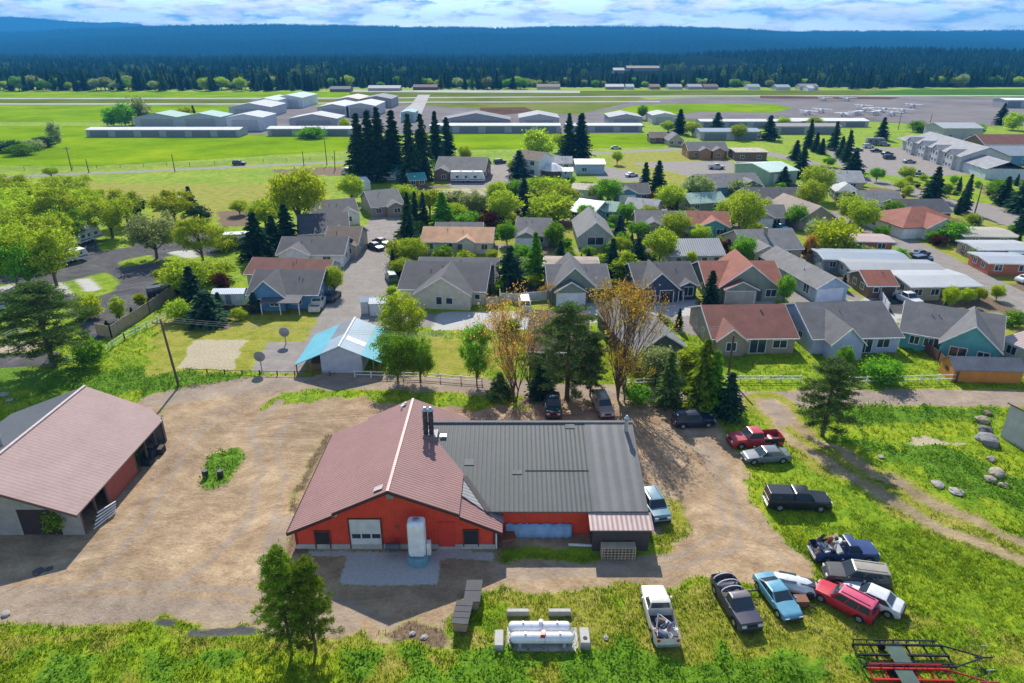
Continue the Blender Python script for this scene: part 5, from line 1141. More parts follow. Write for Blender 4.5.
fence([(98,335),(112,338),(150,313),(178,293),(188,290)], 'weathered tan wooden fence of the trailer park', 1.9, c=(.36,.27,.19), solid=True, nm='board_fence', sp=1.6)
fence([(68,362),(88,362),(100,356),(125,340),(168,318)], 'sagging pale green-white rail fence on the slope below the trailer park', 1.0, c=(.45,.68,.55))
fence([(-60,338),(0,342),(18,334),(30,338)], 'low grey rail fence at the far left beside the trailer park road', 1.0, c=(.35,.32,.3), rails=3)
fence([(190,311),(235,314),(258,313)], 'dark wooden fence between the blue house garden and the sand court', 1.5, c=(.07,.045,.035), solid=True, nm='board_fence')
fence([(500,302),(520,302),(546,300)], 'white board fence section right of the large cream house', 1.6, c=(.6,.62,.64), solid=True, nm='board_fence')
fence([(0,171),(190,166),(355,158)], 'thin wire field fence along the field road', 1.2, rails=3, c=(.25,.22,.16), sp=8, rw=.05)
fence([(672,262),(726,262)], 'dark picket fence before the long house with ribbed grey roof', 1.3, c=(.14,.07,.05), solid=True, nm='board_fence')
fence([(190,373),(260,375),(330,376)], 'low dark post fence along the top of the dirt road', .6, rails=1, c=(.12,.09,.05), rw=.06)
# ------------------------------------------------------------------ poles
def pole(bx, by, ty, lab, arms=1, lean=0):
    X, Y = P(bx, by); h = ZA(ty, Y); r = empty('utility_pole', (X, Y, 0)); tag(r, lab, 'utility pole')
    MB().cyl((0,0,-.2),(lean,0,h),.17,.12,8).build('pole', mat('bark', (.09,.065,.05)), r)
    for k in range(arms):
        MB().box(lean-1.1,lean+1.1,-.07,.07,h-.6-k*.9,h-.46-k*.9).build('crossarm', mat('plain', (.12,.09,.07)), r)
        for x in (-1,-.5,.5,1): MB().cyl((lean+x,0,h-.46-k*.9),(lean+x,0,h-.25-k*.9),.06,n=6).build('insulator', greyM, r)
    return (X+lean, Y, h)
A1 = pole(179, 387, 319, 'leaning wooden utility pole by the sand court', 1, -.5)
B1 = pole(728, 378, 335, 'dark bare wooden pole before the brick-red roofed house', 0)
m = MB()
a_ = MB().cyl((179/1,0,0),(0,0,1),.1)  # unused shape kept out of the scene
pole(974, 216, 184, 'wooden pole beside the right highway', 1); pole(72, 171, 147, 'dark pole in the left field above the road'); pole(89, 173, 159, 'shorter pole in the left field right of the tall one', 0)
pole(175, 172, 154, 'thin pole at the middle of the left field road', 0); pole(327, 165, 140, 'thin tall pole at the right end of the field road', 0); pole(335, 170, 151, 'thin leaning pole beside the tall one at the field road', 0, .4); pole(304, 166, 151, 'short pole left of the tall one at the field road', 0)
pole(845, 160, 128, 'light pole between the dark spruces and motel', 0); pole(898, 130, 112, 'pole by the apron shops left of the white metal hall', 0); pole(929, 128, 114, 'pole right beside the white metal hall', 0)
def wires(a, b, n=3):
    for k in range(n):
        off = (-1+k)*1.0; m = MB(); q = []
        for i in range(13):
            t = i/12; q.append((a[0]*(1-t)+b[0]*t, a[1]*(1-t)+b[1]*t+off*.6, a[2]*(1-t)+b[2]*t-4*t*(1-t)*1.6))
        for p_, s_ in zip(q[:-1], q[1:]): m.cyl(p_, s_, .014, n=4, caps=False)
        tag(m.build('power_line', greyM), 'thin power lines strung from the leaning pole over the court to the right', 'wire', 'wires from the leaning utility pole')
wires(A1, (B1[0], B1[1], 7.2))
# basketball hoops
def hoop(px, py, ty, lab):
    X, Y = P(px, py); h = ZA(ty, Y); r = empty('basketball_hoop', (X, Y, 0)); tag(r, lab, 'basketball hoop')
    MB().cyl((0,0,0),(0,0,h-.5),.07,n=8).build('post', greyM, r); MB().lathe([(.75,-.03),(.75,.03)], 18, (0,-.1,h-.6), 'y').build('backboard', greyM, r)
    m = MB()
    for i in range(12): a=i*PI/6; b=(i+1)*PI/6; m.cyl((.23*math.cos(a),-.4+.23*math.sin(a),h-.9),(.23*math.cos(b),-.4+.23*math.sin(b),h-.9),.02,n=4)
    m.build('rim', rustM, r)
hoop(262, 371, 352, 'basketball hoop with round grey board at the near edge of the court'); hoop(286, 344, 328, 'basketball hoop with pale board at the far edge of the court')
# turquoise shop
def shop():
    a = Vector(P(322,373)); b = Vector(P(363,373)); W_ = (b-a).length; ang = math.atan2(b.y-a.y, b.x-a.x); c = (a+b)/2; ax = math.radians(6)
    r = empty('gabled_workshop', (c.x, c.y, 0), ang); tag(r, 'pale blue workshop with turquoise roof wings and white skylight strip by the lane', 'workshop')
    e = 2.9; rz = 4.1; D = 9.5; h = W_/2; lo = 6.1
    w_ = MB(); w_.box(-h, h, 0, D, 0, e); w_.prism([(-h,e),(h,e),(0,rz-.1)], 0, .1); w_.build('wall', mat('boards', (.42,.50,.58)), r)
    s = (rz-e)/h
    def sl_(x): return rz-abs(x)*s
    turq = mat('metalroof', (.12,.42,.50), axis='Y', scale=.8); gr_ = mat('metalroof', (.30,.38,.44), axis='Y', scale=.8); g2 = mat('metalroof', (.20,.21,.24), axis='Y', scale=.8)
    for x0_, x1_, y0_, y1_, mt, nm_ in ((-2.3,0,-.5,D*.42,gr_,'roof'),(-2.3,0,D*.42+.01,D+.3,g2,'roof'),(0,2.9,-.5,D+.3,gr_,'roof'),(-lo,-2.31,-.5,D+.3,turq,'lean_to_roof'),(2.91,lo*.88,-.5,D+.3,turq,'lean_to_roof')):
        MB().slab([(x0_,y0_,sl_(x0_)),(x1_,y0_,sl_(x1_)),(x1_,y1_,sl_(x1_)),(x0_,y1_,sl_(x0_))], .1).build(nm_, mt, r)
    MB().slab([(.35,2.1,sl_(.35)+.03),(2.8,2.1,sl_(2.8)+.03),(2.8,3.4,sl_(2.8)+.03),(.35,3.4,sl_(.35)+.03)], .06).build('skylight', mat('plain', (.8,.8,.78)), r)
    MB().box(-.12,.12,-.5,D+.3,rz-.02,rz+.07).build('ridge_cap', trimM, r)
    for x in (-lo+.2,-4,4.3,lo*.88-.2):
        for y in (-.3, D): MB().box(x-.07,x+.07,y-.07,y+.07,0,sl_(x)-.11).build('post', woodM, r)
    m = MB(); m.box(-h-1.8,-h-.2,1,5,0,.9); m.build('woodpile', woodM, r)
shop()
# yurt-like tank, jet of clutter
X, Y = P(553, 176); r = empty('round_yurt', (X, Y, 0)); tag(r, 'dark round yurt with a white cone roof beside the pale blue workshop', 'yurt')
MB().lathe([(4.0,0),(4.0,2.2)], 24).build('wall', mat('plain', (.08,.05,.045)), r); MB().lathe([(4.3,2.15),(1.2,4.0),(.3,4.3)], 24).build('roof', mat('plain', (.62,.62,.6)), r)
for i, (px, py, s, c, lab) in enumerate([(232,303,2.6,(.62,.66,.68),'small white garden shed left of the blue gabled house'), (372,312,1.6,(.5,.52,.5),'white box trailer at the kerb near the cream house'), (375,305,.0,None,None),
        (618,186,0,None,None), (1014,262,2.2,(.3,.02,.03),'maroon shed beside the carport at the right edge'), (386,313,2.4,(.6,.64,.7),'white tarped lean-to on the left side of the cream house')]):
    if not s: continue
    a, b = P(px, py); r = empty('small_shed', (a, b, 0), .05); tag(r, lab, 'shed')
    m = MB(); m.box(-s,s,-s*.5,s*.5,0,2.1); m.build('wall', mat('boards', c), r); m = MB(); gable_roof_x(m, -s, s, -s*.5, s*.5, 2.15, .5, .12, .08); m.build('roof', mat('metalroof', (.62,.66,.68)), r)
    MB().box(-.45,.45,-s*.5-.03,-s*.5+.02,.05,1.9).build('door', greyM, r)

for pts_, lab_, c_ in [([(486,306),(500,306),(500,292)],'cream board fence at the right corner of the large cream house',(.45,.42,.36)),([(612,262),(636,262)],'dark board fence between sage and navy houses at the back',(.1,.06,.04)),
  ([(560,243),(560,228),(572,228)],'dark board fence between stacked-gable and grey gabled houses',(.12,.07,.045)),([(624,246),(640,246),(640,232)],'brown board fence right of the grey gabled house',(.16,.09,.055)),([(735,262),(748,262),(748,250)],'brown board fence left of the stone porch house',(.16,.09,.055)),
  ([(806,262),(824,262)],'brown board fence left of the slate blue mobile home',(.2,.12,.07)),([(416,290),(416,280)],'short pale fence at the kerb by the large cream house',(.5,.48,.44)),([(504,262),(546,262)],'dark board fence behind the dark spruce and green conifer',(.1,.07,.05)),
  ([(700,312),(704,330),(708,345)],'brown board fence left of the brick-red roofed house',(.2,.12,.08)),([(930,232),(975,236)],'dark hedge-like fence right of the salmon hip roof',(.08,.07,.05)),([(690,226),(690,214)],'brown fence at the left of the teal orange-roofed house',(.2,.12,.08)),([(738,228),(752,228)],'grey fence right of the teal orange-roofed house',(.25,.22,.2))]:
    fence(pts_, lab_, 1.6, c=c_, solid=True, nm='board_fence')
# ------------------------------------------------------------------ vehicles
def interp(pts, x):
    for (a, b), (c, d) in zip(pts[:-1], pts[1:]):
        if x <= c: return b+(d-b)*(x-a)/(c-a) if c > a else d
    return pts[-1][1]
SPEC = {
 # deck/hood line (x fraction rear->front, z), cabin: (rear base, rear top, front top, front base) x fractions, roof z
 'sedan': dict(L=4.7, W=1.8, top=[(0,.62),(.03,.92),(.18,.98),(.62,.92),(.70,.90),(.96,.72),(1,.5)], cab=(.13,.27,.56,.72), rz=1.42),
 'coupe': dict(L=4.6, W=1.8, top=[(0,.60),(.03,.90),(.2,.95),(.62,.88),(.70,.86),(.96,.68),(1,.45)], cab=(.12,.32,.55,.72), rz=1.32),
 'suv': dict(L=4.7, W=1.88, top=[(0,.75),(.015,1.12),(.6,1.12),(.70,1.12),(.96,1.0),(1,.6)], cab=(.01,.06,.58,.72), rz=1.76),
 'wagon': dict(L=4.6, W=1.78, top=[(0,.7),(.015,1.0),(.6,.98),(.72,.98),(.97,.86),(1,.55)], cab=(.01,.06,.58,.72), rz=1.65),
 'van': dict(L=5.2, W=2.0, top=[(0,.8),(.01,1.15),(.7,1.15),(.84,1.1),(.98,.9),(1,.55)], cab=(.005,.02,.68,.86), rz=2.0),
 'pickup': dict(L=5.7, W=1.98, top=[(0,1.15),(.01,1.22),(.42,1.22),(.72,1.22),(.975,1.12),(1,.65)], cab=(.395,.42,.63,.73), rz=1.93, bed=(.02,.39)),
 'canopy': dict(L=5.8, W=2.0, top=[(0,1.15),(.01,1.22),(.42,1.22),(.72,1.22),(.975,1.12),(1,.65)], cab=(.395,.42,.63,.73), rz=1.93, bed=(.02,.39), shell=True),
 'regular': dict(L=5.5, W=2.0, top=[(0,1.1),(.01,1.16),(.5,1.16),(.70,1.14),(.98,1.02),(1,.6)], cab=(.49,.51,.63,.73), rz=1.82, bed=(.02,.48)),
}
def car(name, kind, colr, rear, front, label, L=None, cat='car', group=None, detail=True, roofc=None, paint=None, extra=None, pos=None, rackc=None):
    S = SPEC[kind]; L = L or S['L']; k = L/S['L']; W_ = S['W']/2
    if pos: (cx, cy), ang = pos
    else:
        a = Vector(P(*rear)); b = Vector(P(*front)); ang = math.atan2(b.y-a.y, b.x-a.x); cx, cy = (a+b)/2
    r = empty(name, (cx, cy, .01), ang); tag(r, label, cat, group)
    pm = paint or mat('paint', colr)
    wr = .40 if S.get('bed') else (.37 if kind in ('suv','van') else .33); wx = (-L/2+L*.19, L/2-L*.18)
    xs = sorted(set([round(-L/2+L*i/36, 3) for i in range(37)])); V = []; F = []
    zt = lambda x: interp(S['top'], (x+L/2)/L)
    bed = S.get('bed'); rings = []
    for x in xs:
        f = abs(x)/(L/2); w = W_*(1-.13*f**5)
        zb = .26+.12*max(0, f-.9)*5
        arch = 0
        for q in wx:
            d = abs(x-q)
            if d < wr+.09: arch = max(arch, math.sqrt((wr+.09)**2-d*d)+wr)
        zl = max(zb, arch); t = zt(x); u = (x+L/2)/L
        inb = bed and bed[0] < u < bed[1]
        tz = .62 if inb and not S.get('shell') else t
        ww = w-.09 if inb and not S.get('shell') else w*.84
        ring = [(w*.93, zb if not arch else max(zb, arch*.98)), (w, max(zl, zb+.12)), (w*1.0, max(t-.28, zl+.02)), (w*.965, t-.06), (w*.93 if not (inb and not S.get('shell')) else w*.95, t), (ww, tz if inb else t+.015), (0, tz if inb else t+.035)]
        rings.append(ring)
    n = len(rings[0])
    for x, g in zip(xs, rings):
        for y, z in g: V.append((x, y, z))
        for y, z in g: V.append((x, -y, z))
    for i in range(len(xs)-1):
        for j in range(n-1):
            A_ = i*2*n+j; B_ = (i+1)*2*n+j; F.append((A_, A_+1, B_+1, B_)); F.append((A_+n, B_+n, B_+n+1, A_+n+1))
        F.append((i*2*n, (i+1)*2*n, (i+1)*2*n+n, i*2*n+n))
    for i in (0, len(xs)-1):
        ring = [i*2*n+j for j in range(n)]+[i*2*n+n+j for j in range(n-2, -1, -1)]; F.append(tuple(ring if i else ring[::-1]))
    m = MB(); m.add(V, F)
    # cabin frame
    c = [(-L/2+L*q) for q in S['cab']]; rz = S['rz']; zb0 = zt(c[0])-.03; zb1 = zt(c[3])-.03; wb = W_*.90; wt = W_*.74
    def cabv(e, z_=0):
        return [(c[0]-e, wb+e, zb0), (c[3]+e, wb+e, zb1), (c[2]+e*.5, wt+e, rz-.05+z_), (c[1]-e*.5, wt+e, rz-.05+z_), (c[0]-e, -wb-e, zb0), (c[3]+e, -wb-e, zb1), (c[2]+e*.5, -wt-e, rz-.05+z_), (c[1]-e*.5, -wt-e, rz-.05+z_)]
    m.add(cabv(0), [(0,3,2,1),(4,5,6,7),(3,7,6,2),(1,2,6,5),(0,4,7,3)])
    bo = m.build('body', pm, r)
    def soft(o_, w_=.045):
        if detail: md = o_.modifiers.new('b', 'BEVEL'); md.width = w_; md.segments = 3; md.limit_method = 'ANGLE'; md.angle_limit = math.radians(28); o_.data.shade_smooth(); md.harden_normals = True
    soft(bo); rt = MB(); rt.add([(c[1]-.04, wt+.02, rz-.055), (c[2]+.04, wt+.02, rz-.055), (c[2]+.04, -wt-.02, rz-.055), (c[1]-.04, -wt-.02, rz-.055), (c[1]+.1, wt-.1, rz), (c[2]-.1, wt-.1, rz), (c[2]-.1, -wt+.1, rz), (c[1]+.1, -wt+.1, rz)],
        [(4,5,6,7),(0,1,5,4),(1,2,6,5),(2,3,7,6),(3,0,4,7)][0:5]); 
    rt.f = [f[::-1] for f in rt.f]; soft(rt.build('roof', mat('paint', roofc) if roofc else pm, r), .03)
    # glass panels, slightly proud of the frame
    def lerp(p, q, t): return tuple(p[i]*(1-t)+q[i]*t for i in range(3))
    def panel(nm_, p00, p10, p11, p01, i0=.06, i1=.94, j0=.12, j1=.9, off=(0,0,0)):
        f = lambda u, v: tuple(a+b for a, b in zip(lerp(lerp(p00, p10, u), lerp(p01, p11, u), v), off))
        MB().quad(f(i0,j0), f(i1,j0), f(i1,j1), f(i0,j1)).build(nm_, glassM, r)
    v = cabv(0)
    panel('windshield', v[5], v[1], v[2], v[6], .04, .96, .06, .94, (.012,0,.012)); panel('rear_window', v[0], v[4], v[7], v[3], .08, .92, .25, .92, (-.012,0,.012))
    ns = 2 if (c[3]-c[0]) > 2.0 else 1
    if c[3]-c[0] > 3.0: ns = 3
    for sgn, q in ((1, (v[0], v[1], v[2], v[3])), (-1, (v[4], v[5], v[6], v[7]))):
        for i in range(ns): panel('side_window', *q, .06+.90*i/ns, .06+.90*(i+1)/ns-.035, .14, .9, (0, .014*sgn, .004))
    if not detail:
        wm_ = MB()
        for x in wx:
            for s in (-1, 1): wm_.lathe([(.1,-.1),(wr,-.1),(wr,.1),(.1,.1)], 12, (x, s*(W_-.13), wr), 'y')
        wm_.build('wheels', rubberM, r)
    else:
        for x in wx:
            for s in (-1, 1):
                wo = MB().lathe([(.2,-.11),(wr-.03,-.11),(wr,-.07),(wr,.07),(wr-.03,.11),(.2,.11)], 20, (x, s*(W_-.125), wr), 'y').build('wheel', rubberM, r)
                MB().lathe([(.02,-.005),(.2,-.0),(.215,.01)] if s < 0 else [(.215,-.01),(.2,0),(.02,.005)], 14, (x, s*(W_-.125)+s*.112, wr), 'y').build('rim', steelM, wo)
        hl = mat('glass', (.6,.6,.58)); tl = mat('paint', (.4,.01,.01), met=0)
        zh = S['top'][-2][1]-.2; zr_ = S['top'][1][1]-.22
        for s in (-1, 1):
            MB().box(L/2-.1, L/2+.012, s*W_*.62-.17, s*W_*.62+.17, zh-.1, zh+.07).build('headlight', hl, r)
            MB().box(-L/2-.012, -L/2+.1, s*W_*.70-.1, s*W_*.70+.1, zr_-.16, zr_+.08).build('taillight', tl, r)
            MB().box(c[3]-.25, c[3]-.1, s*(W_+.02), s*(W_+.16), zb1+.02, zb1+.2).build('mirror', pm if kind != 'pickup' else blackM, r)
        MB().box(L/2-.05, L/2+.06, -W_*.8, W_*.8, .34, .52).build('bumper', darkM if colr != (.6,.6,.6) else steelM, r)
        MB().box(-L/2-.07, -L/2+.05, -W_*.8, W_*.8, .36, .56).build('bumper', darkM if kind not in ('pickup','canopy','regular') else steelM, r)
        MB().box(L/2-.02, L/2+.016, -W_*.4, W_*.4, zh-.12, zh+.06).build('grille', darkM, r)
        if not bed:
            q = MB(); 
            for s in (-1, 1): q.box(c[1]+.15, c[2]-.1, s*(wt-.2)-.02, s*(wt-.2)+.02, rz+.005, rz+.05)
            if kind in ('suv', 'wagon'): q.build('roof_rail', rackc or blackM, r)
    if bed:
        x0_, x1_ = -L/2+L*bed[0], -L/2+L*bed[1]
        if S.get('shell'):
            q = MB(); q.add([(-L/2+.03,W_*.93,1.16),(x1_,W_*.93,1.16),(x1_,W_*.78,1.86),(-L/2+.12,W_*.78,1.86),(-L/2+.03,-W_*.93,1.16),(x1_,-W_*.93,1.16),(x1_,-W_*.78,1.86),(-L/2+.12,-W_*.78,1.86)], [(0,3,2,1),(4,5,6,7),(3,7,6,2),(1,2,6,5),(0,4,7,3)]); soft(q.build('canopy', pm, r), .08)
            for s in (1, -1):
                for a_, b_ in ((.1,.45),(.5,.92)):
                    lx = x1_+L/2; p_ = lambda u, t: (-L/2+.06+lx*u, s*(W_*(.93-.15*t)+.012), 1.16+.7*t)
                    MB().quad(p_(a_,.3), p_(b_,.3), p_(b_,.85), p_(a_,.85)).build('canopy_window', glassM, r)
        else:
            MB().box(x0_, x1_-.01, -W_*.86, W_*.86, .64, .665).build('bed_floor', mat('plain', (.05,.05,.052)), r)
    if extra: extra(r, L, W_, rz)
    return r
def junk(r, x0, x1, y0, y1, z0, n, cols, seed, s=.3, hgt=.6):
    rr = random.Random(seed)
    for k in range(n):
        m = MB(); x = rr.uniform(x0, x1); y = rr.uniform(y0, y1); z = z0+rr.uniform(0, hgt); q = s*rr.uniform(.5, 1.3)
        t = rr.choice('btwr'); m.M = Matrix.Translation((x, y, z)) @ Matrix.Rotation(rr.uniform(0, 6), 4, Vector((rr.uniform(-1,1), rr.uniform(-1,1), 1)).normalized())
        if t == 'b': m.box(-q, q, -q*.6, q*.6, -q*.3, q*.3)
        elif t == 't': m.cyl((-q*1.6,0,0),(q*1.6,0,0), q*.18, n=7)
        elif t == 'w': m.lathe([(q*.4,-.08),(q*.95,-.08),(q*.95,.08),(q*.4,.08)], 14)
        else: m.lathe([(q*.2,-q*.5),(q*.5,-q*.4),(q*.45,q*.4),(q*.1,q*.5)], 10)
        nm_ = {'b': 'scrap_panel', 't': 'scrap_pipe', 'w': 'scrap_tyre', 'r': 'scrap_drum'}[t]
        m.build(nm_, mat('plain', rr.choice(cols)), r)
C_ = car
C_('parked_suv','suv',(.16,.28,.34),(649,503),(660,522),'pale teal-white compact SUV parked by the right end of the barn wing',L=4.0)
C_('parked_suv','suv',(.012,.02,.05),(674,426),(711,424),'dark navy SUV alone at the top of the dirt yard',L=4.7)
C_('parked_pickup','pickup',(.42,.03,.035),(784,443),(724,446),'red pickup with black bed and tailgate beside the silver sedan',L=5.8,cat='pickup truck',roofc=(.45,.04,.05),extra=lambda r, L, W_, rz: [MB().box(-L/2+.06,-L/2+L*.385,s*(W_+.003)-.012,s*(W_+.003)+.012,.78,1.2).build('bed_side', blackM, r) for s in (-1, 1)])
C_('parked_sedan','sedan',(.14,.165,.185),(789,459),(741,461),'silver-grey sedan parked just below the red pickup',L=4.9)
C_('parked_pickup','canopy',(.01,.012,.018),(763,505),(829,507),'long black pickup with canopy shell parked on the dirt edge',L=5.9,cat='pickup truck')
def ex(cols, n, seed, hg=.55):
    def f(r, L, W_, rz): junk(r, -L/2+.35, -.2*L*.5, -W_*.7, W_*.7, .8, n, cols, seed, .32, hg)
    return f
C_('scrap_pickup','regular',(.03,.055,.16),(812,557),(872,557),'old blue pickup with its bed piled high with scrap metal',L=5.4,cat='pickup truck',extra=ex([(.03,.03,.035),(.4,.32,.24),(.07,.1,.2),(.3,.12,.06),(.5,.48,.45)],34,3,.95))
C_('parked_suv','suv',(.07,.065,.06),(884,586),(826,578),'old dark SUV with weathered tan roof below the scrap-laden blue pickup',L=4.9,roofc=(.33,.29,.22),rackc=steelM)
C_('parked_coupe','coupe',(.12,.32,.42),(764,585),(789,618),'light teal-blue coupe parked nose to the camera',L=4.7)
C_('parked_wagon','wagon',(.50,.012,.03),(872,622),(816,592),'red boxy wagon with pinkish sun-faded roof',L=4.6,roofc=(.58,.08,.15))
C_('parked_pickup','regular',(.06,.055,.075),(722,588),(748,630),'dark plum pickup with pale hoops over its bed, nose to the camera',L=5.3,cat='pickup truck',roofc=(.16,.14,.15),
   extra=lambda r, L, W_, rz: [ (lambda m: ([m.cyl((x, (W_-.15)*math.cos(a), 1.1+.45*math.sin(a)), (x, (W_-.15)*math.cos(a+PI/8), 1.1+.45*math.sin(a+PI/8)), .05, n=6) for a in [i*PI/8 for i in range(8)]], m.build('bed_hoop', trimM, r)))(MB()) for x in (-L/2+.5, -L/2+1.2, -L/2+1.9)])
C_('parked_pickup','regular',(.60,.57,.50),(665,642),(653,601),'cream-white old pickup with bed full of scrap, tail to the camera',L=5.5,cat='pickup truck',extra=ex([(.5,.5,.5),(.3,.33,.38),(.1,.12,.2),(.2,.12,.08)],22,8,.4))
C_('parked_pickup','pickup',(.015,.06,.06),(552,403),(553,418),'dark green truck under the trees behind the barn, facing the camera',L=5.2,cat='pickup truck')
C_('parked_suv','suv',(.30,.27,.22),(599,402),(607,419),'tan-silver SUV under the trees behind the barn, right of the green truck',L=4.9)
def wreck():
    a = Vector(P(776,590)); b = Vector(P(812,590)); r = empty('wrecked_car', ((a.x+b.x)/2, a.y+.2, 0), math.radians(-20)); tag(r, 'stripped white car shell lying between the coupe and old SUV', 'wreck')
    m = MB(); m.lathe([(.3,-1.7),(.75,-1.5),(.85,-.6),(.85,.8),(.7,1.6),(.3,1.8)], 16, (0,0,.35), 'x'); m.v = [(x, y, max(.12, z*.75+.15)) for x, y, z in m.v]; m.build('shell', mat('paint', (.6,.62,.62)), r, smooth=True)
    m = MB(); m.add([(-1.2,-.6,.95),(.1,-.6,1.0),(.1,.6,1.0),(-1.2,.6,.95)],[(0,1,2,3)]); m.build('windshield', glassM, r); MB().box(.4,1.5,-.45,.45,.80,.98).build('engine', darkM, r)
    
    for s in (-1.1, 1.2):
        for y in (-.8, .8): MB().lathe([(.15,-.09),(.32,-.09),(.32,.09),(.15,.09)], 14, (s,y,.32), 'y').build('wheel', rubberM, r)
wreck()
C_('parked_sedan','sedan',(.62,.63,.62),(890,612),(850,594),'white sedan half hidden behind the red wagon',L=4.5)
r = empty('engine_block', (P(800,604)[0], P(800,604)[1], 0)); tag(r, 'dark engine block and axle lying between the coupe and red wagon', 'engine')
m = MB(); m.box(-.5,.5,-.4,.4,.1,.6); m.build('block', rustM, r); MB().cyl((-.9,.6,.2),(.9,-.7,.25),.08,n=8).build('axle', darkM, r)
m = MB(); m.cyl((0,0,.3),(1.7,.1,.35),.06,n=6); a, b = P(746,594); tag(m.build('tow_bar', blackM, loc=(a,b,0)), 'black tow bar between the plum pickup and teal coupe', 'bar')
# --- estate cars
far = [('sedan',(.10,.10,.12),(370,247),(382,251),'dark sedan parked side by side in the drive of the left street, nearer'),('sedan',(.06,.06,.07),(376,243),(388,246),'dark sedan parked side by side in the drive of the left street, farther'),
 ('suv',(.16,.2,.24),(383,216),(390,209),'grey car before the hip-gabled house at the street head, left'),('suv',(.05,.05,.06),(399,215),(402,208),'black car before the hip-gabled house at the street head, right'),
 ('pickup',(.55,.55,.5),(314,314),(322,302),'white pickup parked beside the blue gabled house'),('sedan',(.05,.06,.08),(330,302),(336,296),'dark car at the kerb right of the white pickup'),
 ('suv',(.04,.10,.09),(394,285),(389,276),'dark teal car at the right kerb of the left street'),('van',(.6,.6,.6),(525,311),(524,303),'white van seen end-on through the orange budding tree'),
 ('pickup',(.62,.62,.62),(897,298),(916,307),'white pickup in the drive beside the little salmon roofed shop'),('suv',(.08,.12,.2),(914,264),(928,262),'dark blue car at the grey mobile home, lower'),('sedan',(.10,.11,.14),(913,257),(926,255),'dark car at the grey mobile home, upper'),
 ('pickup',(.62,.62,.62),(997,268),(1018,272),'white pickup at the right edge by the carport'),('sedan',(.7,.7,.7),(1018,283),(1036,281),'white car cut by the right border on the street'),
 ('pickup',(.5,.5,.52),(710,169),(722,169),'silver pickup parked before the lodge field'),('sedan',(.6,.6,.6),(690,156),(697,153),'white car at the left end of the log lodge'),
 ('sedan',(.4,.5,.42),(610,149),(622,149),'pale green car on the lane above the dry field'),('sedan',(.5,.52,.55),(627,177),(636,176),'silver car on the gravel by the pale blue workshop'),
 ('sedan',(.45,.45,.45),(798,190),(806,186),'silver car parked in front of the dark spruce by the annex'),('suv',(.03,.03,.04),(802,227),(813,227),'black car in the drive of the tan roofed house'),('sedan',(.02,.12,.25),(777,228),(786,231),'blue car by the yellow-green tree in mid estate'),
 ('sedan',(.5,.5,.5),(872,217),(882,214),'white car by the grey roofed house near the red hip roof, upper'),('sedan',(.45,.5,.5),(874,222),(884,219),'silver car by the grey roofed house near the red hip roof, lower'),
 ('suv',(.05,.05,.06),(236,165),(243,165),'dark car driving on the field road'),('pickup',(.3,.3,.3),(660,0),(0,0),None),('pickup',(.5,.5,.5),(343,175),(351,172),'pale pickup at the right end of the field road'),
 ('canopy',(.02,.02,.03),(154,297),(178,293),'black pickup beside the tan fence in the trailer park'),('sedan',(.4,.45,.5),(-4,311),(8,308),'silver car cut by the left border in the trailer park'),
 ('suv',(.03,.03,.03),(494,164),(506,163),'black suv on the gravel before the tall brown house')]
for kd, c_, a_, b_, lab in far:
    if lab: car('parked_'+{'canopy':'pickup','wagon':'car','sedan':'car','suv':'car'}.get(kd,kd), kd, c_, a_, b_, lab, cat={'pickup':'pickup truck','canopy':'pickup truck','van':'van'}.get(kd,'car'), detail=False)
cps = [(857,151,0,'dark'),(868,148,.1,'white'),(876,152,0,'black'),(887,155,.1,'black'),(889,159,.1,'dark'),(884,146,-.2,'grey'),(912,153,.2,'white'),(909,163,0,'grey'),(928,158,.6,'white'),(938,162,.5,'dark'),(945,164,.3,'dark'),(831,150,1.2,'grey'),(842,153,.2,'dark')]
wd = ['first','second','third','fourth','fifth','sixth','seventh','eighth','ninth','tenth','eleventh','twelfth','thirteenth']
CC = dict(dark=(.05,.05,.06), black=(.015,.015,.02), white=(.6,.6,.6), grey=(.25,.26,.28))
for i, (px, py, an, cn_) in enumerate(sorted(cps)):
    car('parked_car', 'suv' if i % 2 else 'sedan', CC[cn_], None, None, f'{cn_} car on the motel car park, {wd[i]} from the left', group='cars on the motel car park', detail=False, pos=(P(px, py), an))
# --- RVs and trailers
def rv(px, py, L_, ang, lab, h=2.9, c=(.66,.66,.64), nm='camper_trailer', motor=False):
    a, b = P(px, py); r = empty(nm, (a, b, 0), ang); tag(r, lab, 'camper' if nm == 'camper_trailer' else nm.replace('_', ' '))
    m = MB(); m.prism([(-L_/2,.55),(L_/2-.3,.55),(L_/2,.95),(L_/2-(.9 if motor else .4),h),(-L_/2+.2,h)], -1.2, 1.2); m.build('body', mat('plain', c), r)
    s = MB()
    for y in (-1.215, 1.215): s.box(-L_/2+.1, L_/2-.3, y-.01, y+.01, .9, 1.15)
    s.build('stripe', mat('plain', (.12,.16,.25)), r)
    for i in range(3):
        x = -L_/2+L_*(.2+.26*i); MB().box(x-.45, x+.45, -1.23, -1.2, 1.5, 2.15).build('window', glassM, r)
    MB().box(-.2,.45,-1.235,-1.2,.65,2.4).build('door', mat('plain', sc(c, .8)), r)
    for x in (-L_*.12, L_*.02): 
        for y in (-1.1,1.1): MB().lathe([(.15,-.1),(.35,-.1),(.35,.1),(.15,.1)], 12, (x,y,.35), 'y').build('wheel', rubberM, r)
    if not motor: MB().cyl((L_/2-.1,0,.6),(L_/2+1.1,0,.55),.06,n=6).build('drawbar', darkM, r)
    for x in (-L_*.2, L_*.15): MB().box(x-.35,x+.35,-.35,.35,h,h+.22).build('roof_unit', trimM, r)
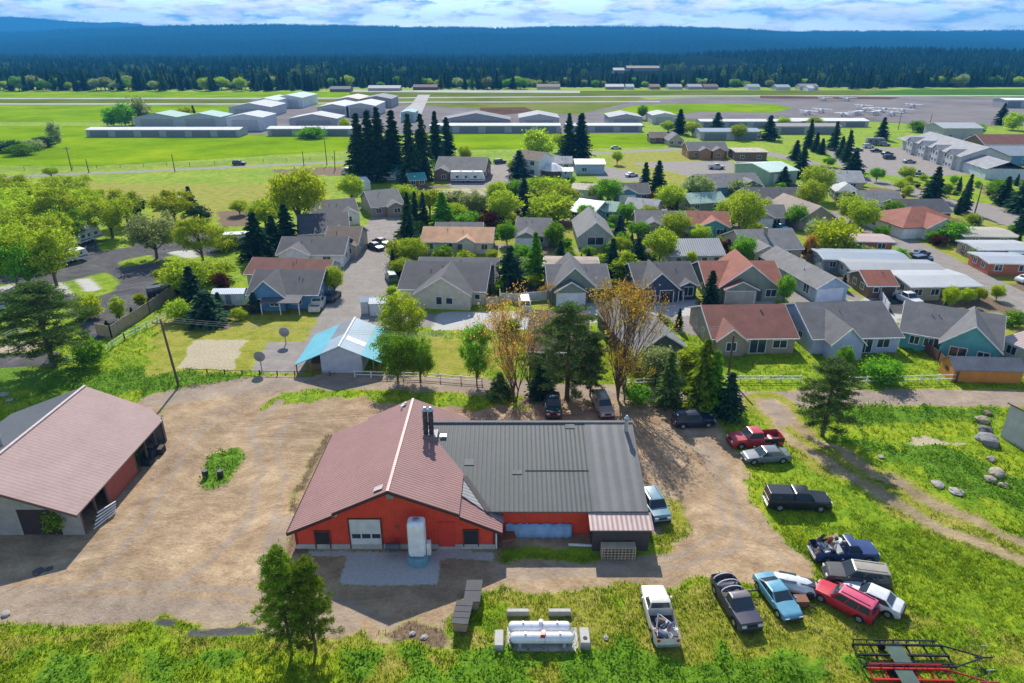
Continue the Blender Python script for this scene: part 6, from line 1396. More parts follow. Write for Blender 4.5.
rv(88, 242, 6.5, 1.3, 'white motorhome facing the camera in the trailer park', 3.2, nm='motorhome', motor=True); rv(468, 182, 11, -.02, 'long white coach parked before the wide grey building', 3.4, nm='motorhome', motor=True)
rv(365, 189, 9, 1.9, 'white camper trailer under the teal cabin, seen from its end', 3.0); rv(384, 181, 8, .05, 'white camper trailer side-on between the teal cabins', 2.9); rv(72, 262, 6, 1.0, 'white folding camper half under the green trees', 2.4)
rv(240, 246, 6.5, .1, 'white camper behind the spruces left of the long red-brown roof', 2.9); rv(45, 234, 6, .4, 'pale camper roof showing through the tree crowns at the left', 2.6); rv(912, 176, 7, -.3, 'flatbed-like dark trailer on the motel grass edge', 1.3, (.05,.06,.1)); rv(875,145,8,-.1,'dark bus parked left of the motel lobby',3.0,(.2,.2,.22),nm='bus',motor=True)
rv(170, 208, 7, .2, 'white camper roof among the trees behind the pair of spruces', 2.8)
# --- aeroplanes on the apron
def plane_proto():
    r = empty('parked_aeroplane', (0,0,0)); wm_ = mat('plain', (.75,.75,.76))
    MB().lathe([(.1,-3.6),(.3,-2.5),(.6,0),(.62,1.8),(.4,2.7),(.1,2.9)], 12, (0,0,1.2), 'x').build('fuselage', wm_, r, smooth=True)
    m = MB(); m.box(-.1,1.4,-5.2,5.2,1.75,1.9); m.build('wing', wm_, r); m = MB(); m.box(-3.6,-2.8,-1.7,1.7,1.3,1.38); m.add([(-3.7,-.05,1.3),(-2.7,-.05,1.3),(-3.3,-.05,2.7),(-3.8,-.05,2.7),(-3.7,.05,1.3),(-2.7,.05,1.3),(-3.3,.05,2.7),(-3.8,.05,2.7)],[(0,1,2,3),(7,6,5,4),(1,5,6,2),(3,2,6,7),(0,3,7,4)]); m.build('tail', wm_, r)
    m = MB()
    for x, y in ((1.9,0),(.2,-1.1),(.2,1.1)): m.cyl((x,y,.3),(x,y*.5,1.1),.05,n=5); m.lathe([(.1,-.06),(.25,-.06),(.25,.06),(.1,.06)], 10, (x,y,.25), 'y')
    m.build('landing_gear', rubberM, r); MB().quad((1.3,-.45,1.75),(1.3,.45,1.75),(.75,.4,2.0),(.75,-.4,2.0)).build('windshield', glassM, r)
    return r
pp = plane_proto(); pk = list(pp.children)
pl = [(824,101,'far left one of the two aeroplanes parked apart at the back of the apron'),(847,101,'right one of the two aeroplanes parked apart at the back of the apron'),(912,108,'aeroplane alone at the right of the parked group')]
gp = [(807,115),(821,113),(844,117),(856,115),(862,109),(868,112),(874,115),(884,112),(892,116),(902,113)]
for i, q in enumerate(pl+[g+('white light aeroplane in the cluster parked on the apron',) for g in gp]):
    if i == 0: o = pp
    else:
        o = pp.copy(); COL.objects.link(o)
        for ch in pk: c_ = ch.copy(); COL.objects.link(c_); c_.parent = o
    X, Y = P(q[0], q[1]); o.location = (X, Y, .2); o.scale = (1.25,)*3; o.rotation_euler = (0, 0, random.choice((.4, .6, 1.9, -1.0))+random.uniform(-.2, .2)); tag(o, q[2], 'aeroplane', 'light aeroplanes on the apron')
# ------------------------------------------------------------------ trees, one row per tree: kind, leaf material, base x, base y, top y, width, label
T = [
 ('pineslim',G_yd,292,654,550,50,'left of the twin young pines in front of the red barn','pine tree'),('pineslim',G_yd,316,652,560,46,'right of the twin young pines in front of the red barn','pine tree'),
 ('pine',G_pine,54,366,283,84,'dark spreading pine above the open barn at the left','pine tree'),('pine',G_pine,822,436,360,60,'broad dark pine standing alone on the grass beside the gravel track','pine tree'),
 ('pine',G_pine,567,398,304,72,'tallest bushy pine among the budding trees behind the red barn','pine tree'),('pineslim',G_pine,590,396,335,30,'slimmer pine leaning on the tallest bushy pine','pine tree'),
 ('bare',G_orange,516,404,284,66,'tall thin budding tree with orange twigs left of the big pine','tree'),('bare',G_orange,549,306,283,20,'orange budding tree over the white van','tree'),('bare',G_orange,530,392,330,42,'low orange-twigged tree between spruce and big pine','tree'),
 ('vase',G_yo,618,400,276,74,'vase-shaped orange and yellow budding tree right of the big pine','tree'),('bare',G_orange,634,310,279,28,'orange budding tree before the navy house','tree'),('tall',G_yel,616,300,286,14,'slim yellow tree before the navy house garage','tree'),
 ('bare',G_yo,624,402,340,50,'yellow-orange leafing bush at the foot of the vase-shaped budding tree','tree'),('bare',G_orange,514,402,345,44,'orange-brown brush at the foot of the thin budding tree','tree'),('round',G_olive,655,385,345,34,'pale olive tree in front of the slate-walled house','tree'),('spruce',G_pine,500,397,372,24,'small dark spruce at the left end of the tree row behind the barn','spruce tree'),('spruce',G_dark,541,396,362,26,'dark spruce between thin budding tree and the big pine','spruce tree'),
 ('spruce',G_pine,667,407,352,26,'spruce in front of the slate-walled house, leftmost of the spruce row','spruce tree'),('wide',G_yd,700,408,338,36,'yellow-tipped spruce, tallest of the spruce row by the slate-walled house','spruce tree'),('spruce',G_green,711,410,350,26,'dark green spruce pressed against the yellow-tipped one','spruce tree'),
 ('wide',G_dark,727,416,372,30,'dark squat spruce at the right end of the spruce row','spruce tree'),('shrub',G_green,636,404,385,26,'dark round shrub left of the spruce row','shrub'),('tall',G_lime,690,385,344,26,'lime-green bush behind the spruce row','tree'),
 ('near',G_lime,402,345,292,48,'round green tree with yellow-green crown at the street corner','tree'),('near',G_green,398,382,328,44,'leafy green tree right of the turquoise roofed shop','tree'),('near',G_green,421,382,337,28,'lighter slim tree next to the leafy tree by the turquoise roofed shop','tree'),
 ('near',G_green,477,385,321,32,'solitary oval green tree on the vacant lot','tree'),('spruce',G_blue,255,312,292,14,'small blue-green spruce before the blue gabled house','spruce tree'),('round',G_lime,335,295,266,18,'young green tree right of the long red-brown roof','tree'),
 ('wide',G_dark,195,306,266,30,'dark spruce at the corner of the tan fence','spruce tree'),('wide',G_dark,208,322,290,40,'broad dark spruce clump above the sagging rail fence','spruce tree'),('spruce',G_dark,220,311,292,14,'small dark spruce by the white garden shed','spruce tree'),
 ('wide',G_dark,258,258,212,32,'tall dark spruce left of the long red-brown roof, left of a pair','spruce tree'),('wide',G_dark,275,250,215,24,'middle dark spruce of the group left of the street houses','spruce tree'),('spruce',G_dark,288,245,204,24,'tallest dark spruce of the group left of the street houses','spruce tree'),
 ('round',G_yel,301,232,167,44,'big bright yellow tree in the field by the street houses','tree'),('round',G_lime,266,228,200,34,'pale green tree left of the bright yellow tree','tree'),('round',G_lime,352,202,175,22,'young green tree above the street houses','tree'),
 ('open',G_olive,157,258,210,50,'spreading grey-green tree over the trailer park road','tree'),('open',G_lime,203,262,216,46,'spreading yellow-green tree with clear trunk right of the grey-green one','tree'),('open',G_yel,175,222,190,44,'yellow-topped round tree behind the grey-green one','tree'),
 ('open',G_lime,113,238,194,46,'vase-shaped green tree just right of the motorhome','tree'),('open',G_lime,90,228,190,40,'green tree directly behind the motorhome','tree'),('open',G_lime,57,286,224,56,'green tree with dark trunk by the concrete pads','tree'),('open',G_green,31,290,238,50,'green tree left of the one with dark trunk by the pads','tree'),
 ('open',G_lime,18,285,226,50,'lime tree at the left border over the pads','tree'),('open',G_lime,38,240,200,54,'lime tree in the middle of the left grove','tree'),('open',G_lime,8,248,205,50,'lime tree in the left grove touching the border','tree'),('open',G_lime,66,235,186,44,'lime tree left of the motorhome in the grove','tree'),
 ('open',G_lime,30,215,182,50,'lime tree in the back of the left grove','tree'),('open',G_lime,2,225,185,48,'lime tree at the back corner of the left grove','tree'),('open',G_lime,52,205,178,40,'rearmost lime tree of the left grove','tree'),('open',G_green,70,250,208,36,'deeper green tree beside the motorhome','tree'),('open',G_lime,-14,290,236,44,'lime tree cut by the left border','tree'),
 ('open',G_lime,90,212,186,36,'lime tree behind the green tree behind the motorhome','tree'),('open',G_lime,22,262,215,44,'lime tree between the two rows of the left grove','tree'),('shrub',G_dark,138,214,196,16,'dark round bush right of the left grove','shrub'),('spruce',G_dark,192,212,186,14,'dark spruce behind the yellow-topped tree','spruce tree'),('shrub',G_dark,200,220,206,20,'dark bush beside the brown soil patch','shrub'),
 ('round',G_lime,188,295,260,40,'yellow-green bushy tree at the bend of the trailer park road','tree'),('shrub',G_lime,215,280,262,40,'yellow-green thicket left of the blue house','shrub'),('shrub',G_red,222,290,274,16,'dark red bush left of the blue house','shrub'),('shrub',G_lime,225,250,235,26,'pale green bush by the white camper','shrub'),
 ('tall',G_yel,120,320,296,12,'slim yellow bush at the road island, left','tree'),('tall',G_yel,142,308,292,11,'slim yellow bush at the road island, right','tree'),('spruce',G_dark,108,330,320,8,'tiny dark conifer by the tan fence, nearest','conifer'),('spruce',G_dark,133,318,307,7,'tiny dark conifer by the tan fence, middle','conifer'),('spruce',G_dark,151,308,298,9,'tiny dark conifer by the tan fence, farthest','conifer'),
 ('shrub',G_yel,90,318,294,24,'yellow-green bush on the grass island behind the dark pine','shrub'),('round',G_yel,162,282,269,13,'small orange-yellow tree by the parking pads','tree'),('shrub',G_green,16,326,305,14,'green sapling at the left border road','shrub'),('shrub',G_green,92,366,338,26,'dark green bush right of the spreading pine','shrub'),
 # firs in the middle distance
 ('fir',G_dark,361,182,113,24,'leftmost fir of the tall dark stand','fir tree'),('fir',G_dark,372,182,110,26,'second fir from the left in the tall dark stand','fir tree'),('fir',G_dark,381,181,107,24,'third fir from the left in the tall dark stand','fir tree'),('fir',G_dark,395,178,110,26,'fir above the middle teal cabin','fir tree'),
 ('wide',G_dark,411,182,113,22,'fir left of the wide pair above the right teal cabin','fir tree'),('wide',G_dark,423,180,113,24,'wide fir above the right teal cabin','fir tree'),('fir',G_dark,436,160,111,16,'slimmer fir behind the wide grey building','fir tree'),('fir',G_dark,447,156,117,16,'last fir at the right of the tall dark stand','fir tree'),
 ('fir',G_dark,568,160,113,16,'left fir of the pair behind the pale blue workshop','fir tree'),('fir',G_dark,580,160,113,22,'right fir of the pair behind the pale blue workshop','fir tree'),('shrub',G_lime,538,160,130,28,'big round lime tree beside the brown two-storey house','tree'),('round',G_lime,560,152,133,16,'lime tree between the brown house and fir pair','tree'),('round',G_lime,465,164,146,12,'small lime tree behind the wide grey building','tree'),
 ('spruce',G_blue,519,178,150,20,'blue-green spruce before the brown two-storey house','spruce tree'),('wide',G_dark,409,253,204,28,'big dark spruce at the right kerb of the left street','spruce tree'),('fir',G_dark,408,225,192,12,'narrow spruce, left of three behind the big kerb spruce','spruce tree'),('fir',G_dark,416,228,191,12,'narrow spruce, middle of three behind the big kerb spruce','spruce tree'),('fir',G_dark,424,228,192,11,'narrow spruce, right of three behind the big kerb spruce','spruce tree'),
 ('spruce',G_green,443,230,192,26,'mid green conifer behind the ranch house','conifer'),('round',G_lime,413,265,238,24,'lime tree at the kerb left of the ranch house','tree'),('round',G_lime,402,276,258,20,'lime bush beside the large cream house','tree'),('tall',G_yel,465,275,250,18,'yellow tree in front of the ranch house','tree'),('round',G_lime,405,205,185,24,'pale tree behind the hip-gabled house','tree'),('shrub',G_olive,455,205,190,24,'olive bushes above the ranch house','shrub'),('shrub',G_green,470,228,212,26,'green bush right of the mid green conifer','shrub'),('shrub',G_red,490,230,212,24,'reddish-brown bush behind the ranch house right end','shrub'),
 ('wide',G_dark,510,288,245,34,'dark spruce between the cream house and sage garage house','spruce tree'),('spruce',G_green,535,282,232,22,'light green conifer left of the sage garage house','conifer'),('round',G_lime,503,225,190,26,'lime tree left of the sage house with stacked gables','tree'),('spruce',G_blue,524,205,178,16,'blue spruce in the far estate, left','spruce tree'),('round',G_green,515,200,180,24,'green tree below the brown two-storey house','tree'),('fir',G_dark,526,222,195,12,'dark fir near the round lime tree','fir tree'),
 ('shrub',G_lime,551,222,192,42,'widest round lime tree in the middle of the estate','tree'),('shrub',G_lime,545,195,177,42,'flat lime thicket above the widest round lime tree','shrub'),('round',G_green,554,248,222,18,'round green tree between the sage and grey gabled houses','tree'),('round',G_green,638,240,221,18,'round green tree right of the grey gabled house','tree'),('spruce',G_blue,619,240,215,16,'blue spruce beside the grey gabled house','spruce tree'),
 ('wide',G_dark,611,277,238,22,'dark spruce behind the sage garage house right end','spruce tree'),('wide',G_dark,637,270,236,22,'dark spruce behind the navy house','spruce tree'),('tall',G_lime,625,282,252,26,'yellow-green upright tree between sage and navy houses','tree'),('round',G_lime,659,265,228,28,'pale lime tree above the navy house roof','tree'),('round',G_green,608,205,178,22,'green tree between bright blue and cream houses','tree'),('round',G_green,627,222,203,18,'dark green tree by the white corner gable','tree'),
 ('spruce',G_dark,644,195,162,14,'left fir of the pair at the dry field edge','fir tree'),('spruce',G_dark,657,195,160,17,'right fir of the pair at the dry field edge','fir tree'),('round',G_lime,668,212,185,28,'lime tree below the fir pair at the dry field','tree'),('round',G_olive,697,205,175,26,'olive willow at the bottom of the dry field','tree'),('round',G_lime,617,165,150,10,'slim sapling at the left edge of the dry field','tree'),
 ('fir',G_dark,568,190,177,7,'tiny fir beside the cream flat-roofed house','fir tree'),('round',G_lime,744,238,192,30,'tallest yellow-lime tree in the middle of the estate','tree'),('round',G_lime,728,225,198,22,'lime tree left of the tallest yellow-lime one','tree'),('round',G_green,742,265,236,22,'round green tree above the red-roofed sage house','tree'),('round',G_green,795,228,205,20,'round green tree before the tan roofed house','tree'),
 ('shrub',G_yel,832,252,218,38,'big yellow tree by the slate blue mobile home','tree'),('round',G_lime,860,232,200,28,'yellow-green tree right of the big yellow tree','tree'),('round',G_lime,815,200,164,28,'tall lime tree left of the grey roofed low house','tree'),('round',G_olive,851,208,190,24,'olive round tree below the white peaked canopy','tree'),('wide',G_dark,783,186,166,14,'small dark spruce before the green warehouse','spruce tree'),('wide',G_dark,800,178,146,18,'dark spruce at the right end of the green warehouse','spruce tree'),
 ('spruce',G_dark,709,308,270,20,'spruce beside the red-roofed sage house','spruce tree'),('round',G_green,783,305,275,16,'young green tree right of the red-roofed sage house','tree'),('round',G_green,843,370,346,14,'small bright green tree before the lavender house','tree'),('shrub',G_green,882,382,358,34,'low dark green bush in the lavender house garden','shrub'),('tall',G_lime,691,280,265,8,'tiny lime tree behind the navy house','tree'),
 ('round',G_green,891,222,200,18,'round green tree left of the salmon hip roof','tree'),('wide',G_dark,932,200,166,20,'dark spruce between motel grass and dark roofs','spruce tree'),('fir',G_dark,963,212,174,12,'dark column-like conifer left of the wooden pole by the highway','conifer'),('shrub',G_green,953,242,222,28,'round green tree before the salmon hip roof','tree'),
 ('spruce',G_dark,1002,205,176,16,'dark spruce at the right edge above the highway, left','spruce tree'),('wide',G_dark,1018,212,180,24,'dark spruce at the right edge above the highway, right','spruce tree'),('round',G_green,995,200,180,18,'green tree left of the right-edge spruces','tree'),('wide',G_dark,1018,232,214,18,'dark bush-like spruce below the highway at the right edge','spruce tree'),
 ('spruce',G_dark,808,148,119,10,'first dark spruce of the row before the motel, from the left','spruce tree'),('spruce',G_dark,815,152,132,9,'small spruce in the row before the motel, front left','spruce tree'),('spruce',G_dark,821,154,138,9,'small blue-black spruce in the row before the motel, centre','spruce tree'),('spruce',G_dark,833,150,121,12,'second tall dark spruce of the row before the motel','spruce tree'),('spruce',G_dark,840,158,136,10,'spruce at the right of the small ones before the motel','spruce tree'),
 ('wide',G_dark,852,176,150,20,'wide spruce pair-like clump below the motel row','spruce tree'),('spruce',G_dark,846,162,130,12,'tall spruce at the right end of the row before the motel','spruce tree'),('spruce',G_dark,881,140,117,12,'dark spruce behind the motel lobby','spruce tree'),('round',G_green,876,182,167,12,'green bush on the grass below the motel','tree'),('round',G_green,829,167,157,12,'olive bush by the small spruces','tree'),
 ('wide',G_dark,716,135,112,16,'dark spruce behind the log lodge, left','spruce tree'),('wide',G_dark,768,140,115,18,'dark spruce behind the store, right of the lodge','spruce tree'),('fir',G_dark,679,134,109,14,'dark fir left of the log lodge','fir tree'),('round',G_lime,738,140,124,14,'lime tree between lodge and store','tree'),('round',G_lime,692,136,122,14,'lime tree above the steep gabled house','tree'),('round',G_lime,668,132,121,14,'lime tree at the end of the double white row','tree'),('round',G_green,642,120,105,9,'green tree between the grey hangar and cream fronted one','tree'),
 ('wide',G_dark,1000,125,103,12,'dark spruce by the far white hall','spruce tree'),('shrub',G_lime,1012,130,112,16,'lime tree right of the far spruce by the white hall','tree'),('shrub',G_green,918,132,121,16,'bush by the white metal hall, left','shrub'),('shrub',G_green,977,134,123,12,'bush by the white metal hall, right','shrub'),('round',G_lime,783,128,117,12,'lime tree behind the dark roofed shop row','tree'),('round',G_lime,814,128,117,14,'second lime tree behind the shop rows','tree'),
 # left field
 ('shrub',G_green,114,126,106,18,'left tree of the dark clump in the far left field','tree'),('shrub',G_green,126,126,103,18,'middle tree of the dark clump in the far left field','tree'),('shrub',G_olive,142,124,98,18,'tallest olive tree of the clump in the far left field','tree'),('shrub',G_yel,186,118,106,12,'yellowish tree between the grey hangars','tree'),('fir',G_dark,194,116,105,5,'small dark fir between the grey hangars','fir tree'),
 ('shrub',G_olive,57,143,122,12,'yellowish tree alone in the left field','tree'),('shrub',G_dark,8,152,140,26,'dark bush at the left border field','shrub'),('shrub',G_green,22,155,144,24,'green bush in the left field, second from border','shrub'),('shrub',G_dark,45,147,137,22,'dark low bush left of the lone yellowish tree','shrub'),('shrub',G_olive,35,150,139,18,'olive low bush between the dark bushes','shrub'),
 ('shrub',G_yel,345,132,118,9,'little lime tree before the gap in the hangar rows','tree'),('shrub',G_green,312,138,127,26,'green creeper bush before the hangar row','shrub'),('round',G_lime,52,178,166,12,'pale green tree at the left part of the field road','tree'),
 # small ones
 ('round',G_yel,947,309,286,14,'first small yellow tree of the mulch bed, by the long white roofed home','tree'),('round',G_yel,965,305,288,11,'second small yellow tree of the mulch bed','tree'),('round',G_yel,978,303,287,11,'third small yellow tree of the mulch bed','tree'),('round',G_yel,996,300,285,13,'fourth small yellow tree at the street end of the mulch bed','tree'),
 ('shrub',G_red,967,255,246,12,'reddish bush by the carport drive','shrub'),('shrub',G_green,975,262,248,12,'green bush by the carport drive','shrub'),('round',G_lime,900,190,180,14,'olive bush behind the wide grey roofed house','tree'),('shrub',G_lime,990,335,320,8,'small lime bush between teal house and pink roof','shrub'),('shrub',G_yd,62,530,502,26,'leafy yellow-green bush at the corner of the open barn','shrub'),
 ('shrub',G_green,133,462,446,12,'weeds by the post of the open barn','shrub'),('shrub',G_green,205,322,306,12,'dark bush by the sagging fence','shrub'),('shrub',G_red,700,262,250,14,'red-brown bush behind the picket fence','shrub'),('shrub',G_red,728,252,240,14,'dark red bush left of the twin grey roofs','shrub'),('shrub',G_orange,808,258,235,12,'orange-red bush left of the big yellow tree','shrub'),
 ('round',G_lime,690,268,250,9,'little lime tree at the picket fence','tree'),('shrub',G_lime,512,170,160,9,'low bush by the gravel plot','shrub'),('shrub',G_green,590,300,293,0,'',''),('round',G_green,670,175,160,0,'',''),('shrub',G_olive,800,205,190,18,'olive shrub right of the charcoal sprawling roof','shrub'),('round',G_lime,765,215,198,12,'small yellow-green tree before the charcoal sprawling roof','tree'),
 ('shrub',G_olive,740,195,180,26,'pale olive shrub before the bright blue gable','shrub'),('shrub',G_green,530,226,214,14,'green hedge bush left of the sage stacked gables','shrub'),('round',G_green,586,222,204,16,'green tree behind the grey gabled house left edge','tree'),('round',G_lime,688,225,212,12,'lime sapling before the teal house with orange-red roof','tree'),
]
T += [('open',G_lime,x_,y_,y_-h_,w_,'lime tree '+l_,'tree') for x_,y_,h_,w_,l_ in [(45,262,46,46,'just left of the folding camper, in the grove'),(75,222,36,40,'in the grove above the motorhome, left of it'),(12,200,26,40,'at the far top left of the grove'),(75,198,24,36,'at the top right of the grove'),
 (-5,262,48,46,'half cut by the left border, middle of the grove'),(128,225,36,34,'right of the vase-shaped one beyond the motorhome'),(60,255,44,38,'nearest to the folding camper in the grove'),(25,235,44,46,'at the heart of the grove'),(-20,230,44,50,'beyond the left border, crown reaching into view'),(48,222,36,42,'behind the heart of the grove')]]
T += [('round',G_lime,430,215,188,26,'lime tree left of the mid green conifer behind the ranch house','tree'),('round',G_olive,475,215,192,26,'olive tree above the ranch house right half','tree'),('shrub',G_lime,398,262,240,22,'lime bush left below the big kerb spruce','shrub'),('round',G_lime,497,210,180,18,'bright lime tree right of the pale cottage','tree'),('round',G_green,507,245,222,18,'green tree left of the stacked gables, near','tree'),
 ('round',G_lime,560,205,185,30,'lime tree behind the widest round one','tree'),('round',G_olive,600,200,183,22,'olive tree above the teal cottage','tree'),('round',G_lime,648,225,205,18,'lime tree at the white corner gable front','tree'),('round',G_lime,675,240,212,26,'lime tree above the ribbed grey roof, left','tree'),('round',G_green,660,285,262,18,'green tree between navy house and its back neighbour','tree'),
 ('round',G_lime,700,245,225,20,'lime tree behind the ribbed grey roof','tree'),('round',G_lime,740,215,190,22,'second tall lime tree beside the tallest one','tree'),('round',G_green,775,205,186,20,'green tree in front of the charcoal sprawling roof','tree'),('round',G_lime,850,222,196,26,'lime tree between big yellow and yellow-green trees','tree'),('round',G_lime,808,215,180,24,'lime tree beneath the tall lime one','tree'),
 ('spruce',G_dark,690,205,182,12,'dark narrow spruce by the green-roofed low house','spruce tree'),('spruce',G_dark,560,262,240,12,'dark narrow spruce right of the stacked gables','spruce tree'),('round',G_olive,815,240,220,18,'olive tree left of the big yellow tree','tree'),('round',G_green,880,240,225,14,'green tree by the red-orange walled home','tree'),('round',G_lime,905,180,166,14,'lime tree on the grass below the motel','tree'),
 ('spruce',G_dark,795,160,140,12,'dark spruce between warehouse and spruce row','spruce tree'),('round',G_lime,620,255,236,18,'lime tree right below the blue spruce','tree'),('round',G_green,520,262,244,18,'green tree above the light green conifer','tree'),('round',G_lime,455,222,203,22,'lime tree right of the mid green conifer','tree'),('round',G_lime,535,215,198,24,'lime tree above the stacked gables','tree'),
 ('spruce',G_dark,480,212,196,12,'dark small spruce among olive trees by the ranch house','spruce tree'),('round',G_lime,240,215,200,16,'small lime tree above the brown soil','tree'),('round',G_green,312,212,192,20,'green tree at the left end of the farthest street house','tree'),('shrub',G_lime,180,320,300,24,'lime bush behind the tan fence corner','shrub'),('shrub',G_lime,240,320,308,14,'lime bush by the dark fence','shrub')]
for q in T:
    if q[5] > 0 and q[6]: tree(*q[:7], cat=q[7])

# ------------------------------------------------------------------ forest and hills
def stuff_cones(name, X, Y, Zb, Hh, m, k=6):
    n = len(X); a = np.arange(k)*2*PI/k; V = []; F = []
    lv = [(0.02, .20), (.36, .15), (.34, .19), (.66, .085), (.64, .12), (1.0, .0)]
    ang = a[None, :]+RNG.uniform(0, 6, (n, 1)); jit = RNG.uniform(.65, 1.35, (n, len(lv), k))
    ring = []
    for j, (t, r_) in enumerate(lv):
        rr_ = r_*Hh[:, None]*jit[:, j]; ring.append(np.stack([X[:, None]+rr_*np.cos(ang), Y[:, None]+rr_*np.sin(ang), (Zb+t*Hh)[:, None]+0*ang], -1))
    V = np.stack(ring, 1).reshape(-1, 3); base = np.arange(n)[:, None, None]*len(lv)*k
    fs = []
    for j in (0, 2, 4):
        i = np.arange(k); f = np.stack([j*k+i, j*k+(i+1) % k, (j+1)*k+(i+1) % k, (j+1)*k+i], -1); fs.append(f)
    F = (base+np.concatenate(fs)[None]).reshape(-1, 4)
    o = np_obj(name, V, F, m); return tag(o, kind='stuff')
def blob_mesh_trees(name, X, Y, Hh, m):
    n = len(X); L_ = 70; u = RNG.normal(size=(n, L_, 3)); u /= np.linalg.norm(u, axis=2)[..., None]; u *= RNG.uniform(.6, 1, (n, L_, 1))
    C = np.stack([X, Y, Hh*.55], -1)[:, None]+u*np.stack([Hh*.42, Hh*.42, Hh*.45], -1)[:, None]; S = np.repeat(Hh*.22, L_)
    o = bpy.data.objects.new(name, leaf_mesh(name, C.reshape(-1, 3), S, m)); COL.objects.link(o); return tag(o, kind='stuff')
farD = mat('leaf', (.018,.042,.016), c2=(.008,.02,.01), c3=(.035,.07,.02), tr=.1, ns=.012)
farH = mat('leaf', (.009,.032,.018), c2=(.005,.02,.014), c3=(.016,.05,.02), tr=.1, ns=.0016)
# edge of the wood: individual conifers one can tell apart
X0 = []; 
def edgeY(x_): return P(x_, 91.5 if x_ < 330 else (89.6 if x_ < 860 else 89.0-(x_-860)*.018))[1]
ek = 0
for i in range(290):
    px = -20+1064*(i+random.uniform(-.3, .3))/290; Yb = edgeY(px)+random.uniform(4, 40); X = XA(px, 90, Yb); X = (px-512)/683*math.hypot(Yb, CAMH)*1.0
    kind, m_ = (('round', random.choice((G_lime, G_green, G_olive))) if random.random() < (.45 if px < 170 or 430 < px < 560 else .2) else (random.choice(('spruce', 'fir')), random.choice((G_dark, G_dark, G_pine))))
    hh = random.uniform(7, 13) if kind == 'round' else random.uniform(9, 19)
    if 360 < px < 445 or 530 < px < 820: hh *= .75
    Yb = Yb+(25 if 360 < px < 445 or 530 < px < 830 else 0)
    tree_at('forest_edge_tree', kind, i % 3, m_, X, Yb, hh, random.uniform(1.0, 1.5), ('leafy green tree' if kind == 'round' else 'dark conifer')+' standing at the near edge of the far wood beyond the runway', 'tree', 'leafy trees at the edge of the far wood' if kind == 'round' else 'conifers at the edge of the far wood')
n = 21000
u = RNG.uniform(0, 1, n)**.8; Yf = 800+u*2600; Xf = RNG.uniform(-.95, .95, n)*Yf
clr = fnoise(Xf, Yf, 1/260., 1, 3)+.5*(Yf > 1300)*0
keep = ((clr < .30) & ~((np.abs(Xf-(645-512)/683*Yf) < 45) & (Yf > 860) & (Yf < 1150))) | (Yf < 860) | (Xf > 450); Xf, Yf = Xf[keep], Yf[keep]
ZH = np.zeros(len(Xf))
def knoll(X, Y): # wooded rise on the right and a low one left of centre
    return 25*np.exp(-((X-900)/620)**2-((Y-1750)/430)**2)+4*np.exp(-((X+420)/330)**2-((Y-1500)/350)**2)+3*np.exp(-((X+1300)/500)**2-((Y-1900)/400)**2)
stuff_cones('forest', Xf, Yf, knoll(Xf, Yf)-1, RNG.uniform(8, 17, len(Xf)), farD)
kn = np.linspace(-3200, 3200, 125), np.linspace(752, 3300, 60)
gx, gy = np.meshgrid(*kn); idx = np.arange(gx.size).reshape(gx.shape)
Vk = np.stack([gx, gy, knoll(gx, gy)+.3], -1).reshape(-1, 3); Fk = np.stack([idx[:-1,:-1], idx[:-1,1:], idx[1:,1:], idx[1:,:-1]], -1).reshape(-1, 4)
tag(np_obj('terrain', Vk, Fk, gmat('wood_floor', (.007,.014,.008), .01, (.014,.024,.010)), smooth=True), kind='structure')
m_ = RNG.uniform(0, 1, 900)**.8; Yl = 790+m_*700; Xl = RNG.uniform(-.9, .9, 900)*Yl; kk = fnoise(Xl, Yl, 1/120., 4, 2) > -.15
blob_mesh_trees('leafy_wood', Xl[kk], Yl[kk], RNG.uniform(7, 12, kk.sum()), mat('leaf', (.09,.15,.02), c2=(.04,.08,.012), c3=(.2,.24,.03), ns=.03))
# clearings and roofs showing inside the wood
for px, py, w_, c_, lb in [(642,72,30,(.22,.15,.13),'long rusty-white roof showing in a clearing of the far wood'),(618,74,10,(.32,.32,.31),'pale roof left of the long rusty-white one in the far wood')]:
    X, Y = P(px, py); L_ = w_/683*math.hypot(Y, CAMH); r = empty('far_building', (X, Y, float(knoll(np.array([X]), np.array([Y]))[0]))); tag(r, lb, 'building')
    MB().box(-L_/2, L_/2, -9, 9, 0, 5).build('wall', mat('plain', (.2,.17,.14)), r); m = MB(); gable_roof_x(m, -L_/2, L_/2, -9, 9, 5.1, 3, .5); m.build('roof', mat('plain', c_), r)
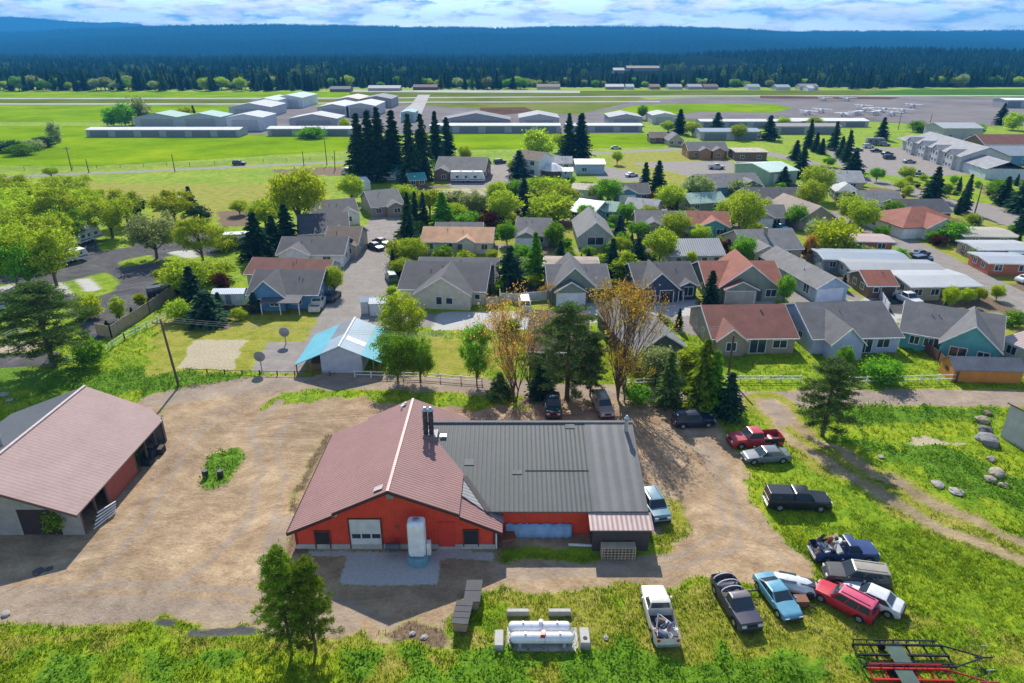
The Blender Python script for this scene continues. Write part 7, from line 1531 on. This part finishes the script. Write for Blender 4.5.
# hills
def hill(name, y0, y1, prof, seed, ntree, hmin=14, hmax=24, base=0):
    """prof: list of (pixel x, pixel y of the skyline) turned into heights at the ridge distance"""
    pts = [((px-512)/683*math.hypot(y1, CAMH), ZA(py, y1)) for px, py in prof]
    def hz(X, Y):
        xr = X*(y1/np.maximum(Y, 1)); H_ = np.interp(xr, [p[0] for p in pts], [p[1] for p in pts])
        t = np.clip((Y-y0)/(y1-y0), 0, 1); s = t**.8*(1-.18*np.sin(PI*t)); g_ = .10*H_*fnoise(X, Y, 1/700., seed, 4)*np.sin(PI*np.clip(t, 0, 1))
        back = np.clip((Y-y1)/1500, 0, 1); H_ = H_*(1+.035*fnoise(xr, xr*0, 1/420., seed+2, 4))
        return base+(H_*s+g_)*(1-.6*back)
    gx, gy = np.meshgrid(np.linspace(-9500, 9500, 380), np.linspace(y0, y1+1500, 70)); idx = np.arange(gx.size).reshape(gx.shape)
    V = np.stack([gx, gy, hz(gx, gy)-3], -1).reshape(-1, 3); F = np.stack([idx[:-1,:-1], idx[:-1,1:], idx[1:,1:], idx[1:,:-1]], -1).reshape(-1, 4)
    tag(np_obj(name, V, F, gmat(name+'_wood', (.002,.006,.004), .003, (.003,.008,.005)), smooth=True), kind='structure')
    Yt = y0+(y1+150-y0)*RNG.uniform(0, 1, ntree)**.7; Xt = RNG.uniform(-.8, .8, ntree)*Yt
    kk = fnoise(Xt, Yt, 1/350., seed+1, 3) < .8
    Xt, Yt = Xt[kk], Yt[kk]; stuff_cones('hill_forest', Xt, Yt, hz(Xt, Yt)-4, RNG.uniform(hmin, hmax, len(Xt)), farH, 4)
hill('hills', 3300, 5600, [(-400,36),(-100,35),(60,32),(150,28),(200,25.5),(270,24.5),(360,25),(420,26.5),(500,27),(560,26),(700,27),(760,31),(840,30.5),(930,31),(1024,29),(1400,26)], 1, 38000, 9, 16)
hill('far_mountain', 6200, 8200, [(-600,10),(-100,12),(0,15),(60,16.5),(110,20),(140,21.5),(155,20.5),(175,24),(190,30),(300,36),(700,40),(1400,40)], 3, 9000, 12, 20)
# ------------------------------------------------------------------ grass and weeds near the camera
def tufts(name, n, x0, x1, y0, y1, cls, hmin, hmax, m, width=.05, blades=4, thr=None, lab=None):
    X = RNG.uniform(x0, x1, n); Y = RNG.uniform(y0, y1, n); c = classify(X, Y); k = np.isin(c, cls)
    if thr is not None: k &= fnoise(X, Y, .3, 2, 3) > thr
    k &= np.abs(X) < .82*Y+8
    k &= ~((X > -19.5) & (X < 12.2) & (Y > 46.2) & (Y < 62.5)) & ~((X > -56) & (X < -37.6) & (Y > 48) & (Y < 66))
    X, Y = X[k], Y[k]; X = np.repeat(X, blades)+RNG.normal(size=len(X)*blades)*.12; Y = np.repeat(Y, blades)+RNG.normal(size=len(Y)*blades)*.12
    h = RNG.uniform(hmin, hmax, len(X)); a = RNG.uniform(0, 2*PI, len(X)); w_ = width*RNG.uniform(.6, 1.4, len(X)); z = .03+0*X
    dx, dy = np.cos(a)*w_, np.sin(a)*w_; lx, ly = RNG.normal(size=len(X))*h*.45, RNG.normal(size=len(X))*h*.45
    V = np.stack([np.stack([X-dx, Y-dy, z-.08], -1), np.stack([X+dx, Y+dy, z-.08], -1), np.stack([X+lx, Y+ly, z+h], -1)], 1).reshape(-1, 3)
    o = np_obj(name, V, np.arange(len(V)).reshape(-1, 3), m); return tag(o, lab, None, kind='stuff')
grassM = mat('leaf', (.25,.34,.01), c2=(.10,.17,.008), c3=(.34,.38,.02), tr=.45, ns=.4); weedM = mat('leaf', (.12,.26,.012), c2=(.06,.15,.008), c3=(.26,.38,.02), tr=.4, ns=.6); dryM = mat('leaf', (.25,.23,.06), c2=(.15,.16,.03), c3=(.38,.32,.13), tr=.35, ns=.5)
tufts('grass', 60000, -75, 95, 29, 98, (GRASS,), .10, .35, grassM, .05, 4)
tufts('grass', 60000, -60, 80, 29, 50, (GRASS, DRY), .06, .22, grassM, .04, 4)
tufts('dry_grass', 26000, -60, 80, 29, 66, (DRY, BARE), .05, .22, dryM, .04, 4)
def weeds():
    X = RNG.uniform(-60, 80, 50000); Y = RNG.uniform(29, 90, 50000); k = (classify(X, Y) == LUSH) & (np.abs(X) < .82*Y+8); X, Y = X[k], Y[k]
    n = 7; X = np.repeat(X, n); Y = np.repeat(Y, n); C = np.stack([X+RNG.normal(size=len(X))*.2, Y+RNG.normal(size=len(X))*.2, RNG.uniform(.05, .5, len(X))*(1+.6*fnoise(X, Y, .5, 3, 2))], -1)
    o = bpy.data.objects.new('weeds', leaf_mesh('weeds', C, RNG.uniform(.12, .26, len(C)), weedM, up=-.5)); COL.objects.link(o); tag(o, kind='stuff')
weeds()
def leaves_patch(name, C, S, m):
    o = bpy.data.objects.new(name, leaf_mesh(name, C, S, m)); COL.objects.link(o); return tag(o, kind='stuff')
# ------------------------------------------------------------------ haze
hz = MB().box(-10500, 10500, -200, 10600, -8, 420).build('haze', None or bpy.data.materials.new('haze_air')); hm = hz.data.materials[0]; hm.use_nodes = True
for n_ in list(hm.node_tree.nodes):
    if n_.type != 'OUTPUT_MATERIAL': hm.node_tree.nodes.remove(n_)
pv = hm.node_tree.nodes.new('ShaderNodeVolumePrincipled'); pv.inputs['Density'].default_value = 1.3e-4; pv.inputs['Color'].default_value = (.07,.46,1,1); pv.inputs['Anisotropy'].default_value = 0
hm.node_tree.links.new(pv.outputs[0], hm.node_tree.nodes['Material Output'].inputs['Volume']); tag(hz, kind='stuff')
scene.render.engine = 'CYCLES'; scene.cycles.max_bounces = 4; scene.cycles.transparent_max_bounces = 4; scene.cycles.volume_bounces = 0

# small garden shrubs of the estate: nothing tells them apart
rects = []
for o in COL.objects:
    if o.type == 'EMPTY' and o.get('category') in ('house','mobile home','shed','lodge','workshop','cottage','car','cabin','motel','store','pickup truck','barn'):
        for ch in o.children:
            if ch.type == 'MESH' and ch.name.startswith(('wall','roof','body')):
                R_ = o.location; c = [Vector(b) for b in ch.bound_box]; rects.append((R_.x, R_.y, o.rotation_euler.z, min(v.x for v in c), max(v.x for v in c), min(v.y for v in c), max(v.y for v in c)))
def free(x, y, mrg=.5):
    for rx, ry, a, x0, x1, y0, y1 in rects:
        dx, dy = x-rx, y-ry; u = dx*math.cos(a)+dy*math.sin(a); v = -dx*math.sin(a)+dy*math.cos(a)
        if x0-mrg < u < x1+mrg and y0-mrg < v < y1+mrg: return False
    return True
rs = random.Random(11); cnt = 0
while cnt < 200:
    px = rs.uniform(385, 1020); py = rs.uniform(182, 335) if cnt % 2 else rs.uniform(180, 270)
    if px < 500 and py > 295: continue
    X, Y = P(px, py)
    if classify(np.array([X]), np.array([Y]))[0] not in (GRASS, DRY): continue
    if 600 < px < 725 and py < 190: continue
    if not free(X, Y): continue
    cnt += 1; g = rs.random()
    if g < .72: m_, lb, gr_, kd = rs.choice((G_lime, G_green, G_green, G_olive)), 'small rounded garden shrub growing between the houses of the estate', 'garden shrubs of the estate', 'shrub'
    elif g < .82: m_, lb, gr_, kd = G_red, 'small reddish garden shrub growing between the houses of the estate', 'reddish garden shrubs of the estate', 'shrub'
    else: m_, lb, gr_, kd = G_dark, 'small dark conifer growing between the houses of the estate', 'small garden conifers of the estate', 'spruce'
    tree_at('garden_shrub' if kd == 'shrub' else 'garden_conifer', kd, cnt % 3, m_, X, Y, rs.uniform(1.2, 2.8)*(1.6 if kd == 'spruce' else 1), rs.uniform(.9, 1.3), lb, 'shrub' if kd == 'shrub' else 'conifer', gr_)
